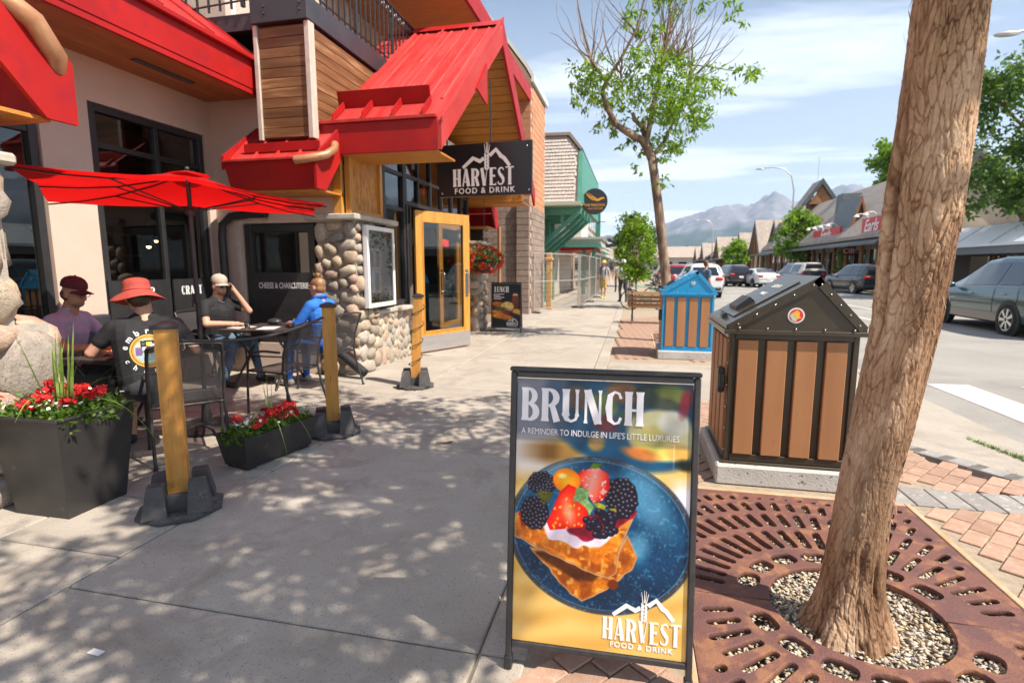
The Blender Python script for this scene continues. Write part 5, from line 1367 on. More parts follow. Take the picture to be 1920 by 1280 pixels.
def a_frame(label, loc, rz, W, H_, lean, back, pic, name='sandwich_board'):
    t = thing(name, label, 'sandwich board', loc, rz)
    rt = Matrix.Rotation(-math.atan2(lean, H_), 4, 'X')
    L_ = math.hypot(H_, lean); foot = .085*H_/1.12; fw = .022
    fr = MB().cbox((-W/2+fw/2,.0,L_/2), (fw,.028,L_), .004).cbox((W/2-fw/2,0,L_/2), (fw,.028,L_), .004).cbox((0,.0,L_-.011), (W-2*fw-.002,.027,.022), .003).cbox((0,0,foot+.011), (W-2*fw-.002,.027,.022), .003).cbox((0,0,L_+.009), (W+.006,.04,.016), .004)
    f = ob('front_frame', fr, M('sign_frame_black', (.03,.03,.033), (.045,.044,.046), scale=20, rough=.38, bump=.05, bscale=60), t); f.rotation_euler = rt.to_euler()
    C_, nx, ny = pic
    pw, ph = W-2*fw-.004, L_-foot-.05
    me = to_mesh('poster', C_, pw, ph, nx, ny); p = ob('poster', me, attr_mat('poster_print', rough=.4), f, loc=(0,-.004,foot+.024))
    ob('poster_board', MB().bb((-pw/2,.002,foot+.026),(pw/2,.006,L_-.026)), m_white, f)
    for s in (-1,1): ob('rubber_foot', MB().cbox((s*(W/2-fw/2),0,.022), (fw+.008,.04,.05), .004), m_black, f)
    bf = MB().cbox((-W/2+fw/2,0,L_/2), (fw,.028,L_), .004).cbox((W/2-fw/2,0,L_/2), (fw,.028,L_), .004).cbox((0,0,L_-.011), (W-2*fw-.002,.027,.022), .003).cbox((0,0,foot+.011), (W-2*fw-.002,.027,.022), .003)
    b = ob('back_frame', bf, MATS['sign_frame_black'], t)
    # the back frame leans the other way, its top meeting the front frame's top
    b.location = (0, back, 0); b.rotation_euler = (math.atan2(back-lean-.03, H_), 0, 0)
    ob('back_board', MB().bb((-pw/2,-.003,foot+.026),(pw/2,.003,L_-.026)), m_black, b)
    return t, f, p, pw, ph, foot
bs_, bf_, bp_, pw, ph, ft = a_frame('tall black sandwich board with a waffle toast brunch poster beside the tree grate', (-.095,1.815,0), R(1.5), .675, 1.115, .125, .56, brunch_picture())
m_head = M('heading_grey', (.78,.76,.80), rough=.5)
def on_poster(me, x, z, mat, name, par, off=.0012):
    """flat lettering on a poster: x from the centre, z above the ground along the board"""
    me.transform(frame_matrix((x, -.004-off, z), (1,0,0), (0,0,1))); return ob(name, me, mat, par)
top = ft + .024 + ph
me, w_ = deco_text('BRUNCH', .122, .055, .0008); me.transform(Matrix.Diagonal((.445/w_,1,1,1))); on_poster(me, -.075, top-.155, m_head, 'heading', bf_)
me = text_mesh('A REMINDER TO INDULGE IN LIFE\'S LITTLE LUXURIES', .0315, .0006, spacing=.98, xs=.86); 
bbx = [v.co.x for v in me.vertices]; wv = max(bbx)-min(bbx); me.transform(Matrix.Diagonal((.565/wv,1,1,1))); on_poster(me, -.012, top-.195, m_head, 'subtitle', bf_)
def logo_block(par, cx, zb, w, mat):
    me = wheat_logo(w*.82, .0006); on_poster(me, cx+.005, zb + w*.42, mat, 'mountain_logo', par)
    me, w_ = deco_text('HARVEST', w*.29, .07, .0006); me.transform(Matrix.Diagonal((w/w_,1,1,1))); on_poster(me, cx, zb + w*.105, mat, 'logo_name', par)
    me = text_mesh('FOOD & DRINK', w*.098, .0005, spacing=1.2, bold=.0006*w/.3); on_poster(me, cx, zb + w*.035, mat, 'logo_line', par)
logo_block(bf_, pw/2-.155, ft+.045, .275, m_print_w)

def lunch_picture(nx=70, ny=108):
    H_ = 1.55; x, y, C_, nse, ell, poly, put = painter(nx, ny, H_); n1, n2 = nse(6,1), nse(22,2)
    put(np.ones_like(x), (.045,.04,.045))
    m, _ = ell(.82,.62,.13,.34,0,.03); put(m, lerp3((.32,.12,.03),(.50,.22,.05), n1)); put(m*np.clip(1-abs(y-.37)/.05,0,1), (.93,.88,.80))
    for (cx, cy, rx, ry, c) in ((.22,.72,.22,.10,(.72,.36,.10)),(.55,.80,.22,.18,(.86,.74,.42)),(.30,.86,.28,.06,(.28,.34,.10)),(.2,1.0,.25,.08,(.74,.46,.16)),(.6,1.02,.25,.09,(.45,.10,.07)),(.88,1.0,.16,.12,(.82,.60,.16)),(.22,1.14,.24,.08,(.86,.55,.14)),(.5,1.18,.26,.10,(.75,.45,.12)),(.75,1.08,.2,.06,(.15,.06,.10))):
        m, d = ell(cx,cy,rx,ry,.15,.04); put(m, np.array(c)*(1)+np.zeros((*x.shape,3))+.22*(n2[...,None]-.5))
    return C_, nx, ny
ls_, lf_, lp_, lpw, lph, lft = a_frame('small black sandwich board with a burger and beer lunch poster by the stone pillar', (-2.86,12.05,0), R(8), .70, 1.12, .14, .55, lunch_picture(), 'sandwich_board')
top = lft+.024+lph
me, w_ = deco_text('LUNCH', .13, .06, .0008); me.transform(Matrix.Diagonal((.33/w_,1,1,1))); on_poster(me, -.11, top-.18, m_print_w, 'heading', lf_)
ln = MB()
for k, wd in enumerate((.24,.15,.24,.17)): ln.bb((-.29,-.0054,top-.235-.036*k),(-.29+wd,-.005,top-.22-.036*k))
ob('small_print', ln, m_head, lf_)['kind'] = 'stuff'
logo_block(lf_, .15, lft+.04, .27, m_print_w)

# hanging restaurant sign
hs = thing('hanging_sign', 'black hanging sign with white mountain and wheat logo under the red gable', 'sign', (-2.22,8.0,2.55), R(-4))
ob('panel', MB().cbox((0,0,.38), (1.47,.05,.76), .005), M('sign_black', (.012,.010,.011), rough=.30), hs)
ob('bracket', MB().cbox((-.95,0,.60), (.46,.04,.05), .004).cbox((-1.19,0,.55), (.03,.10,.22), .004), m_black, hs)
ob('hanger', MB().tube([(-.6,0,.76),(-.6,0,1.15)], .012, 6).tube([(.1,0,.76),(.1,0,1.62)], .012, 6), m_black, hs)
for (a, b) in ((-.68,.05),(.69,.06),(-.68,.71),(.66,.68)): ob('bolt', MB().sphere((a,-.027,b), .012, 8, 6), MATS['chrome'], hs, 180)
m_signw = M('sign_letter', (.66,.58,.58), rough=.5)
def on_sign(me, x, z, name): me.transform(frame_matrix((x,-.028,z),(1,0,0),(0,0,1))); return ob(name, me, m_signw, hs)
on_sign(wheat_logo(.78,.002), .03, .40, 'mountain_logo')
me, w_ = deco_text('HARVEST', .255, .075, .002); me.transform(Matrix.Diagonal((.96/w_,1,1,1))); on_sign(me, -.02, .145, 'sign_name')
on_sign(text_mesh('FOOD & DRINK', .115, .002, spacing=1.22, bold=.0012), .0, .075, 'sign_line')

# ------------------------------------------------------------------ litter bins
m_slat = M('bin_slat', (.36,.160,.064), (.42,.195,.082), scale=2.0, stretch=(3,3,.4), rough=.55, objrand=.05, bump=.06, bscale=50, spots=(.30,.13,.055), spot_scale=18, spot_lo=.70, spot_hi=.76, blotch=((.30,.14,.06), 2.5, .55, .75, .5))
m_plinth = M('cast_concrete', (.46,.44,.41), (.54,.52,.48), scale=5, rough=.9, bump=.3, bscale=60, spots=(.16,.15,.13), spot_scale=34, spot_lo=.66, spot_hi=.69)
def litter_bin(label, loc, frame, roofm, sticker=True, group=None):
    t = thing('litter_bin', label, 'litter bin', loc)
    W, D, Z0, ZE_, ZP = .80, .82, .15, 1.06, 1.44; pk = .66
    ob('plinth', MB().cbb((-.055,-.06,-.01),(W+.07,D+.06,.13), .012), m_plinth, t)
    bd = ob('body', MB().bb((.02,.02,Z0+.02),(W-.02,D-.02,ZE_)), frame, t)
    fr = MB()
    for xx in (0, W-.035):
        for yy in (0, D-.035): fr.cbb((xx,yy,Z0),(xx+.035,yy+.035,ZE_-.001), .003)
    for zz in (Z0+.001, ZE_-.05):
        fr.cbb((.036,-.004,zz),(W-.036,.028,zz+.049), .003).cbb((.036,D-.028,zz),(W-.036,D+.004,zz+.049), .003).cbb((-.004,.036,zz),(.028,D-.036,zz+.049), .003).cbb((W-.028,.036,zz),(W+.004,D-.036,zz+.049), .003)
    ob('frame', fr, frame, t)
    ob('base_tray', MB().cbb((-.02,-.02,.131),(W+.02,D+.02,Z0-.001), .003), frame, t)
    n = 4; sw = .127; gp = (W-.07-n*sw)/(n)
    for i in range(n):
        x0 = .035 + gp*.35 + i*(sw+gp)
        ob('slat', MB().cbb((x0,-.012,Z0+.052),(x0+sw,.018,ZE_-.054), .004), m_slat, t)
        ob('slat', MB().cbb((x0,D-.018,Z0+.052),(x0+sw,D+.012,ZE_-.054), .004), m_slat, t)
        ob('slat', MB().cbb((-.012,x0,Z0+.052),(.018,x0+sw,ZE_-.054), .004), m_slat, t)
        ob('slat', MB().cbb((W-.018,x0,Z0+.052),(W+.012,x0+sw,ZE_-.054), .004), m_slat, t)
    # asymmetric gabled lid: long slope to the footway side
    e = .03; P = [(-e,ZE_),( -e,ZE_+.05),(W*pk,ZP),(W+e,ZE_+.05),(W+e,ZE_)]
    lid = ob('lid', MB().prism([(a,-e+.012,b) for a,b in P], (0,D+2*e-.024,0)), roofm, t)
    ob('lid_rim', MB().cbb((-e-.012,-e-.008,ZE_-.012),(W+e+.012,-e+.010,ZE_+.018), .003).cbb((-e-.012,-e+.011,ZE_-.012),(-e+.008,D+e,ZE_+.018), .003), roofm, lid)
    for q in (0,1):      # raised edge trim of the front gable
        (a0,b0),(a1,b1) = ((P[1],P[2]),(P[2],P[3]))[q]
        d = Vector((a1-a0,0,b1-b0)).normalized(); n_ = Vector((d.z,0,-d.x))
        A = Vector((a0,-e-.002,b0)); B = Vector((a1,-e-.002,b1))
        ob('gable_trim', MB().prism([A, B, B+n_*.055, A+n_*.055] if q == 0 else [A, B, B+n_*.055, A+n_*.055], (0,.012,0)), roofm, lid)
        for k in range(5):
            p = A.lerp(B, (k+.5)/5) + n_*.03
            ob('bolt', MB().sphere((p.x,-e-.004,p.z), .0075, 8, 5), MATS['chrome'], lid, 180)
    for k in range(5): ob('bolt', MB().sphere((.05+.175*k,-e-.008,ZE_+.03), .0075, 8, 5), MATS['chrome'], lid, 180)
    sl = Vector((W*pk+e,0,ZP-ZE_-.05)); d = sl.normalized(); nrm = Vector((-d.z,0,d.x))
    def onslope(u, v, h=0): return Vector((-e,0,ZE_+.05)) + sl*u + Vector((0,v,0)) + nrm*h
    hatch = [onslope(.12,.12,.003), onslope(.86,.12,.003), onslope(.86,.70,.003), onslope(.12,.70,.003)]
    ob('hatch', MB().prism(hatch, nrm*.006), roofm, lid)
    ob('hatch_hood', MB().prism([onslope(.20,.28,.010), onslope(.42,.28,.010), onslope(.40,.28,.05), onslope(.22,.28,.035)], (0,.28,0)), m_black, lid)
    ob('hatch_latch', MB().prism([onslope(.04,.30,.003), onslope(.10,.30,.003), onslope(.10,.30,.03), onslope(.05,.30,.025)], (0,.10,0)), m_black, lid)
    for tx, u in (('WASTE',.56),('DÉCHETS',.72)):
        me = text_mesh(tx, .05, .0008, bold=.001); me.transform(frame_matrix(onslope(u,.40,.011), (0,-1,0), d)); ob('lettering', me, m_print_w, lid)
    ob('side_latch', MB().cbb((-.055,.05,.62),(-.0125,.13,.80), .01).cbb((-.05,.02,.66),(-.013,.049,.76), .006), m_black, t)
    for k in range(6): ob('bolt', MB().sphere((-.003,.018,.22+.155*k), .007, 8, 5), MATS['chrome'], t, 180)
    if sticker:
        s = MB().lathe([(.052,0),(.052,.002)], 24, rot=Matrix.Rotation(PI/2,3,'X'), c=(.40,-e+.0105,1.18))
        st = ob('sticker', s, m_white, lid)
        def disc(pts, col, k): ob('sticker_mark', curve_mesh([pts], .0004), M('mark_'+str(k), col, rough=.5), st, loc=(.40,-e+.0075-.0006*k,1.18), rot=(PI/2,0,0))
        disc([(.042*math.cos(a), .042*math.sin(a)) for a in [R(12*i) for i in range(30)]], (.70,.03,.03), 0)
        disc([(-.04,.0),(-.02,-.035),(.0,-.04),(.012,-.01),(-.012,.0),(-.02,.022)], (.55,.60,.50), 1)
        disc([(-.015,.024),(.005,.034),(.022,.018),(.018,-.002),(.03,-.012),(.008,-.025),(-.006,-.004),(-.016,.004)], (.95,.50,.05), 2)
    else:
        ob('lock', MB().lathe([(.035,0),(.035,.006),(.02,.012)], 14, rot=Matrix.Rotation(PI/2,3,'X'), c=(.46,-e+.010,1.24)), MATS['chrome'], lid, 40)
    return t
m_brown = M('bin_brown', (.042,.032,.020), (.055,.043,.028), scale=4, rough=.32, spec=.5, coat=.15, spots=(.10,.085,.065), spot_scale=25, spot_lo=.70, spot_hi=.76)
m_blue = M('bin_blue', (.012,.26,.53), (.016,.30,.58), scale=4, rough=.34, spec=.5, coat=.15)
litter_bin('dark brown bear proof bin with tan slats and a round red sticker', (.655,3.90,0), m_brown, m_brown)
litter_bin('bright blue bear proof bin with tan slats', (.47,9.15,0), m_blue, m_blue, False)

# ------------------------------------------------------------------ posts, rope, planters
m_post = M('post_wood', (.56,.27,.05), (.42,.18,.03), scale=3, stretch=(8,8,.8), rough=.5, bump=.15, bscale=30, objrand=.06, spots=(.22,.10,.03), spot_scale=9, spot_lo=.66, spot_hi=.75, blotch=((.24,.11,.03), 3.0, .52, .7, .6))
m_rub = M('recycled_rubber', (.050,.048,.050), (.085,.080,.080), scale=7, rough=.75, bump=.3, bscale=70, spots=(.16,.15,.14), spot_scale=24, spot_lo=.62, spot_hi=.75)
def post(label, loc, rz, h, lean=(0,0), wrap=False):
    t = thing('barrier_post', label, 'post', loc, rz)
    w = .056
    ob('post', MB().prism([(-w,-w,.03),(w,-w,.03),(w,w,.03),(-w,w,.03)], (lean[0],lean[1],h-.03)), m_post, t)
    ob('cap', MB().cbox((lean[0],lean[1],h+.008), (.145,.145,.022), .004).lathe([(.095,0),(.02,.022)], 4, (lean[0],lean[1],h+.019), rot=Matrix.Rotation(PI/4,3,'Z')), m_black, t)
    bs_ = MB().lathe([(.245,0),(.25,.02),(.215,.035)], 8, rot=Matrix.Rotation(PI/8,3,'Z'))
    for sx in (-1,1):
        for sy in (-1,1):
            a = Vector((sx*.118, sy*.118, .03)); q = [(-.058,-.058),(.058,-.058),(.058,.058),(-.058,.058)]
            lo = [(a.x+p[0]*1.15, a.y+p[1]*1.15, .03) for p in q]; hi = [(a.x*.9+p[0]*.75, a.y*.9+p[1]*.75, .215) for p in q]
            bs_.add(lo+hi, [(3,2,1,0),(4,5,6,7)] + [(i,(i+1)%4,4+(i+1)%4,4+i) for i in range(4)])
    bs_.bb((-.10,-.10,.031),(.10,.10,.13))
    ob('rubber_base', bs_, m_rub, t)
    if wrap:
        pts = []
        for k in range(90):
            s = k/89; a = s*2*PI*4.3; r_ = .078; pts.append((lean[0]*s + r_*math.cos(a)*(1+.0), lean[1]*s + r_*math.sin(a), .18 + (h-.25)*s))
        ob('string_wire', MB().tube(pts, .005, 5), m_black, t)
        for k in range(4, 88, 7): ob('bulb', MB().sphere(pts[k], (.009,.009,.014), 6, 5), m_black, t, 180)
    else:
        ob('hook', MB().tube([(w+.001,0,h-.10),(w+.03,0,h-.10),(w+.035,0,h-.13),(w+.02,0,h-.14)], .004, 5), MATS['chrome'], t)
    return t
post('golden wooden barrier post between the tall planter and the small planter', (-2.72,2.66,0), R(38), 1.14)
post('golden wooden barrier post beside the woman in blue', (-2.63,4.28,0), R(30), 1.15)
post('leaning golden barrier post wound with black string lights by the entrance door', (-2.66,6.24,0), R(20), 1.13, (.06,.05), True)
pts = [Vector((-2.70,2.74,1.05)).lerp(Vector((-2.64,4.20,1.06)), k/24) - Vector((0,0,.07*math.sin(PI*k/24))) for k in range(25)]
o = ob('barrier_rope', MB().tube(pts, .011, 7), m_black, None, 60); tag(o, 'black rope strung between two golden barrier posts', 'rope')

m_pot = M('charcoal_planter', (.028,.026,.026), (.04,.037,.035), scale=4, rough=.42, bump=.08, bscale=90, spots=(.07,.065,.06), spot_scale=18, spot_lo=.66, spot_hi=.76)
def tapered_pot(t, wb, db, wt, dt, h, foot=False, rim=.014):
    def ring(w, d, z): return [(-w/2,-d/2,z),(w/2,-d/2,z),(w/2,d/2,z),(-w/2,d/2,z)]
    rs = [ring(wb,db,.02 if foot else 0), ring(wt,dt,h), ring(wt-2*rim,dt-2*rim,h), ring(wt-2*rim-.01,dt-2*rim-.01,h-.07)]
    vs = sum(rs, []); fs = [(3,2,1,0)]
    for k in range(3): fs += [(4*k+i, 4*k+(i+1)%4, 4*k+4+(i+1)%4, 4*k+4+i) for i in range(4)]
    fs.append((12,13,14,15)); mb = MB().add(vs, fs)
    if foot:
        for sx in (-1,1): mb.cbox((sx*(wb/2-.05),0,.012), (.07,db-.01,.024), .003)
    else:
        tw = .012; mb.cbox((0,-dt/2+.002,h-.009), (wt+.006,.012,.018), .003).cbox((0,dt/2-.002,h-.009), (wt+.006,.012,.018), .003)
        mb.cbox((-wt/2+.002,0,h-.009), (.012,dt-.014,.018), .003).cbox((wt/2-.002,0,h-.009), (.012,dt-.014,.018), .003)
    ob('pot', mb, m_pot, t)
    ob('soil', MB().sheet(lambda u, v: ((u-.5)*(wt-2*rim-.012), (v-.5)*(dt-2*rim-.012), h-.045+.012*noise.noise(Vector((u*6,v*6,h)))), 8, 8), m_soil, t, 180)
def plants(t, w, d, h, nred, ncl, nwh, nleaf, blades, seed):
    r_ = random.Random(seed)
    P = [(r_.uniform(-.5,.5)*w, r_.uniform(-.5,.5)*d, h-.03+abs(r_.gauss(0,.035))) for k in range(nleaf)]
    P += [((.5+.08*r_.random())*w*r_.choice((-1,1)), r_.uniform(-.5,.5)*d, h-.01-abs(r_.gauss(0,.03))) for k in range(nleaf//8)]
    leaf_cloud('foliage', P, .036, m_fol, t, seed=seed, droop=-.5, aspect=.6)['kind'] = 'stuff'
    for n_, src, zz in ((nred, FL_RED, .07), (ncl, FL_CL, .085), (nwh, FL_WH, .06)):
        for k in range(n_):
            ob('flower', src[k % len(src)], None, t, loc=(r_.uniform(-.48,.48)*w, r_.uniform(-.48,.48)*d, h+zz+r_.uniform(-.03,.03)), rot=(r_.gauss(0,.45), r_.gauss(0,.45), r_.uniform(0,6)), scl=(r_.uniform(.85,1.2),)*3)
    for (p, tip, wd, sag) in blades:
        mb = MB(); blade(mb, p, tip, wd, sag); me = mb.mesh('grass_blade', m_blade); add_rnd(me, seed); ob('grass_blade', me, None, t)
pt = thing('tall_planter', 'tall tapered charcoal planter with red and white flowers and long grass', 'planter', (-3.46,2.58,0))
tapered_pot(pt, .40, .38, .54, .50, .63)
rb = random.Random(3); z = .60
bl = [((rb.gauss(0,.03),rb.gauss(0,.03),z),(rb.gauss(.03,.10),rb.gauss(.03,.10),z+rb.uniform(.32,.56)),.019,rb.uniform(0,.02)) for k in range(9)] + [((.02,-.02,z),(.06,-.02,z+.52),.016,.0),((.0,.0,z),(.12,.10,z+.46),.014,.02),((-.02,.02,z),(-.06,.08,z+.44),.013,.0),((.03,.03,z),(.42,.28,z+.22),.013,.06),((.02,.0,z),(.34,.30,z+.36),.013,.05),((-.02,-.04,z),(-.10,-.42,z-.02),.014,.12),((.0,-.04,z),(.16,-.38,z+.05),.013,.12),((.05,.0,z),(.55,.18,z-.28),.012,.20),((0,.02,z),(.22,.24,z+.18),.012,.08),((-.03,0,z),(-.28,-.2,z+.12),.012,.10),((.02,.01,z),(.05,.05,z+.38),.012,0),((.04,-.01,z),(.16,-.05,z+.40),.012,0)]
plants(pt, .50, .46, .63, 9, 16, 40, 1700, bl, 4)
ps = thing('low_planter', 'low black trough planter with red geraniums and white blossoms on the sidewalk edge', 'planter', (-2.80,3.62,0), R(78))
tapered_pot(ps, .62, .24, .70, .32, .26, True)
z = .24
bl = [((0,0,z),(.03,.02,z+.42),.011,0),((.02,0,z),(.10,.05,z+.36),.010,0),((-.02,0,z),(-.08,.10,z+.34),.010,0),((.0,0,z),(-.30,.30,z+.22),.011,.06),((.02,0,z),(.36,-.14,z+.10),.010,.08),((0,0,z),(-.34,-.16,z+.02),.010,.14),((.02,.01,z),(.2,.28,z+.3),.010,.05),((0,0,z),(-.12,-.33,z-.20),.010,.18),((.02,0,z),(.12,-.34,z-.12),.010,.18)]
plants(ps, .64, .27, .26, 2, 13, 44, 1200, bl, 8)
hb = thing('hanging_basket', 'hanging basket overflowing with orange red flowers in front of the stone pillar', 'flower basket', (-3.28,11.75,1.35))
ob('basket', MB().lathe([(.05,0),(.20,.06),(.27,.22),(.28,.27)], 14), m_black, hb, 60)
ob('hanger', MB().tube([(0,0,1.62),(0,0,.95)], .006, 5).tube([(0,0,.95),(.25,0,.27)], .004, 4).tube([(0,0,.95),(-.14,.2,.27)], .004, 4).tube([(0,0,.95),(-.14,-.2,.27)], .004, 4), m_black, hb)
rb = random.Random(6)
P = [(rb.gauss(0,.2), rb.gauss(0,.2), .33+rb.gauss(0,.12)) for k in range(900)]
leaf_cloud('foliage', P, .06, m_fol, hb, seed=3, aspect=.55)['kind'] = 'stuff'
for k in range(110):
    v = Vector((rb.gauss(0,1), rb.gauss(0,1), rb.gauss(0,.8))).normalized(); p = Vector((v.x*.40, v.y*.40, .30 + v.z*.28))
    ob('flower', FL_OR[k % 4], None, hb, loc=p, rot=v.to_track_quat('Z','Y').to_euler(), scl=(rb.uniform(.8,1.2),)*3)
# ivy inside the menu case
r_ = random.Random(2)
P = [(X0+.03, r_.uniform(Y0+.08,Y1-.08), Z1-.08-abs(r_.gauss(0,.10))) for k in range(160)] + [(X0+.03, Y1-.08-abs(r_.gauss(0,.05)), r_.uniform(1.4,2.0)) for k in range(70)] + [(X0+.03, r_.uniform(Y0+.08,Y1-.08), Z0+.07+abs(r_.gauss(0,.05))) for k in range(150)]
leaf_cloud('ivy', P, .035, m_leaf_d, mc, seed=4, aspect=.7)['kind'] = 'stuff'

# ------------------------------------------------------------------ people
m_skin = M('skin', (.56,.30,.20), (.60,.33,.23), scale=9, rough=.5, spec=.35)
m_skin2 = M('skin_tanned', (.42,.21,.13), (.47,.25,.16), scale=9, rough=.5, spec=.35)
m_hair = M('dark_hair', (.05,.028,.016), (.10,.055,.03), scale=30, stretch=(1,1,.2), rough=.5)
m_hairb = M('brown_hair', (.20,.10,.045), (.34,.19,.09), scale=30, stretch=(1,1,.2), rough=.45, bump=.5, bscale=80)
m_beard = M('beard', (.30,.19,.13), (.20,.12,.08), scale=60, rough=.8)
m_eye = M('eye', (.03,.02,.015), rough=.15)
m_lip = M('lip', (.42,.16,.13), rough=.45)
def cloth(name, c, c2=None): return M(name, c, c2 or tuple(min(1, x*1.25+.004) for x in c), scale=7, rough=.85, bump=1.0, bscale=11)
def capsule(mb, a, b, r0, r1, n=12):
    a, b = Vector(a), Vector(b); ax = b-a
    if ax.length < 1e-5: mb.sphere(a, max(r0, r1), n, 8); return
    q = ax.normalized().to_track_quat('Z','Y').to_matrix(); L_ = ax.length
    prof = [(max(r0*math.sin(t), 1e-4), -r0*math.cos(t)) for t in [R(8),R(35),R(65),R(90)]] + [(max(r1*math.cos(t), 1e-4), L_ + r1*math.sin(t)) for t in [0,R(25),R(55),R(82)]]
    mb.lathe(prof, n, a, q)
def sd_prims(P, prims):
    out = np.empty((len(prims), len(P)))
    for i, p in enumerate(prims):
        if p[0] == 'c':
            a, b = np.array(p[1]), np.array(p[2]); ab = b-a; L2 = ab@ab + 1e-9
            t = np.clip((P-a)@ab/L2, 0, 1); out[i] = np.linalg.norm(P - a - t[:,None]*ab, axis=1) - (p[3] + (p[4]-p[3])*t)
        else:
            Rm = np.array(p[3]); q = (P-np.array(p[1]))@Rm; s = np.array(p[2]); k = np.linalg.norm(q/s, axis=1); out[i] = (k-1)*s.min()
    return out
def body_mesh(prims, mats, voxel=.008, smooth=3):
    """prims -> one continuous skin; every face takes the material of the limb it lies on"""
    mb = MB()
    for p in prims:
        if p[0] == 'c': capsule(mb, p[1], p[2], p[3], p[4])
        else: mb.sphere(p[1], p[2], 16, 12, Matrix(p[3]))
    o = bpy.data.objects.new('tmp', mb.mesh('tmp', m_skin)); COL.objects.link(o)
    md = o.modifiers.new('r','REMESH'); md.mode = 'VOXEL'; md.voxel_size = voxel
    ms = o.modifiers.new('s','SMOOTH'); ms.factor = .5; ms.iterations = smooth
    dg = bpy.context.evaluated_depsgraph_get(); me = bpy.data.meshes.new_from_object(o.evaluated_get(dg)); bpy.data.objects.remove(o)
    me.materials.clear(); names = list(mats)
    for k in names: me.materials.append(mats[k])
    n = len(me.polygons); c = np.empty(n*3); me.polygons.foreach_get('center', c); c = c.reshape(-1,3)
    d = sd_prims(c, prims); w = np.argmin(d, 0); mi = np.array([names.index(p[-1]) for p in prims])[w]
    me.polygons.foreach_set('material_index', mi); me.polygons.foreach_set('use_smooth', [True]*n); me.update()
    return me
I3 = Matrix.Identity(3)
def rows(m): return [list(r) for r in m]
def head_prims(c, yaw=0.0, pitch=0.0, roll=0.0, s=1.0, skin='skin', beard=None, hair=None):
    """c: centre of the skull; faces +Y before the rotation"""
    m = Euler((pitch, roll, yaw), 'XYZ').to_matrix(); c = Vector(c)
    def P(x, y, z): return tuple(c + m @ Vector((x*s, y*s, z*s)))
    def E(x, y, z, rx, ry, rz, k): return ('e', P(x,y,z), (rx*s,ry*s,rz*s), rows(m), k)
    pr = [E(0,-.008,.02,.075,.094,.092,skin), E(0,.022,-.045,.062,.066,.075,skin), E(0,.045,-.085,.042,.042,.030,beard or skin),
          ('c', P(0,.088,.01), P(0,.106,-.028), .010*s, .014*s, skin), E(.078,-.005,-.012,.011,.022,.032,skin), E(-.078,-.005,-.012,.011,.022,.032,skin),
          E(0,.083,-.060,.022,.010,.006,'lip'), E(.031,.085,.008,.012,.008,.007,'eye'), E(-.031,.085,.008,.012,.008,.007,'eye'),
          ('c', P(-.045,.083,.026), P(.045,.083,.026), .008*s, .008*s, skin)]
    if beard: pr += [E(0,.036,-.076,.054,.056,.036,beard), E(0,-.040,-.018,.0785,.066,.062,'hair')]
    if hair: pr += [E(0,-.022,.035,.081,.094,.088,hair), E(0,-.04,-.02,.078,.07,.07,hair)]
    return pr, m, P
def hand_prims(w, d, nrm, skin, curl=.5, s=1.0, thumb=1, spread=.012):
    """palm, four unequal fingers with two bends, thumb leaving the side of the palm"""
    w = Vector(w); d = Vector(d).normalized(); nrm = Vector(nrm); nrm = (nrm - d*nrm.dot(d)).normalized(); sd = d.cross(nrm)*thumb
    pr = [('c', tuple(w), tuple(w+d*.035*s), .026*s, .030*s, skin)]
    for k in (-1.4,-.5,.5,1.4): pr.append(('c', tuple(w+d*.02*s+sd*k*.012*s), tuple(w+d*.085*s+sd*k*.017*s), .016*s, .014*s, skin))
    for k, L_ in zip((-1.5,-.5,.5,1.5), (.056,.068,.074,.066)):
        b = w + d*.090*s + sd*k*.0185*s; a1 = curl*.7; a2 = curl*1.5
        p1 = b + (d*math.cos(a1) + nrm*math.sin(a1))*L_*.5*s; p2 = p1 + (d*math.cos(a2) + nrm*math.sin(a2))*L_*.5*s
        pr += [('c', tuple(b), tuple(p1), .0098*s, .0088*s, skin), ('c', tuple(p1), tuple(p2), .0088*s, .0075*s, skin)]
    b = w + d*.03*s + sd*.026*s; p1 = b + (d*.6 + sd*.6 + nrm*.4).normalized()*.042*s; p2 = p1 + (d*.85 + sd*.1 + nrm*.5).normalized()*.034*s
    pr += [('c', tuple(b), tuple(p1), .013*s, .011*s, skin), ('c', tuple(p1), tuple(p2), .011*s, .009*s, skin)]
    return pr
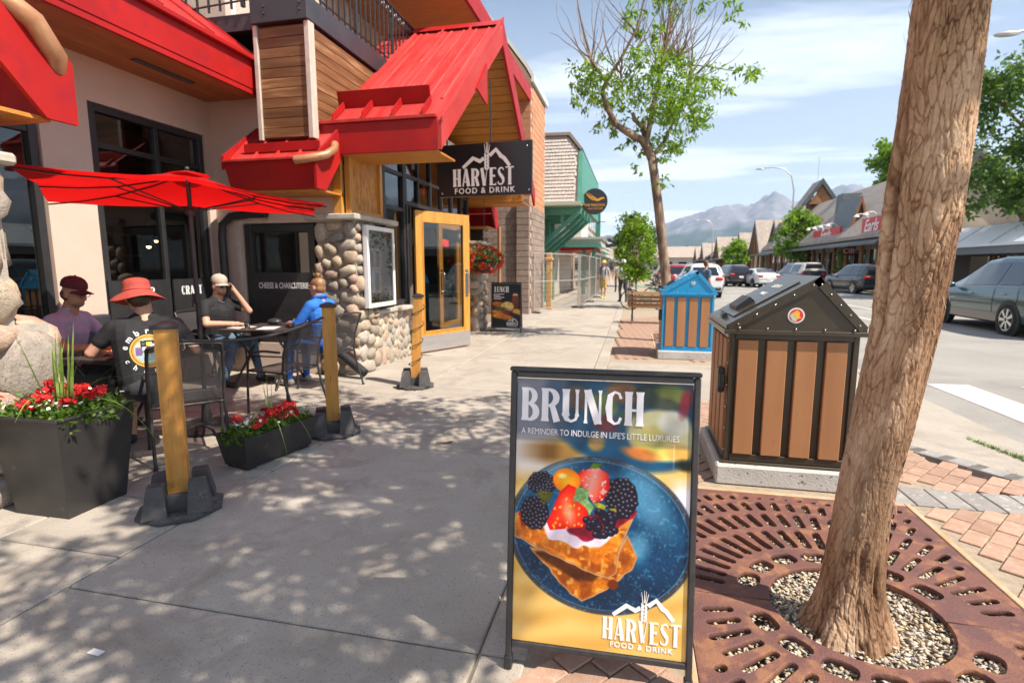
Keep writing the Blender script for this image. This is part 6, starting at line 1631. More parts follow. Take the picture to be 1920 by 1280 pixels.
def seated(lean=.08, sh=.19, arms=(), skin='skin', shirt='shirt', pants='pants', shoe='shoe', bulk=1.0, knees=((-.14,.44),(.14,.44)), feet=((-.15,.46),(.15,.46)), shorts=False, neck=(0,.0), sleeve=.55):
    """torso, legs and arms; hips at the origin above the seat, facing +Y.  arms: list of (side, elbow, wrist)"""
    b = bulk; ch = (0, lean, 1.0); pr = []
    pr += [('e',(0,-.02,.57),(.175*b,.145*b,.13),rows(I3),pants)]
    pr += [('c',(-.06*b,0,.62),(-.075*b,lean*.8,.93),.125*b,.125*b,shirt),('c',(.06*b,0,.62),(.075*b,lean*.8,.93),.125*b,.125*b,shirt),('c',(0,.02*b,.64),(0,lean*.8+.02,.90),.14*b,.14*b,shirt)]
    pr += [('c',(-sh*.78,lean,1.02),(sh*.78,lean,1.02),.085,.085,shirt),('c',(-.05,lean*1.05,1.08),(.05,lean*1.05,1.08),.06,.06,shirt)]
    pr += [('c',(0,lean*1.05,1.07),(neck[0],lean*1.3+.02+neck[1],1.20),.066,.060,skin)]
    for i, sx in enumerate((-1,1)):
        k, f = knees[i], feet[i]; hip = (sx*.095,.03,.55); kn = (k[0],k[1],.53); an = (f[0],f[1],.09)
        pr += [('c',hip,kn,.092*b,.068,pants)]
        pr += [('c',kn,(kn[0]*.75+an[0]*.25,kn[1]*.75+an[1]*.25,.41),.063,.060,skin if shorts else pants),('c',(kn[0]*.75+an[0]*.25,kn[1]*.75+an[1]*.25-.012,.41),an,.062 if not shorts else .056,.042,skin if shorts else pants)]
        pr += [('c',(an[0],an[1]-.03,.045),(an[0]+sx*.02,an[1]+.16,.036),.042,.034,shoe)]
    for (sx, el, wr) in arms:
        s_ = Vector((sx*sh, lean, 1.03)); el, wr = Vector(el), Vector(wr); mid = s_.lerp(el, sleeve)
        pr += [('c',tuple(s_),tuple(mid),.066,.060,shirt),('c',tuple(mid),tuple(el),.048,.042,skin),('c',tuple(el),tuple(wr),.044,.030,skin)]
    return pr
def cap_hat(parent, P, m, s, mat, brim_len=.085, drop=.0):
    """baseball cap: six-panel crown and a curved peak"""
    c = Vector(P(0,-.012,.052)); mb = MB()
    prof = [(.088*s,0),(.089*s,.025*s),(.084*s,.05*s),(.067*s,.075*s),(.04*s,.092*s),(.006*s,.098*s)]
    k = len(mb.v); mb.lathe(prof, 18, (0,0,0)); mb.v = [tuple(c + m @ Vector((v[0]*.95, v[1]*1.12, v[2]))) for v in mb.v]
    h = ob('cap', mb, mat, parent, 60)
    mb = MB()
    def fn(u, v):
        a = (u-.5)*2; x = a*.078*s; y = (.085 + math.sqrt(max(0,1-a*a))*brim_len*v*1.0 - .045*a*a)*s; z = (-.002 - .018*a*a - .012*v)*s
        return tuple(c + m @ Vector((x, y, z)))
    mb.sheet(fn, 12, 4); n0 = len(mb.v); mb2 = MB(); mb2.sheet(lambda u, v: tuple(Vector(fn(u, v)) + m @ Vector((0,0,-.004))), 12, 4); mb.add(mb2.v, [tuple(reversed(f)) for f in mb2.f])
    ob('peak', mb, mat, h, 60)
    ob('button', MB().sphere(c + m @ Vector((0,0,.099*s)), .008*s, 8, 6), mat, h, 180)
    return h
def glasses(parent, P, m, s, mat, dark=True):
    mb = MB()
    for sx in (-1,1):
        mb.sphere(P(sx*.033,.094,.006), (.027*s,.006*s,.019*s), 12, 8, m)
        mb.tube([P(sx*.058,.088,.012), P(sx*.080,.03,.012), P(sx*.080,-.01,.006)], .003*s, 5)
    mb.tube([P(-.01,.100,.010), P(.01,.100,.010)], .003*s, 5)
    ob('glasses', mb, mat, parent, 60)
m_cap1 = cloth('maroon_cloth', (.075,.012,.022)); m_polo = cloth('lilac_cloth', (.36,.33,.47)); m_blk = cloth('black_cloth', (.010,.010,.012), (.016,.016,.019)); m_jean = cloth('denim', (.055,.10,.16), (.12,.20,.29))
m_dk = cloth('dark_trouser', (.03,.03,.035)); m_blue_c = cloth('blue_cloth', (.015,.12,.52), (.03,.18,.62)); m_hatc = cloth('orange_felt', (.34,.050,.036), (.42,.072,.05)); m_tan = cloth('tan_cap_cloth', (.42,.33,.27)); m_shoe = cloth('shoe', (.03,.03,.03)); m_shoe_l = cloth('pale_shoe', (.5,.48,.44))
m_lens = M('dark_lens', (.012,.012,.014), rough=.08, spec=.6)

# man in the lilac polo, behind the tall planter
pm = thing('person', 'person in lilac polo and maroon cap seated at the table behind the stone pillar', 'person', (-5.05,3.78,0), R(-74))
hc = (.02,.21,1.265); hp, hm, HP = head_prims(hc, yaw=R(-6), pitch=R(-14), beard='beard')
pr = seated(.12, arms=((-1,(-.27,.25,.82),(-.16,.48,.80)),(1,(.27,.24,.80),(.14,.46,.80)))) + hp
pr += hand_prims((-.16,.48,.80),(.5,.8,-.15),(0,0,-1),'skin',.5,1,-1) + hand_prims((.14,.46,.80),(-.5,.8,-.15),(0,0,-1),'skin',.5)
MT = lambda **k: dict(skin=m_skin, shirt=m_polo, pants=m_dk, shoe=m_shoe, lip=m_lip, eye=m_eye, beard=m_beard, hair=m_hair) | k
ob('body', body_mesh(pr, MT(skin=m_skin2)), None, pm)
cap_hat(pm, HP, hm, 1.06, m_cap1)
gl_ = MB()
for sx in (-1,1):
    gl_.tube([HP(sx*.032+.024*math.cos(2*PI*k/12), .098, .006+.018*math.sin(2*PI*k/12)) for k in range(13)], .0028, 5, cap=False).tube([HP(sx*.056,.094,.010), HP(sx*.080,.03,.012), HP(sx*.080,-.01,.006)], .0025, 5)
ob('glasses', gl_.tube([HP(-.009,.102,.008), HP(.009,.102,.008)], .0025, 5), m_lens, pm, 60)
ob('collar', MB().tube([(.06*math.cos(a), .135+.06*math.sin(a), 1.125+.012*math.sin(a)) for a in [R(20*k+100) for k in range(17)]], .014, 6), m_polo, pm, 60)

# person in the orange bucket hat, back to the street
ph_ = thing('person', 'person in orange bucket hat and black printed t-shirt seated with their back to the street', 'person', (-3.72,3.46,0), R(50))
hc = (-.03,.16,1.262); hp, hm, HP = head_prims(hc, yaw=R(12), pitch=R(-10), hair='hair')
pr = seated(.10, sh=.205, bulk=1.18, skin='skin', shorts=True, arms=((-1,(-.36,.14,.84),(-.30,.40,.80)),(1,(.34,.10,.80),(.22,.36,.78)))) + hp
pr += hand_prims((-.30,.40,.80),(.4,.8,-.1),(0,0,-1),'skin',.4,1,-1) + hand_prims((.22,.36,.78),(-.4,.8,.0),(0,0,-1),'skin',.4)
bodyB = ob('body', body_mesh(pr, MT(shirt=m_blk, hair=m_hair, pants=m_dk)), None, ph_)
c = Vector(HP(0,-.008,.035)); mb = MB(); mb.lathe([(.205,-.062),(.185,-.048),(.15,-.022),(.112,.002),(.104,.012),(.101,.05),(.096,.085),(.080,.102),(.05,.112),(.004,.114)], 28, capb=False)
mb.v = [tuple(c + hm @ Vector((v[0]*.93, v[1]*1.05, v[2] + (.012*math.sin(3*math.atan2(v[1],v[0])) if v[2] < 0 else 0)))) for v in mb.v]
ht = ob('bucket_hat', mb, m_hatc, ph_, 180); md = ht.modifiers.new('t','SOLIDIFY'); md.thickness = .004
ob('hat_band', MB().tube([tuple(c + hm @ Vector((.1035*math.cos(a)*.93, .1035*math.sin(a)*1.05, .016))) for a in [2*PI*k/28 for k in range(29)]], .006, 5), m_hatc, ht, 60)
# shirt print, laid on the back of the shirt
bvh = BVHTree.FromPolygons([v.co for v in bodyB.data.vertices], [tuple(p.vertices) for p in bodyB.data.polygons])
def on_back(me, cx, cz, mat, name, off=.004):
    mx = frame_matrix((cx,-1,cz), (1,0,0), (0,0,1)); me.transform(mx)
    for v in me.vertices:
        h = bvh.ray_cast(Vector((v.co.x,-1,v.co.z)), Vector((0,1,0)))
        v.co.y = (h[0].y if h[0] is not None else 0.0) - off
    me.update(); return ob(name, me, mat, ph_)
PC = (.0, .855); m_tw = cloth('print_white', (.75,.76,.74)); m_tg = cloth('print_gold', (.62,.30,.05))
def dense_disc(r0, r1, n=40, k=4, sy=1.0):
    mb = MB(); mb.sheet(lambda u, v: (math.cos(2*PI*u)*(r0+(r1-r0)*v), math.sin(2*PI*u)*(r0+(r1-r0)*v)*sy, 0), n, k); return mb.mesh('disc', [])
for ch, k in zip('embrace', range(7)):
    a = R(168-26*k); me = text_mesh(ch, .060, 0.0, bold=.0012); me.transform(Matrix.Translation((math.cos(a)*.155, math.sin(a)*.15, 0)) @ Matrix.Rotation(a-PI/2, 4, 'Z')); on_back(me, *PC, m_tw, 'print_letter', .005)
for ch, k in zip('change', range(6)):
    a = R(208+25*k); me = text_mesh(ch, .050, 0.0, bold=.001); me.transform(Matrix.Translation((math.cos(a)*.158, math.sin(a)*.15, 0)) @ Matrix.Rotation(a+PI/2, 4, 'Z')); on_back(me, *PC, m_tw, 'print_letter', .005)
on_back(dense_disc(.112,.124), *PC, m_tg, 'print_ring', .005); on_back(dense_disc(.100,.107), *PC, m_tg, 'print_ring', .005); on_back(dense_disc(.002,.098), *PC, cloth('print_sage', (.38,.40,.26)), 'print_ground', .004)
def dense_rect(w, h, n=8): return MB().sheet(lambda u, v: ((u-.5)*w, (v-.5)*h, 0), n, n).mesh('rect', [])
for (x, z, w, h, cc, k) in ((.0,.03,.10,.10,(.02,.02,.02),5.0),(.005,.052,.035,.03,(.85,.45,.05),6.0),(.03,.035,.04,.035,(.62,.62,.75),6.2),(-.01,.02,.06,.02,(.66,.66,.78),6.4),(-.065,.0,.04,.06,(.16,.08,.28),5.5),(.0,-.05,.13,.028,(.25,.42,.62),5.6),(.0,-.078,.08,.012,(.55,.58,.40),5.8)):
    on_back(dense_rect(w,h), PC[0]+x, PC[1]+z, cloth('print_%d' % int(k*10), cc), 'print_patch', k*.001)

# man on the phone
p3 = thing('person', 'person in black t-shirt, sunglasses and tan cap holding a phone to the ear', 'person', (-5.28,5.92,0), R(-92))
hc = (.0,.12,1.255); hp, hm, HP = head_prims(hc, yaw=R(-14), pitch=R(-8), beard='beard')
ear = Vector(HP(-.085,.01,-.01)) ; wr = Vector((-.170,.20,1.175))
pr = seated(.06, sh=.205, bulk=1.15, arms=((-1,(-.30,.28,.92),tuple(wr)),(1,(.30,.16,.80),(.10,.40,.79))), knees=((-.16,.42),(.18,.42)), feet=((-.18,.50),(.22,.30))) + hp
pr += hand_prims(tuple(wr),(.35,-.42,.8),(.8,.2,-.3),'skin',.55,1,-1) + hand_prims((.10,.40,.79),(-.5,.8,-.05),(0,0,-1),'skin',.4)
ob('body', body_mesh(pr, MT(shirt=m_blk, pants=m_jean, beard=m_beard)), None, p3)
cap_hat(p3, HP, hm, 1.06, m_tan); glasses(p3, HP, hm, 1.0, m_lens)
ob('phone', MB().cbox(tuple(Vector(HP(-.098,.03,-.035))), (.010,.072,.145), .003, Matrix.Rotation(R(-25),3,'X')), m_black, p3)
ob('necklace', MB().tube([(.062*math.cos(a), .075+.07*math.sin(a)+.035, 1.10-.05*max(0,math.sin(a))) for a in [R(15*k) for k in range(13)]], .004, 5), MATS['chrome'], p3)

# woman in blue
p4 = thing('person', 'person in bright blue jacket with brown hair in a bun seated by the stone pillar', 'person', (-3.78,6.02,0), R(80))
hc = (.0,.07,1.25); hp, hm, HP = head_prims(hc, yaw=R(8), pitch=R(-4), hair='hair')
pr = seated(.03, sh=.175, bulk=.95, sleeve=.98, pants='pants', arms=((-1,(-.25,.16,.80),(-.14,.40,.80)),(1,(.25,.15,.80),(.16,.38,.80)))) + hp
pr += [('c',(.25,.15,.80),(.17,.33,.80),.050,.042,'shirt'),('c',(-.25,.16,.80),(-.15,.34,.80),.050,.042,'shirt')]
pr += hand_prims((-.14,.40,.80),(.5,.8,-.1),(0,0,-1),'skin',.5,1,-1) + hand_prims((.16,.38,.80),(-.5,.8,-.1),(0,0,-1),'skin',.5)
ob('body', body_mesh(pr, MT(shirt=m_blue_c, pants=m_blue_c, hair=m_hairb, shoe=m_shoe_l)), None, p4)
hr = MB().sphere(HP(0,-.03,.135), (.048,.044,.040), 12, 8).sphere(HP(.02,-.05,.12), (.03,.03,.03), 10, 7).sphere(HP(-.025,-.04,.15), (.026,.024,.022), 10, 7)
for k in range(26):
    a = random.uniform(0, 2*PI); hr.tube([HP(.04*math.cos(a), -.03+.04*math.sin(a), .125), HP(.065*math.cos(a)+random.gauss(0,.01), -.03+.06*math.sin(a), .15+random.gauss(0,.02))], [.004,.001], 4)
ob('hair_bun', hr, m_hairb, p4, 60)
ob('collar', MB().tube([(.075*math.cos(a), .04+.075*math.sin(a), 1.125-.02*math.sin(a)) for a in [R(30*k) for k in range(13)]], .022, 8, cap=False), m_blue_c, p4, 60)

# ------------------------------------------------------------------ patio furniture
m_frame = M('chair_frame', (.035,.033,.034), (.05,.047,.046), scale=8, rough=.4, metal=.3)
def mesh_fabric():
    m = bpy.data.materials.new('sling_mesh'); m.use_nodes = True; nt = m.node_tree; N = nt.nodes.new; L = nt.links.new; bs = nt.nodes['Principled BSDF']
    bs.inputs['Base Color'].default_value = (.045,.040,.042,1); bs.inputs['Roughness'].default_value = .7
    tr = N('ShaderNodeBsdfTransparent'); mx = N('ShaderNodeMixShader'); tc = N('ShaderNodeTexCoord'); ck = N('ShaderNodeTexChecker'); ck.inputs['Scale'].default_value = 420; L(tc.outputs['Object'], ck.inputs['Vector'])
    mu = N('ShaderNodeMath'); mu.operation = 'MULTIPLY'; mu.inputs[1].default_value = .5; L(ck.outputs['Fac'], mu.inputs[0]); L(mu.outputs[0], mx.inputs[0])
    L(bs.outputs[0], mx.inputs[1]); L(tr.outputs[0], mx.inputs[2]); L(mx.outputs[0], nt.nodes['Material Output'].inputs['Surface']); return m
m_sling = mesh_fabric()
def chair(label, loc, rz, group='sling chairs on the patio'):
    t = thing('patio_chair', label, 'chair', loc, rz, group)
    for s in (-1,1):
        ob('leg', MB().tube([(s*.27,.25,.0),(s*.27,.235,.35),(s*.27,.215,.56),(s*.27,.15,.645),(s*.27,.0,.665),(s*.265,-.2,.66)], .0125, 8), m_frame, t, 50)
        ob('leg', MB().tube([(s*.25,-.34,.0),(s*.25,-.25,.28),(s*.25,-.21,.46),(s*.25,-.235,.65),(s*.245,-.31,.84),(s*.235,-.355,.92)], .0125, 8), m_frame, t, 50)
        ob('foot_cap', MB().lathe([(.016,0),(.016,.02)], 8, (s*.27,.25,0)).lathe([(.016,0),(.016,.02)], 8, (s*.25,-.34,0)), m_black, t)
    ob('seat_rail', MB().tube([(-.26,.235,.45),(.26,.235,.45)], .0115, 8).tube([(-.25,-.21,.44),(.25,-.21,.44)], .0115, 8).tube([(-.265,.235,.452),(-.25,-.21,.445)], .011, 8).tube([(.265,.235,.452),(.25,-.21,.445)], .011, 8), m_frame, t, 50)
    ob('top_rail', MB().tube([(-.235,-.355,.92),(-.12,-.372,.935),(.12,-.372,.935),(.235,-.355,.92)], .0125, 8), m_frame, t, 50)
    ob('seat', MB().sheet(lambda u, v: ((u-.5)*.50, -.20+.43*v, .452-.025*math.sin(PI*u)*math.sin(PI*v)), 8, 8), m_sling, t, 180)
    ob('backrest', MB().sheet(lambda u, v: ((u-.5)*.485, np.interp(v,[0,.35,.8,1],[-.212,-.236,-.31,-.352])-.015*math.sin(PI*u), .47+.44*v), 8, 10), m_sling, t, 180)
    return t
chair('dark mesh sling chair under the person in the orange hat', (-3.50,3.56,0), R(48))
chair('empty dark mesh sling chair turned towards the patio windows', (-3.55,4.90,0), R(82))
chair('dark mesh sling chair under the person in blue', (-3.74,6.02,0), R(80))
chair('dark mesh sling chair under the person on the phone', (-5.30,5.92,0), R(-92))
bench_ = thing('wall_bench', 'dark padded wall bench under the person in the maroon cap', 'bench', (-5.45,3.6,0), world=True)
ob('seat', MB().cbb((-5.78,2.2,.36),(-4.85,4.4,.455), .02), m_bband, bench_); ob('backrest', MB().cbb((-5.79,2.2,.46),(-5.66,4.85,.98), .02), m_bband, bench_); ob('plinth', MB().bb((-5.72,2.25,0),(-4.95,4.35,.359)), m_black, bench_)
m_top = M('table_top', (.055,.042,.038), (.075,.058,.05), scale=4, stretch=(1,6,1), rough=.35, spec=.5)
def table(label, loc, w, d, rz=0):
    t = thing('patio_table', label, 'table', loc, rz, 'patio tables')
    n = 7
    for i in range(n): ob('slat', MB().cbox((-w/2+.02+(w-.04)*(i+.5)/n,0,.735), ((w-.04)/n-.004,d-.04,.018), .003), m_top, t)
    ob('rim', MB().cbb((-w/2,-d/2,.715),(-w/2+.02,d/2,.745)).cbb((w/2-.02,-d/2,.715),(w/2,d/2,.745)).cbb((-w/2+.021,-d/2,.715),(w/2-.021,-d/2+.02,.744)).cbb((-w/2+.021,d/2-.02,.715),(w/2-.021,d/2,.744)), m_frame, t)
    for sx in (-1,1):
        ob('leg', MB().tube([(sx*(w/2-.1),-d/2+.08,.0),(sx*(w/2-.12),d/2-.12,.715)], .014, 8), m_frame, t)
        ob('leg', MB().tube([(sx*(w/2-.1),d/2-.08,.0),(sx*(w/2-.12),-d/2+.12,.715)], .014, 8), m_frame, t)
    ob('stretcher', MB().tube([(-w/2+.11,0,.36),(w/2-.11,0,.36)], .010, 6), m_frame, t)
    return t
table('dark slatted patio table in front of the person in the maroon cap', (-4.42,3.82,0), .72, .72)
table('dark slatted patio table between the person on the phone and the person in blue', (-4.52,5.95,0), .80, .80)
m_clear = glass_mat('tumbler_glass', (1,1,1), .06, .02, .9)
def tumbler(label, x, y, col=None):
    t = thing('tumbler', label, 'glass', (x, y, .746)); ob('glass', MB().lathe([(.030,.0),(.034,.095),(.031,.095),(.028,.012)], 16, capt=True), m_clear, t, 60)
    ob('drink', MB().lathe([(.027,.013),(.029,.06)], 14), M('drink_' + (col or 'water'), {'pink':(.6,.16,.10)}.get(col,(.55,.58,.58)), rough=.1), t, 60)
tumbler('clear water tumbler on the table of the person on the phone', -4.62, 5.70); tumbler('tumbler of pink drink in front of the person in blue', -4.28, 6.18, 'pink')
o = ob('paper_menu', MB().cbox((0,0,.003), (.21,.30,.004), .001), m_white, None, loc=(-4.40,5.80,.7455), rot=(0,0,R(20))); tag(o, 'white paper menu lying on the table beside the tumblers', 'menu')
o = ob('paper_menu', MB().cbox((0,0,.003), (.20,.28,.004), .001), m_paper, None, loc=(-4.78,5.80,.7455), rot=(0,0,R(-15))); tag(o, 'tan paper menu under the hand of the person on the phone', 'menu')
fd = thing('plate_of_food', 'white plate of food in front of the person in the maroon cap', 'plate', (-4.48,3.72,.746))
ob('plate', MB().lathe([(.06,0),(.12,.012),(.125,.016),(.06,.006)], 20), m_white, fd, 60)
for k in range(14): ob('food', STONE[k % 5], None, fd, loc=(random.gauss(0,.04), random.gauss(0,.04), .02+random.random()*.015), scl=(.022,.018,.014))
for ch in fd.children:
    if ch.name.startswith('food'): ch.material_slots[0].link = 'OBJECT'; ch.material_slots[0].material = M('fried_food', (.48,.12,.05), (.60,.25,.08), scale=30, rough=.5)
o = ob('folded_cap', MB().sphere((0,0,.035), (.10,.075,.045), 14, 8).sphere((.10,0,.012), (.07,.06,.010), 12, 6), m_bband, None, 180, loc=(-4.62,6.22,.747)); tag(o, 'dark cloth cap resting on the table by the stone pillar', 'cap')

# red parasol
um = thing('parasol', 'large red parasol with a black pole over the patio tables', 'parasol', (-3.84,4.12,0), world=True)
m_can = bpy.data.materials.new('red_canvas'); m_can.use_nodes = True
nt = m_can.node_tree; bs = nt.nodes['Principled BSDF']; bs.inputs['Base Color'].default_value = (.50,.006,.008,1); bs.inputs['Roughness'].default_value = .8
tr = nt.nodes.new('ShaderNodeBsdfTranslucent'); tr.inputs['Color'].default_value = (.75,.006,.006,1); mx = nt.nodes.new('ShaderNodeMixShader'); mx.inputs[0].default_value = .5
nt.links.new(bs.outputs[0], mx.inputs[1]); nt.links.new(tr.outputs[0], mx.inputs[2]); nt.links.new(mx.outputs[0], nt.nodes['Material Output'].inputs['Surface'])
AP = Vector((-3.84,4.12,2.315)); CR = [Vector(p) for p in ((-4.01,2.81,2.17),(-5.35,4.07,2.10),(-3.39,5.34,2.06),(-2.57,4.23,2.03))]
rim = []
for i in range(4):
    a, b = CR[i], CR[(i+1) % 4]; mid = (a+b)/2; z_ = mid.z; mid = mid.lerp(AP, .045); mid.z = z_ + (.075 if i == 3 else .02); rim += [a, mid]
cp = MB()
for i in range(8):
    a, b = rim[i], rim[(i+1) % 8]
    def fn(u, v, a=a, b=b):
        p = AP.lerp(a.lerp(b, u), .06+.94*v); p.z -= .055*math.sin(PI*v)*1.0 + .02*math.sin(PI*u)*v; return tuple(p)
    ob('canopy_panel', MB().sheet(fn, 6, 8), m_can, um, 180)
    e = a + Vector((0,0,-.008))
    rb_ = ob('rib', MB().tube([tuple(AP.lerp(e, t) - Vector((0,0,.055*math.sin(PI*t)+.016))) for t in (.02,.25,.5,.75,1.0)], .007, 6), m_black, um, 60)
    ob('strut', MB().tube([tuple(Vector((-3.84,4.12,1.98))), tuple(AP.lerp(e, .5) - Vector((0,0,.075)))], .006, 6), m_black, rb_)
ob('vent_cap', MB().sheet(lambda u, v: tuple(AP + Vector((math.cos(2*PI*u)*(.02+.15*v), math.sin(2*PI*u)*(.02+.15*v), .014-.035*v+.004*math.sin(8*PI*u)*v))), 24, 4), m_can, um, 180)
ob('pole', MB().tube([(-3.84,4.12,.05),(-3.84,4.12,2.325)], .019, 12), m_black, um, 60)
ob('finial', MB().sphere((-3.84,4.12,2.345), .022, 10, 8), m_black, um, 180)
ob('runner_hub', MB().lathe([(.035,-.03),(.04,0),(.03,.03)], 12, (-3.84,4.12,1.98)), m_black, um, 60)
ob('crank', MB().cbox((-3.82,4.09,1.22), (.05,.05,.09), .006).tube([(-3.81,4.07,1.22),(-3.79,4.01,1.22),(-3.79,4.01,1.15)], .006, 6), m_black, um)
ob('base', MB().lathe([(.26,0),(.27,.03),(.24,.055),(.05,.075),(.03,.26)], 24, (-3.84,4.12,0)), m_black, um, 50)

# ------------------------------------------------------------------ cars
m_tyre = M('tyre', (.018,.018,.019), rough=.85, bump=.2, bscale=80)
m_rim = M('alloy_rim', (.60,.60,.61), rough=.2, metal=1.0)
m_cglass = M('car_glass', (.012,.016,.018), rough=.03, spec=.9, coat=.5)
m_tail = M('tail_lamp', (.45,.006,.010), (.55,.012,.015), scale=20, rough=.15, coat=.6)
m_plastic = M('trim_plastic', (.022,.022,.023), rough=.6)
def paint(name, c, metal=.35): return M('paint_'+name, c, rough=.28, metal=metal, spec=.5, coat=1.0)
SHAPES = {
 'suv':   dict(L=4.8, W=.95, zt=([-2.40,-2.36,-2.24,-2.02,-1.6,-.3,.30,1.10,1.6,2.15,2.34,2.40],[.80,1.10,1.42,1.66,1.74,1.74,1.68,1.16,1.10,1.00,.86,.66]), belt=([-2.4,2.4],[1.07,.98]), cab=(-2.3,1.1), roof=(-2.02,.30)),
 'suv_l': dict(L=5.1, W=1.0, zt=([-2.55,-2.51,-2.38,-2.10,-1.6,-.3,.30,1.25,1.8,2.30,2.48,2.55],[.82,1.12,1.45,1.74,1.83,1.84,1.76,1.18,1.12,1.02,.86,.66]), belt=([-2.55,2.55],[1.12,1.00]), cab=(-2.45,1.25), roof=(-2.10,.30)),
 'sedan': dict(L=4.6, W=.89, zt=([-2.30,-2.27,-2.15,-1.75,-1.0,-.4,.25,1.15,1.7,2.10,2.24,2.30],[.75,.95,1.03,1.08,1.40,1.45,1.43,1.00,.95,.86,.75,.60]), belt=([-2.3,2.3],[.98,.90]), cab=(-1.75,1.15), roof=(-.95,.25)),
 'pickup':dict(L=5.6, W=.98, zt=([-2.80,-2.77,-2.70,-2.5,-.9,-.85,.35,1.15,1.8,2.55,2.74,2.80],[.85,1.30,1.75,1.86,1.88,1.84,1.84,1.22,1.18,1.08,.92,.70]), belt=([-2.8,2.8],[1.15,1.05]), cab=(-2.7,1.15), roof=(-2.5,.35)),
}
def car(label, shape, col, loc, heading, plate=None, topcol=None, two_tone=None, cat='car', rails=False, group='cars along the street', name='car', rim=None):
    S = SHAPES[shape]; L_, W = S['L'], S['W']; t = thing(name, label, cat, loc, heading, group)
    def prof(y):
        zt = np.interp(y, *S['zt']); w = W*(1 - .10*max(0,(abs(y)-L_*.36)/(L_*.14))**2); zb = .24 + .10*max(0,(abs(y)-L_*.40)/(L_*.10))
        zs = min(np.interp(y, *S['belt']), zt-.05); up = max(0, zt-zs-.05); wr = w*(.93 - .34*min(1, up/.7)**.8)
        return zt, w, zb, zs, wr
    def ring(y):
        zt, w, zb, zs, wr = prof(y)
        return [(0,zb),(w*.86,zb),(w*.97,zb+.08),(w*.995,.55 if zt > .75 else .5),(w,.70 if zt > .85 else min(zs,.6)),(w*.975,zs-.03),(w*.94,zs+.01),(wr+.03,zt-.10*min(1,(zt-zs)/.3)),(wr*.90,zt-.02),(wr*.5,zt),(0,zt+.004)]
    ys_ = sorted(set(np.round(np.concatenate([np.linspace(-L_/2, L_/2, 44), S['zt'][0]]), 3)))
    vs = []; fs = []; n = len(ring(0)); m_ = 2*n-2
    for y in ys_:
        r_ = ring(y); full = r_ + [(-x, z) for x, z in r_[-2:0:-1]]; vs += [(x, y, z) for x, z in full]
    for k in range(len(ys_)-1):
        for i in range(m_): a = k*m_+i; b = k*m_+(i+1)%m_; fs.append((a, a+m_, b+m_, b))
    fs.append(tuple(range(m_))); fs.append(tuple(reversed([(len(ys_)-1)*m_+i for i in range(m_)])))
    mats = [col, m_plastic, topcol or col]
    mb = MB().add(vs, fs)
    me = mb.mesh('body', mats, 50)
    for p in me.polygons:
        c = p.center
        if c.z < .36: p.material_index = 1
        elif topcol is not None and c.y < -.9 and c.z > 1.12: p.material_index = 2
    ob('body', me, None, t)
    if two_tone: ob('sill_cladding', MB().sheet(lambda u, v: (-(prof(-L_*.28+L_*.56*u)[1]*.997+.004), -L_*.28+L_*.56*u, .30+.20*v), 10, 1), two_tone, t)
    # glazing: panels lying just proud of the lofted cabin
    def side_pt(y, f, s):
        zt, w, zb, zs, wr = prof(y); r_ = ring(y); a, b = Vector((r_[6][0],0,r_[6][1])), Vector((r_[7][0],0,r_[7][1])); p = a.lerp(b, f); return (s*(p.x+.006), y, p.z+.002)
    c0, c1 = S['cab']; r0, r1 = S['roof']
    mid = (r0+r1)/2
    cuts = [(r0-.08, r0+.28 if shape != 'sedan' else r0+.05), (r0+.36 if shape != 'sedan' else r0+.10, mid+.02), (mid+.10, r1+.45)]
    if shape == 'pickup': cuts = [(-2.3,-1.0),(-.62,-.15),(-.07,.75)]
    for s in (-1,1):
        for (a, b) in cuts:
            def fn(u, v, a=a, b=b, s=s):
                y = a + (b-a)*u
                top = min(1, max(.05, (prof(y)[0]-prof(y)[3])/.62))
                return side_pt(y - (.0), .08+.84*v, s)
            mbw = MB().sheet(fn, 8, 3); 
            if s > 0: mbw.f = [tuple(reversed(f)) for f in mbw.f]
            ob('side_window', mbw, m_cglass, t, 60)
        ob('window_trim', MB().tube([side_pt(cuts[0][0]+(cuts[-1][1]-cuts[0][0])*k/12, .02, s) for k in range(13)], .009, 4), m_rim if shape == 'suv_l' else m_plastic, t)
        for q in (mid+.06, r0+.33):
            if shape != 'pickup': ob('door_seam', MB().tube([(s*(prof(q)[1]*f+.002), q, z) for f, z in ((.955,prof(q)[3]),(.985,prof(q)[3]-.06),(1.0,.70),(.997,.56),(.985,.40))], .004, 4), m_plastic, t)
        for q in (mid-.18, r1+.0):
            ob('door_handle', MB().cbox((s*(prof(q)[1]*.99+.012), q-.15, prof(q)[3]-.14), (.025,.18,.028), .008), m_rim if shape == 'suv_l' else col, t)
        ob('mirror', MB().sphere((s*(W+.10), r1+.62, prof(r1+.6)[3]+.06), (.10,.06,.075), 10, 8).cbox((s*(W+.01), r1+.62, prof(r1+.6)[3]+.02), (.10,.04,.03), .008), col, t, 60)
        z1 = prof(-L_/2+.12)[0]
        ob('tail_lamp', MB().cbox((s*W*.72, -L_/2+.055, np.interp(-L_/2+.06,*S['belt'])-.10), (.34,.14,.16), .03), m_tail, t, 60)
        ob('headlamp', MB().cbox((s*W*.68, L_/2-.12, .74), (.36,.2,.15), .04), MATS['chrome'], t, 60)
        if rails: ob('roof_rail', MB().tube([(s*.55, r0+.1, prof(r0+.1)[0]+.01),(s*.56, r0+.3, prof(r0+.3)[0]+.05),(s*.56, r1-.2, prof(r1-.2)[0]+.05),(s*.55, r1, prof(r1)[0]+.01)], .016, 6), m_rim, t, 60)
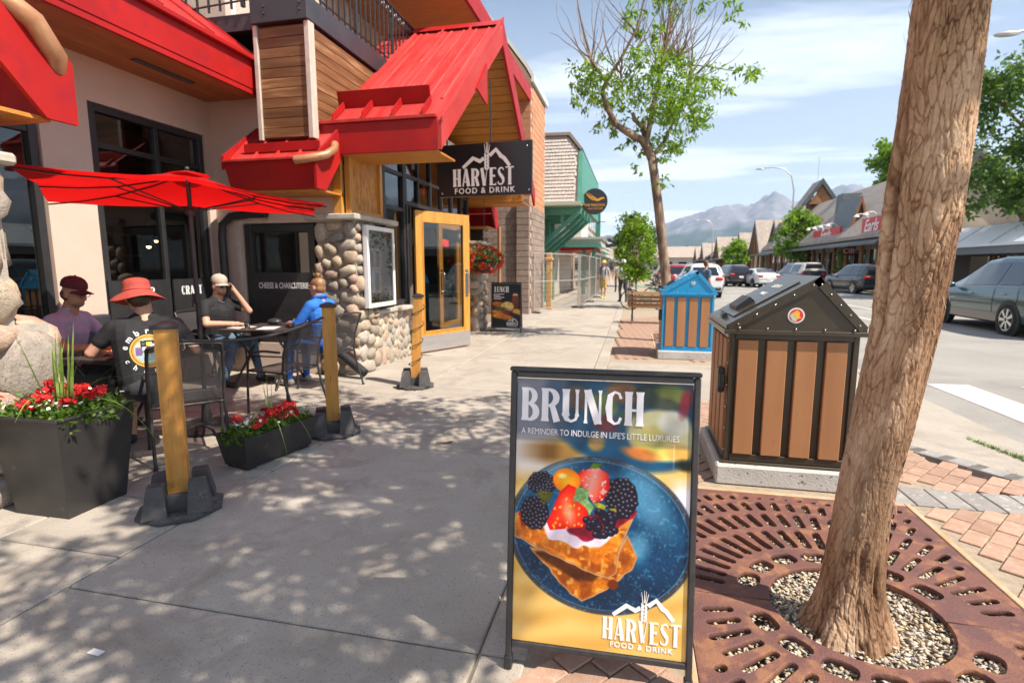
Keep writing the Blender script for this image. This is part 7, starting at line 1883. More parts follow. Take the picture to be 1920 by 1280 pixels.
    def across(y0, y1, f=.88):
        def fn(u, v):
            y = y0 + (y1-y0)*v; zt, w, zb, zs, wr = prof(y); x = (u-.5)*2*wr*f; return (x, y, zt + .012 - .03*(2*u-1)**4)
        return MB().sheet(fn, 8, 6)
    ob('windscreen', across(r1+.06, c1-.10), m_cglass, t, 180)
    if shape == 'sedan': ob('rear_window', across(c0+.12, r0-.02), m_cglass, t, 180)
    else:
        def fn(u, v):
            y = np.interp(v, [0,1], [-L_/2+.055, r0-.10]); zt, w, zb, zs, wr = prof(y); x = (u-.5)*2*(wr+.02)*.84; return (x, y-.012, zt-.004 + .006)
        mbw = MB().sheet(fn, 8, 5); ob('rear_window', mbw, m_cglass, t, 180)
    ob('rear_bumper', MB().cbox((0,-L_/2+.06,.47), (W*1.72,.20,.20), .05), col if shape != 'suv' else m_plastic, t, 60)
    pl = ob('number_plate', MB().cbox((0,-L_/2-.045,.78 if shape != 'sedan' else .66), (.32,.014,.16), .004), m_white, t)
    wy = L_*.295; wr_ = .37 if shape != 'sedan' else .335
    for s in (-1,1):
        for yy in (-wy, wy):
            rot = Matrix.Rotation(PI/2*s, 3, 'Y')
            ob('wheel_arch', MB().lathe([(wr_+.075,0),(wr_+.075,.03),(wr_+.05,.036)], 28, (s*(W-.028),yy,wr_+.01), rot), m_plastic, t, 40)
            wh = ob('wheel', MB().lathe([(wr_*.66,-.02),(wr_*.92,0),(wr_,.03),(wr_,.17),(wr_*.94,.205),(wr_*.70,.212)], 32, (s*(W-.185),yy,wr_), rot, capb=True, capt=False), m_tyre, t, 50)
            rm = MB().lathe([(wr_*.70,.205),(wr_*.66,.17),(.05,.165),(.045,.20),(.02,.205)], 28, (s*(W-.185),yy,wr_), rot, capb=False)
            ob('rim', rm, m_plastic, wh, 40)
            for k in range(7):
                a = 2*PI*k/7; d = Vector((0,math.cos(a),math.sin(a))); q = Vector((0,-math.sin(a),math.cos(a)))
                c = Vector((s*(W+.012),yy,wr_)); A = c + d*.04; B = c + d*wr_*.68
                ob('spoke', MB().prism([A-q*.022, A+q*.022, B+q*.042, B-q*.042], (s*.014,0,0)), rim or m_rim, wh)
            ob('rim_lip', MB().tube([(s*(W+.018), yy+wr_*.68*math.cos(2*PI*k/28), wr_+wr_*.68*math.sin(2*PI*k/28)) for k in range(29)], .012, 5, cap=False), rim or m_rim, wh, 60)
    return t
RZ = -.075
teal = paint('teal', (.045,.10,.105)); 
car('teal grey sport utility car with chrome wheels driving up the street', 'suv_l', teal, (9.45,15.95,RZ), R(-3), two_tone=paint('taupe', (.10,.075,.065)), rim=m_rim)
car('dark grey sport utility car in front of the red signed shop', 'suv', paint('charcoal', (.030,.034,.040)), (13.2,36.6,RZ), R(7))
car('dark pickup with a pale canopy behind the dark grey car', 'pickup', paint('slate', (.05,.055,.065)), (11.9,44.5,RZ), R(8), topcol=paint('cream', (.66,.60,.52), 0), cat='pickup')
car('white saloon car between the pickup and the dark purple car', 'sedan', paint('white', (.70,.70,.70), .0), (9.4,45.6,RZ), R(10))
car('dark purple sport utility car with a green plate', 'suv', paint('aubergine', (.045,.025,.038)), (7.75,47.6,RZ), R(10))
car('silver saloon car partly hidden behind the white saloon', 'sedan', paint('silver', (.50,.51,.53)), (9.3,53.5,RZ), R(6))
car('white sport utility car parked beyond the blue bin', 'suv', paint('white', (.70,.70,.70), .0), (4.75,39.6,RZ), R(2))
car('white sport utility car with roof rails directly behind the blue bin', 'suv', paint('white', (.70,.70,.70), .0), (3.35,31.0,RZ), R(3), rails=True)
car('red sport utility car parked behind the half bare tree', 'suv', paint('red', (.36,.012,.022)), (2.75,38.5,RZ), R(3))
car('dark hatchback parked behind the bicycles', 'suv', paint('black', (.02,.02,.023)), (2.55,46,RZ), R(2))

# ------------------------------------------------------------------ the brown block building next door
m_cmu = M('split_face_block', (.235,.175,.14), (.31,.24,.20), scale=9, rough=.95, bump=1.0, bscale=18, objrand=.12)
m_cmu2 = M('tan_brick_block', (.46,.215,.11), (.54,.27,.15), scale=8, rough=.9, bump=.3, bscale=40, objrand=.1)
m_cmuj = M('block_joint', (.45,.36,.29), rough=.95)
bk = thing('block_building', 'brown split face block building with a sloping parapet beyond the restaurant', 'building', (-6,20,0), world=True)
ob('wall', MB().prism([(-12,17,0),(-3.24,17,0),(-3.24,17,7.15),(-3.42,17,7.45),(-4.6,17,9.0),(-12,17,9.0)], (0,2.7,0)), m_cmuj, bk)
b1 = MB().cbox((0,0,0), (.392,.06,.192), .008).mesh('block', m_cmu); b2 = MB().cbox((0,0,0), (.392,.03,.192), .004).mesh('block', m_cmu2)
for r_ in range(44):
    z = .1 + .2*r_
    for c in range(4):
        x = -3.44 - .4*c + (.1 if r_ % 2 and c == 0 else .2 if r_ % 2 else 0)
        if z > 7.0 + max(0, (-3.3-x))*1.2: continue
        ob('block', b1 if z < 3.5 else b2, None, bk, loc=(x, 16.985, z), scl=(.49 if r_ % 2 and c == 0 else 1, 1, 1))
for r_ in range(35):                                  # the return wall along the street
    for c in range(7):
        y = 17.2 + .4*c + (.0 if r_ % 2 else .2)
        if y < 19.6: ob('block', b1 if r_ < 17 else b2, None, bk, loc=(-3.235, y, .1+.2*r_), rot=(0,0,R(90)))
for r_ in range(18):                                  # split-face pilaster on the corner
    ob('block', b1, None, bk, loc=(-3.45, 16.90, .1+.2*r_), scl=(1.05,2.2,1))
ob('coping', MB().prism([(-3.22,16.93,7.05),(-3.14,16.93,7.05),(-3.14,16.93,7.25),(-3.34,16.93,7.58),(-4.6,16.93,9.16),(-4.6,16.93,9.06),(-3.40,16.93,7.50),(-3.22,16.93,7.2)], (0,2.85,0)), M('coping_metal', (.52,.58,.54), rough=.4), bk)

# ------------------------------------------------------------------ the green timber building
m_green = M('green_timber', (.055,.225,.165), (.075,.27,.20), scale=4, rough=.5, objrand=.06)
m_shing = M('cedar_shingle', (.43,.385,.35), (.54,.49,.45), scale=6, rough=.9, bump=.3, bscale=60)
m_grey = M('grey_panel', (.50,.50,.50), rough=.6)
gbld = thing('green_building', 'green timber building with a shingled overhang, balcony and diagonal brackets', 'building', (-5,26,0), world=True)
ob('wall', MB().bb((-12,19.9,0),(-4.1,36,6)), M('shop_wall', (.36,.33,.29), (.42,.39,.34), scale=3, rough=.9), gbld)
SY = lambda z: 19.75 + (z-3.8)*.45           # the shingled face leans back
sh = MB(); r_ = random.Random(3)
ov = ob('overhang', MB().prism([(-6,SY(3.80)+.03,3.80),(-2.02,SY(3.80)+.03,3.80),(-2.10,SY(5.72)+.03,5.72),(-2.55,SY(6.30)+.03,6.30),(-6,SY(6.36)+.03,6.36)], (0,9.0,0)), m_shing, gbld)
z = 3.82; row = 0
while z < 6.3:
    x = -5.0 - (.07 if row % 2 else 0)
    while x < -2.12:
        w = r_.uniform(.10,.16)
        lim = -2.10 if z < 5.6 else -2.10 - (z-5.6)*.66
        if x + w < lim: d_ = r_.uniform(0,.010); sh.prism([(x,SY(z)-.02-d_,z),(x+w-.008,SY(z)-.02-d_,z),(x+w-.008,SY(z+.17)+.02,z+.17),(x,SY(z+.17)+.02,z+.17)], (0,.012,.004))
        x += w
    z += .135; row += 1
ob('shingles', sh, m_shing, ov)['kind'] = 'stuff'
ob('corner_board', MB().prism([(-2.06,SY(3.76)-.05,3.76),(-1.90,SY(3.76)-.05,3.76),(-1.98,SY(5.72)-.05,5.72),(-2.12,SY(5.74)-.05,5.74)], (0,9.0,0)), m_green, ov)
ob('roof_cap', MB().prism([(-2.05,SY(5.74)-.1,5.74),(-2.53,SY(6.34)-.1,6.34),(-6,SY(6.40)-.1,6.40),(-6,SY(6.52)-.1,6.52),(-2.48,SY(6.46)-.1,6.46),(-1.98,SY(5.80)-.1,5.80)], (0,9.0,0)), M('dark_cap', (.16,.12,.10), rough=.8), ov)
ob('sill_board', MB().cbb((-6,19.66,3.68),(-1.92,20.2,3.80)), M('pale_green', (.36,.45,.36), rough=.6), ov)
for y in (20.2, 21.6, 23.0, 24.4):
    b = ob('bracket', MB().cbb((-3.95,y,3.40),(-1.95,y+.16,3.66), .02), m_green, gbld)
    d = Vector((1.45,0,1.25)); n_ = Vector((-d.z,0,d.x)).normalized()*.075; A = Vector((-3.55,y+.01,2.20))
    ob('brace', MB().prism([A-n_, A+d-n_, A+d+n_, A+n_], (0,.14,0)), m_green, b)
    ob('post', MB().cbb((-3.75,y-.01,0),(-3.55,y+.17,3.39)), m_green, b)
    ob('brace', MB().cbb((-2.72,y+.03,3.05),(-2.60,y+.13,3.39)), m_green, b)
ob('wood_post', MB().cbb((-3.03,18.9,0),(-2.83,19.1,1.98), .02).cbb((-3.07,18.86,1.72),(-2.79,19.14,1.82), .02), M('honey_wood', (.62,.36,.12), (.52,.27,.08), scale=5, rough=.6), gbld)
for k in range(3):
    sw = ob('shop_pier', MB().bb((-4.09,20.4+1.9*k,0),(-3.85,21.0+1.9*k,1.0)), m_mortar, gbld)
    stone_face(sw, (-3.85,20.4+1.9*k,.0), (0,1,0), (0,0,1), .6, 1.0, 12, 40+k, .05); stone_face(sw, (-4.09,20.4+1.9*k,.0), (1,0,0), (0,0,1), .24, 1.0, 6, 50+k, .05)
bl_ = ob('balcony', MB().bb((-4.1,30,2.62),(-1.82,36,2.98)).prism([(-4.1,29.9,2.98),(-1.72,29.9,2.98),(-1.66,29.9,3.10),(-4.1,29.9,3.10)], (0,6.2,0)), M('balcony_panel', (.42,.45,.42), rough=.6), gbld)
ob('balcony_beam', MB().cbb((-4.1,29.86,2.55),(-1.78,29.98,2.72)), m_green, bl_); ob('balcony_soffit', MB().bb((-4.1,30,2.40),(-2.2,36,2.55)), m_red, bl_)
for x in (-1.98,): 
    ob('post', MB().cbb((x-.12,29.9,3.1),(x+.12,30.1,4.85)), m_green, bl_)
for x in (-2.75,-2.2): ob('post', MB().cbb((x-.1,30.2,0),(x+.1,30.4,2.5)), m_green, bl_)
ob('handrail', MB().cbb((-4.1,29.95,4.02),(-1.9,30.03,4.10)), m_green, bl_); ob('cable', MB().tube([(-4.1,29.9,3.88),(-1.6,29.9,3.88)], .02, 5), m_black, bl_)
for k in range(22): ob('baluster', MB().bb((-4.05+.1*k,29.97,3.1),(-4.02+.1*k,30.0,4.02)), m_white, bl_)
ob('upper_wall', MB().bb((-8,31.2,3.1),(-3.0,36,6.2)), M('cream_wall', (.66,.64,.58), rough=.8), gbld)

# round hanging signs
def round_sign(label, loc, r_, ring=False):
    s = thing('round_sign', label, 'sign', loc, R(4))
    ob('disc', MB().lathe([(r_,-.03),(r_,.03)], 48, rot=Matrix.Rotation(PI/2,3,'X')), M('slate_sign', (.022,.026,.032), rough=.4), s, 40)
    ob('bracket', MB().tube([(-r_*.95,0,.2*r_),(-r_*1.5,0,.2*r_)], .015, 6).tube([(-r_*.9,0,-.35*r_),(-r_*1.5,0,-.35*r_)], .015, 6), m_black, s)
    return s
def on_round(me, s, x, z, mat, name, k=0): me.transform(frame_matrix((x,-.033-.001*k,z),(1,0,0),(0,0,1))); return ob(name, me, mat, s)
s1 = round_sign('large round black sign with an orange bird emblem beside the green building', (-1.52,20.75,3.90), .475)
m_or = M('emblem_orange', (.72,.30,.02), rough=.5)
for k, rb_ in enumerate((([(-.34,.26),(-.27,.15),(-.15,.07),(.0,.0),(.14,-.03)],[.01,.035,.04,.045,.03]),([(-.30,.14),(-.2,.05),(-.08,-.03),(.06,-.06)],[.01,.03,.035,.02]),([(-.24,.22),(-.14,.14),(-.03,.06),(.06,.01)],[.008,.025,.03,.02]),([(.02,-.05),(.12,-.05),(.22,.0),(.32,.03),(.37,-.01)],[.05,.085,.08,.05,.012]))):
    on_round(curve_mesh([ribbon(*rb_)], .002), s1, 0, .10, m_or, 'emblem', k)
on_round(text_mesh('THE PEACOCK', .125, .002, bold=.002, xs=.92), s1, 0, -.13, m_or, 'lettering'); on_round(text_mesh('cork & fork', .115, .002, shear=.35), s1, .02, -.25, m_or, 'lettering')
s2 = round_sign('small round black sign with a white bird emblem beyond the green balcony', (-1.64,35,3.02), .34)
on_round(curve_mesh([ribbon([(-.2,.10),(-.12,.0),(0,-.05),(.12,-.04),(.22,-.06)], [.03,.11,.11,.07,.02])], .002), s2, 0, 0, m_print_w, 'emblem')
on_round(curve_mesh([ribbon([(.28*math.cos(R(a)), .28*math.sin(R(a))) for a in range(30,160,10)], [.02]*13)], .002), s2, 0, 0, m_print_w, 'emblem', 2)
# hire fencing
m_galv = M('galvanised', (.56,.53,.50), (.48,.45,.43), scale=12, rough=.4, metal=.6)
def fence(label, a, b, h=1.95):
    a, b = Vector((*a, 0)), Vector((*b, 0)); L_ = (b-a).length; rz = math.atan2(b.y-a.y, b.x-a.x)
    t = thing('mesh_fence_panel', label, 'fence', a, rz, 'temporary mesh fencing')
    for x in (.0, L_): ob('upright', MB().tube([(x,0,.0),(x,0,h)], .022, 8), m_galv, t)
    for z in (.12, 1.02, h-.02): ob('rail', MB().tube([(.02,0,z),(L_-.02,0,z)], .019, 8), m_galv, t)
    w = MB(); n = int(L_/.085)
    for k in range(1, n): w.tube([(L_*k/n,0,.12),(L_*k/n,0,h-.02)], .0035, 3, cap=False)
    for k in range(1, 12): w.tube([(.02,.004,.12+(h-.14)*k/12),(L_-.02,.004,.12+(h-.14)*k/12)], .0035, 3, cap=False)
    ob('wire_mesh', w, m_galv, t)['kind'] = 'stuff'
    for x in (.0, L_): ob('foot', MB().cbox((x,0,.03), (.12,.5,.06), .02), m_rub, t)
fence('temporary mesh fence panel angled out from the block building', (-3.15,17.25), (-1.98,19.75))
fence('temporary mesh fence panel in front of the green posts', (-1.95,19.95), (-1.88,23.2)); fence('temporary mesh fence panel under the shingled overhang end', (-1.88,23.4), (-1.84,26.8)); fence('temporary mesh fence panel before the green balcony', (-1.84,27.0), (-1.84,30.4))
# further shops on this side
for k, (y0, y1, h, c) in enumerate(((36.5,52,4.2,(.36,.26,.2)),(53,75,5.2,(.30,.30,.27)),(76,110,4.6,(.40,.34,.28)),(112,170,6,(.34,.27,.22)))):
    b = thing('shop_building', ['low brown shop with a flat roof past the green building','two storey grey shop further up the street','long tan shop block near the end of the street','last brown block closing this side of the street'][k], 'building', (-8,(y0+y1)/2,0), world=True)
    ob('wall', MB().bb((-14,y0,0),(-4-.5*k,y1,h)), M('far_wall_%d' % k, c, tuple(x*1.2 for x in c), scale=1, rough=.9), b)
    ob('awning', MB().prism([(-4-.5*k+.01,y0+1,2.9),(-2.3-.5*k,y0+1,2.5),(-2.3-.5*k,y0+1,2.65),(-4-.5*k+.01,y0+1,3.4)], (0,y1-y0-2,0)), m_green if k % 2 == 0 else m_shing, b)
    ob('parapet', MB().cbb((-14.1,y0-.1,h),(-3.85-.5*k,y1+.1,h+.3)), m_shing, b)
    for j in range(int((y1-y0)/3)): ob('window', MB().bb((-4-.5*k,y0+.6+3*j,.5),(-3.97-.5*k,y0+2.8+3*j,2.3)), m_cglass, b)

# ------------------------------------------------------------------ log-fronted shops across the street
m_roofs = M('cedar_roof', (.33,.27,.23), (.44,.37,.32), scale=1.2, stretch=(1,4,1), rough=.95, bump=1.0, bscale=5, spots=(.22,.17,.14), spot_scale=4, spot_lo=.52, spot_hi=.66)
m_dkroof = M('dark_metal_roof', (.07,.085,.09), (.10,.115,.12), scale=1, rough=.45)
m_log = M('stained_log', (.22,.095,.04), (.30,.14,.06), scale=2, rough=.6, objrand=.1)
m_signred = M('shop_red', (.56,.015,.02), rough=.45)
m_signdark = M('shop_dark_red', (.30,.008,.025), rough=.45)
def gable(t, xf, xb, yc, w, zr, ze, name='gable', roof=m_roofs, trim=m_dkroof, front=m_log):
    """cross gable facing the street (front at x=xf)"""
    g = ob(name, MB().prism([(xf+.25,yc-w/2,ze),(xf+.25,yc+w/2,ze),(xf+.25,yc,zr)], (xb-xf-.3,0,0)), front, t)
    for s in (-1,1):
        ob('roof_slope', MB().prism([(xf-.2,yc,zr+.15),(xf-.2,yc+s*(w/2+.5),ze-.32),(xf-.2,yc+s*(w/2+.5),ze-.10),(xf-.2,yc,zr+.40)], (xb-xf,0,0)), roof, g)
        ob('barge_board', MB().prism([(xf-.24,yc,zr-.05),(xf-.24,yc+s*(w/2+.55),ze-.62),(xf-.24,yc+s*(w/2+.55),ze-.15),(xf-.24,yc,zr+.45)], (.035,0,0)), trim, g)
        ob('truss', MB().tube([(xf-.05,yc,zr-.6),(xf-.05,yc+s*w*.36,ze+.05)], .11, 8), m_log, g)
    ob('tie_beam', MB().cbb((xf-.15,yc-w/2-.2,ze-.35),(xf+.2,yc+w/2+.2,ze-.05), .05), m_log, g)
    ob('king_post', MB().cbb((xf-.1,yc-.12,ze-.05),(xf+.12,yc+.12,zr-.3), .03), m_log, g)
    return g
def shop(label, y0, y1, X=17.0, ze=3.9, zr=7.3, D=8.0, gables=(), cup=None):
    t = thing('shop_building', label, 'building', (X+4,(y0+y1)/2,0), world=True)
    ob('wall', MB().bb((X+.6,y0,0),(X+D,y1,ze)), M('shop_front', (.30,.24,.19), (.38,.31,.25), scale=1, rough=.85), t)
    ob('roof_slope', MB().prism([(X-.6,y0-.4,ze-.25),(X+D/2,y0-.4,zr),(X+D/2,y0-.4,zr+.2),(X-.6,y0-.4,ze)], (0,y1-y0+.8,0)), m_roofs, t); ob('roof_slope', MB().prism([(X+D+.6,y0-.4,ze-.25),(X+D/2+.01,y0-.4,zr),(X+D/2+.01,y0-.4,zr+.2),(X+D+.6,y0-.4,ze)], (0,y1-y0+.8,0)), m_roofs, t)
    ob('gable_end', MB().prism([(X+.6,y0,ze),(X+D,y0,ze),(X+D/2,y0,zr-.1)], (0,.2,0)), M('shop_front', (.30,.24,.19)), t)
    ob('barge_board', MB().prism([(X-.7,y0-.46,ze-.4),(X+D/2,y0-.46,zr-.1),(X+D/2,y0-.46,zr+.35),(X-.7,y0-.46,ze+.0)], (0,.05,0)), m_dkroof, t)
    n = int((y1-y0)/2.6)
    for k in range(n):
        y = y0 + (k+.15)*(y1-y0)/n
        wdw = ob('window', MB().bb((X+.56,y,.45),(X+.598,y+1.9,2.7)), m_cglass, t); ob('sill', MB().cbb((X+.45,y-.1,.32),(X+.597,y+2.0,.449)), m_log, wdw)
    for k in range(n+1): ob('log_post', MB().tube([(X+.25,y0+.2+(y1-y0-.4)*k/n,0),(X+.25,y0+.2+(y1-y0-.4)*k/n,ze-.2)], .15, 8), m_log, t, 60)
    ob('skirt_roof', MB().prism([(X-1.1,y0,2.9),(X+.6,y0,3.55),(X+.6,y0,3.7),(X-1.1,y0,3.06)], (0,y1-y0,0)), m_dkroof, t)
    for (yc, w, gz_) in gables: gable(t, X-.9, X+D/2, yc, w, gz_, ze-.6)
    if cup:
        yc, zc = cup; c = ob('cupola', MB().bb((X+3.2,yc-.8,zr-.6),(X+4.8,yc+.8,zc)), m_log, t)
        xc = X+4
        for s in (-1,1):
            ob('cupola_roof', MB().prism([(xc,yc-1.7,zc+1.7),(xc+s*1.9,yc-1.7,zc-1.1),(xc+s*1.9,yc-1.7,zc-.85),(xc,yc-1.7,zc+2.0)], (0,3.4,0)), m_roofs, c)
            ob('cupola_barge', MB().prism([(xc,yc-1.8,zc+1.5),(xc+s*2.1,yc-1.8,zc-1.5),(xc+s*2.1,yc-1.8,zc-.9),(xc,yc-1.8,zc+2.1)], (0,.09,0)), m_dkroof, c)
            ob('cupola_wing', MB().prism([(xc+s*.7,yc-1.5,zc+.2),(xc+s*2.3,yc-1.0,zc-1.6),(xc+s*.7,yc+1.2,zc+.2)], (0,0,.15)), m_roofs, c)
        ob('cupola_gable', MB().prism([(xc-1.2,yc-1.6,zc-.6),(xc+1.2,yc-1.6,zc-.6),(xc,yc-1.6,zc+1.3)], (0,.1,0)), m_log, c)
        ob('finial', MB().tube([(X+4,yc,zc+2.1),(X+4,yc,zc+4.6)], .03, 5), m_galv, c)
    return t
sA = shop('log fronted shop with red script signs, shingled roof and dark gabled arcade', 37.5, 70, X=15.4, ze=3.6, zr=8.0, D=7.6, gables=(), cup=(67.0,8.8))
def arcade(t, y0, y1, xl, xr, zr, ze):
    xm = (xl+xr)/2
    a = ob('arcade_gable', MB().prism([(xl+.1,y0+.12,ze),(xr-.1,y0+.12,ze),(xm,y0+.12,zr-.15)], (0,.12,0)), m_log, t)
    for s_, xe in ((-1,xl),(1,xr)):
        ob('roof_slope', MB().prism([(xm,y0-.15,zr),(xe,y0-.15,ze-.1),(xe,y0-.15,ze+.08),(xm,y0-.15,zr+.18)], (0,y1-y0,0)), m_dkroof, a)
        ob('barge_board', MB().prism([(xm,y0-.2,zr-.25),(xe-.08*-s_*-1,y0-.2,ze-.35),(xe+.12*s_,y0-.2,ze+.0),(xm,y0-.2,zr+.22)], (0,.045,0)), m_log, a)
        ob('log_post', MB().tube([(xe-.2*s_,y0+.15,0),(xe-.2*s_,y0+.15,ze)], .14, 8), m_log, a, 60)
        ob('brace', MB().tube([(xm,y0,zr-1.1),(xe-.25*s_,y0,ze+.2)], .07, 6), m_log, a)
    ob('tie_beam', MB().cbb((xl-.1,y0-.1,ze-.25),(xr+.1,y0+.11,ze+.02), .04), m_log, a)
arcade(sA, 45.5, 49.9, 15.35, 17.05, 6.5, 3.35); arcade(sA, 37.8, 40.2, 15.2, 17.2, 6.4, 3.3)
def shop_sign(t, y0, y1, z0, z1, X, mat, txt, size, shear=0.0, lamps=0, col=m_print_w):
    s = ob('shop_sign', MB().cbb((X-.12,y0,z0),(X,y1,z1), .02), mat, t); me = text_mesh(txt, size, .01, shear=shear, bold=.01); me.transform(frame_matrix((X-.135,(y0+y1)/2,(z0+z1)/2),(0,-1,0),(0,0,1))); ob('lettering', me, col, s)
    ob('sign_base', MB().cbb((X-.14,y0,z0-.16),(X,y1,z0-.005), .02), M('sign_gold', (.55,.33,.10), rough=.5), s)
    for k in range(lamps):
        y = y0 + (y1-y0)*(k+.5)/lamps; l = ob('sign_lamp', MB().tube([(X,y,z1),(X-.3,y,z1+.28),(X-.7,y,z1+.25)], .03, 6).lathe([(.05,.16),(.20,0)], 10, (X-.75,y,z1+.08), capb=False), m_white, s, 50)
shop_sign(sA, 46.2, 52.6, 3.55, 4.55, 15.30, m_signred, 'Earls', 1.25, .35, 4)
shop_sign(sA, 38.6, 41.6, 3.6, 4.7, 15.10, m_signred, 'Earls', 1.1, .35, 2)
sg = ob('shop_sign', MB().cbb((15.25,45.15,2.35),(16.6,45.25,2.95), .02), m_signdark, sA); me = text_mesh('CIBC', .5, .01, bold=.008); me.transform(frame_matrix((15.72,45.14,2.65),(1,0,0),(0,0,1))); ob('lettering', me, m_print_w, sg)
me = curve_mesh([[(-.16,0),(0,.2),(.16,0),(0,-.2)],[(-.07,0),(0,-.09),(.07,0),(0,.09)]], .01); me.transform(frame_matrix((16.38,45.14,2.65),(1,0,0),(0,0,1))); ob('emblem', me, m_print_w, sg)
ob('dormer', MB().prism([(17.2,52.0,6.0),(17.2,54.0,6.0),(17.2,53.7,7.7),(17.2,52.3,7.7)], (1.9,0,0)), m_dkroof, sA)
shop('smaller gabled log shop beyond the tall loose crowned tree', 66, 84, zr=7.0, gables=((80.5,6.5,7.4),(70,6,6.6)), cup=None)
shop('far gabled shop with a small cupola', 88, 108, zr=6.6, gables=((92,6,6.4),), cup=(100,7.0))
shop('steep tan roofed shop near the end of the street', 112, 128, zr=7.2, gables=((116,8,7.0),))
shop('low shop furthest along the far pavement', 132, 165, zr=6.8, gables=((140,8,6.8),(155,8,6.4)))
# white canopied shop front and the end-of-street block
wc = thing('canopy_shop', 'shop front with a long white metal canopy behind the teal car', 'building', (20,27,0), world=True)
ob('wall', MB().bb((18.2,14,0),(26,36.6,3.3)), M('canopy_shop_wall', (.10,.09,.085), rough=.7), wc)
m_canopy = M('white_canopy', (.80,.80,.81), (.75,.75,.77), scale=1, rough=.5)
ob('canopy', MB().prism([(16.0,13.5,2.45),(16.0,13.5,2.58),(17.3,13.5,3.55),(26,13.5,3.75),(26,13.5,3.3),(18,13.5,2.45)], (0,23.3,0)), m_canopy, wc)
ob('canopy_soffit', MB().bb((16.1,13.6,2.1),(18,36.7,2.445)), M('canopy_soffit', (.16,.17,.18), rough=.6), wc)
for k in range(8): ob('canopy_seam', MB().prism([(15.995,15+2.9*k,2.585),(15.995,15.04+2.9*k,2.585),(17.29,15.04+2.9*k,3.55),(17.29,15+2.9*k,3.55)], (-.012,0,.016)), m_galv, wc)
for k in range(7): ob('window', MB().bb((18.16,14.6+3*k,.5),(18.198,17.0+3*k,2.2)), m_cglass, wc)
eb = thing('shop_building', 'low pale hall closing the far end of the street', 'building', (8,185,0), world=True)
ob('wall', MB().bb((-6,180,0),(22,192,4.5)), M('hall_wall', (.48,.42,.36), rough=.9), eb); ob('roof', MB().prism([(-7,179,4.4),(-7,193,4.4),(-7,186,8)], (30,0,0)), m_roofs, eb)
for k in range(6): ob('window', MB().bb((-4+4.4*k,179.95,.6),(-1.5+4.4*k,179.98,3)), m_cglass, eb)

# ------------------------------------------------------------------ lamps, bench, bicycles
def street_lamp(label, x, y, h, arm):
    t = thing('street_lamp', label, 'street lamp', (x, y, 0), group='curved arm street lamps')
    ob('pole', MB().tube([(0,0,0),(0,0,h*.8)], [.11,.08], 10), m_galv, t, 60)
    ob('arm', MB().tube([(0,0,h*.8),(-.1*arm,0,h*.92),(-.35*arm,0,h*.985),(-.7*arm,0,h),(-arm,0,h*.995)], [.08,.07,.06,.05,.045], 8), m_galv, t, 60)
    ob('lamp_head', MB().sphere((-arm-.3,0,h*.99), (.42,.16,.085), 14, 8), m_galv, t, 60)
    ob('base', MB().cbb((-.18,-.18,0),(.18,.18,.35), .03), m_galv, t)
street_lamp('curved arm street lamp rising behind the loose crowned tree', 15.4, 60.5, 11.4, 3.0)
street_lamp('curved arm street lamp above the white canopy', 15.6, 23.3, 9.6, 2.9)
street_lamp('curved arm street lamp beside the far gabled shop', 15.4, 118, 11.0, 3.0)
be = thing('park_bench', 'wooden park bench with black iron legs behind the blue bin', 'bench', (.72,14.9,0), R(-2))
m_bw = M('bench_wood', (.36,.21,.09), (.28,.15,.06), scale=3, stretch=(1,7,7), rough=.6, objrand=.1)
for k in range(4): ob('back_slat', MB().cbox((0,-.26-.03*k,.50+.105*k), (1.7,.028,.085), .006, Matrix.Rotation(R(-14),3,'X')), m_bw, be)
for k in range(4): ob('seat_slat', MB().cbox((0,-.19+.115*k,.43), (1.7,.095,.03), .006), m_bw, be)
for s in (-1,1):
    ob('leg', MB().tube([(s*.74,-.34,0),(s*.74,-.26,.10),(s*.74,-.05,.24),(s*.74,.0,.40)], .022, 8).tube([(s*.74,.26,0),(s*.74,.18,.10),(s*.74,.0,.24),(s*.74,-.10,.40)], .022, 8), m_black, be, 50)
    ob('back_arm', MB().tube([(s*.74,-.20,.41),(s*.74,-.27,.55),(s*.74,-.36,.86)], .02, 8), m_black, be, 50)
    ob('arm_rest', MB().tube([(s*.74,.25,.41),(s*.74,.27,.58),(s*.74,.10,.66),(s*.74,-.28,.64)], .018, 8), m_black, be, 50)
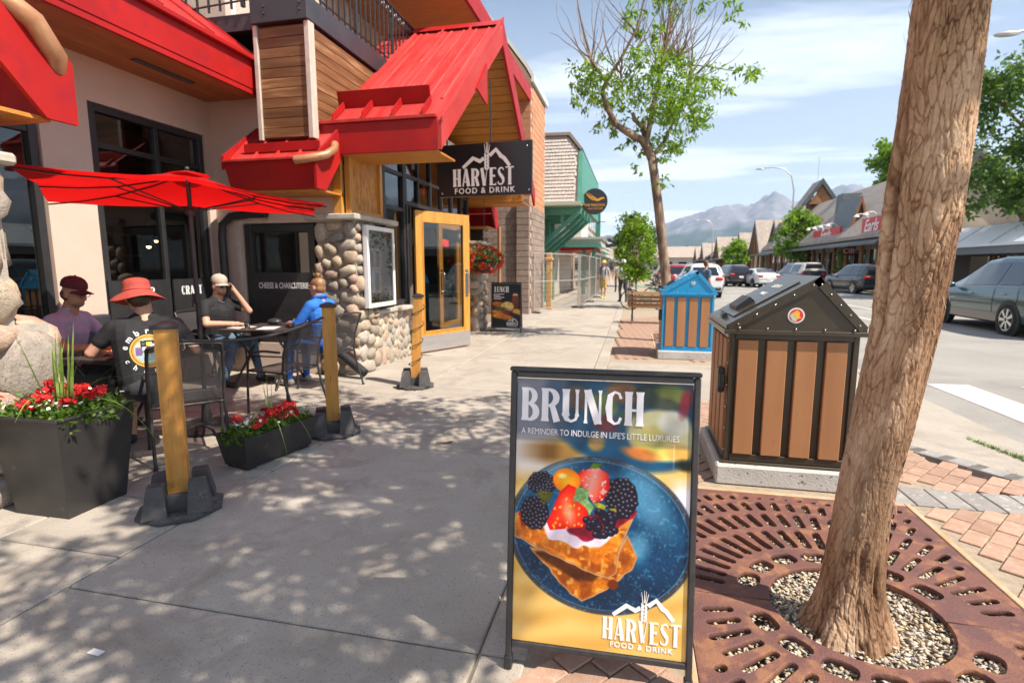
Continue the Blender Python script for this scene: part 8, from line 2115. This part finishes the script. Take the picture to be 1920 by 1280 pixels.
def bicycle(label, loc, rz, col):
    t = thing('bicycle', label, 'bicycle', loc, rz, 'parked bicycles'); Rw = .345
    for x in (-.52,.52):
        w = ob('wheel', MB().tube([(x+Rw*math.cos(2*PI*k/28),0,Rw+Rw*math.sin(2*PI*k/28)) for k in range(29)], .020, 7, cap=False), m_tyre, t, 60)
        sp = MB()
        for k in range(14): a = 2*PI*k/14; sp.tube([(x,0,Rw),(x+.33*math.cos(a),0,Rw+.33*math.sin(a))], .0022, 3)
        ob('spokes', sp, m_galv, w)['kind'] = 'stuff'; ob('hub', MB().tube([(x,-.05,Rw),(x,.05,Rw)], .022, 8), m_galv, w)
    fm = M('bike_'+label[:9], col, rough=.3, coat=.5)
    ob('frame', MB().tube([(-.52,0,Rw),(-.08,0,.29)], .012, 7).tube([(-.52,0,Rw),(-.19,0,.80)], .010, 7).tube([(-.08,0,.29),(-.22,0,.88)], .016, 8).tube([(-.08,0,.29),(.36,0,.72)], .018, 8).tube([(-.19,0,.78),(.34,0,.82)], .016, 8).tube([(.33,0,.90),(.37,0,.70)], .018, 8), fm, t, 60)
    ob('fork', MB().tube([(.36,0,.70),(.44,0,.5),(.52,0,Rw)], .013, 7), fm, t, 60)
    ob('saddle', MB().sphere((-.24,0,.93), (.13,.07,.035), 12, 8), m_black, t, 180)
    ob('handlebar', MB().tube([(.33,0,.90),(.31,0,.99)], .012, 7).tube([(.24,-.28,.99),(.33,-.1,.995),(.33,.1,.995),(.24,.28,.99)], .012, 7), m_black, t, 60)
    ob('crank', MB().tube([(-.08,-.07,.29),(-.08,-.07,.12)], .01, 6).tube([(-.08,.07,.29),(-.08,.07,.46)], .01, 6).lathe([(.09,-.004),(.09,.004)], 18, (-.08,-.05,.29), Matrix.Rotation(PI/2,3,'X')), m_galv, t)
bicycle('mint green bicycle parked beside the small bushy tree', (.42,19.6,0), R(182), (.10,.42,.28))
bicycle('black bicycle parked end on behind the green one', (-.15,21.4,0), R(95), (.03,.03,.035)); bicycle('grey bicycle leaning by the kerb past the small tree', (1.15,21.2,0), R(160), (.35,.36,.38))

# ------------------------------------------------------------------ people on foot
def standing(arms, step=.12, skin='skin', shirt='shirt', pants='pants', shoe='shoe', shorts=True, bulk=1.0):
    pr = [('e',(0,0,.95),(.165*bulk,.125*bulk,.13),rows(I3),pants),('c',(0,0,1.02),(0,.0,1.34),.13*bulk,.145*bulk,shirt),('c',(-.06,0,1.02),(-.07,0,1.34),.12*bulk,.115,shirt),('c',(.06,0,1.02),(.07,0,1.34),.12*bulk,.115,shirt),('c',(-.15,0,1.41),(.15,0,1.41),.075,.075,shirt),('c',(0,0,1.44),(0,.02,1.58),.055,.052,skin)]
    for s, q in ((-1,step),(1,-step)):
        kn = (s*.105,q*.6+.03,.51); an = (s*.10,q-.02,.10)
        pr += [('c',(s*.095,0,.92),kn,.095,.075 if shorts else .068,pants),('c',kn,(s*.10,q*.8-.03,.34),.056,.058,skin if shorts else pants),('c',(s*.10,q*.8-.03,.34),an,.056,.040,skin if shorts else pants),('c',(an[0],an[1]-.02,.05),(an[0]+s*.02,an[1]+.15,.04),.044,.036,shoe)]
    for s, el, wr in arms:
        S_ = Vector((s*.20,0,1.40)); el, wr = Vector(el), Vector(wr); md = S_.lerp(el,.6)
        pr += [('c',tuple(S_),tuple(md),.062,.056,shirt),('c',tuple(md),tuple(el),.046,.040,skin),('c',tuple(el),tuple(wr),.042,.030,skin)] + hand_prims(tuple(wr),wr-el,(-s,0,0),skin,.5,1,s)
    return pr
def walker(label, loc, rz, shirt, pants, shoe, hat=None, hair=True, shorts=True, pack=None, voxel=.012, bulk=1.0, step=.12, scale=1.0, group=None):
    t = thing('person', label, 'person', loc, rz, group); t.scale = (scale,)*3
    hp, hm, HP = head_prims((0,.03,1.665), hair='hair' if hair else None)
    pr = standing(((-1,(-.27,-.02,1.12),(-.29,.06,.87)),(1,(.27,-.03,1.12),(.29,.05,.87))), step, shorts=shorts, bulk=bulk) + hp
    ob('body', body_mesh(pr, MT(shirt=shirt, pants=pants, shoe=shoe), voxel, 2), None, t)
    if hat is not None:
        c = Vector(HP(0,-.008,.045)); mb = MB().lathe([(.20,-.02),(.16,-.008),(.10,.0),(.096,.05),(.085,.085),(.04,.10),(.004,.10)], 22); mb.v = [tuple(c + hm @ Vector((v[0]*.95,v[1]*1.08,v[2]))) for v in mb.v]; ob('straw_hat', mb, hat, t, 180)
    if pack is not None:
        ob('backpack', MB().cbox((0,-.22,1.26), (.30,.18,.42), .05), pack, t, 60)
        for s in (-1,1): ob('strap', MB().tube([(s*.10,-.13,1.46),(s*.105,.03,1.49),(s*.11,.125,1.38),(s*.12,.13,1.15),(s*.15,.0,1.05)], .022, 6, flat=.4), pack, t, 60)
    return t
m_plaid = M('plaid_shirt', (.46,.42,.40), (.32,.30,.32), scale=18, rough=.85); m_khaki = cloth('khaki', (.42,.29,.10)); m_straw = cloth('straw', (.60,.40,.14)); m_lime = cloth('lime_shoe', (.42,.62,.06))
walker('person in straw hat, khaki shorts and lime shoes walking on the sidewalk', (-1.40,25.9,0), R(172), m_plaid, m_khaki, m_lime, m_straw, pack=m_dk, voxel=.010)
walker('dark haired person in blue standing behind the blue bin', (2.25,18.5,-.02), R(-60), cloth('slate_blue', (.06,.11,.18)), m_dk, m_shoe, shorts=False, scale=.97)
walker('distant person in pale shirt further along the sidewalk', (-.95,33,0), R(10), m_tan, m_dk, m_shoe, shorts=False, voxel=.016)
walker('distant person in teal top by the far bicycles', (-.55,37,0), R(-170), cloth('teal_top', (.06,.30,.30)), m_jean, m_shoe, shorts=False, voxel=.016)
walker('distant person in white helmet beside the bicycles', (-.45,23.6,0), R(20), cloth('white_top', (.55,.56,.58)), m_dk, m_shoe, hat=m_white, shorts=False, voxel=.014)
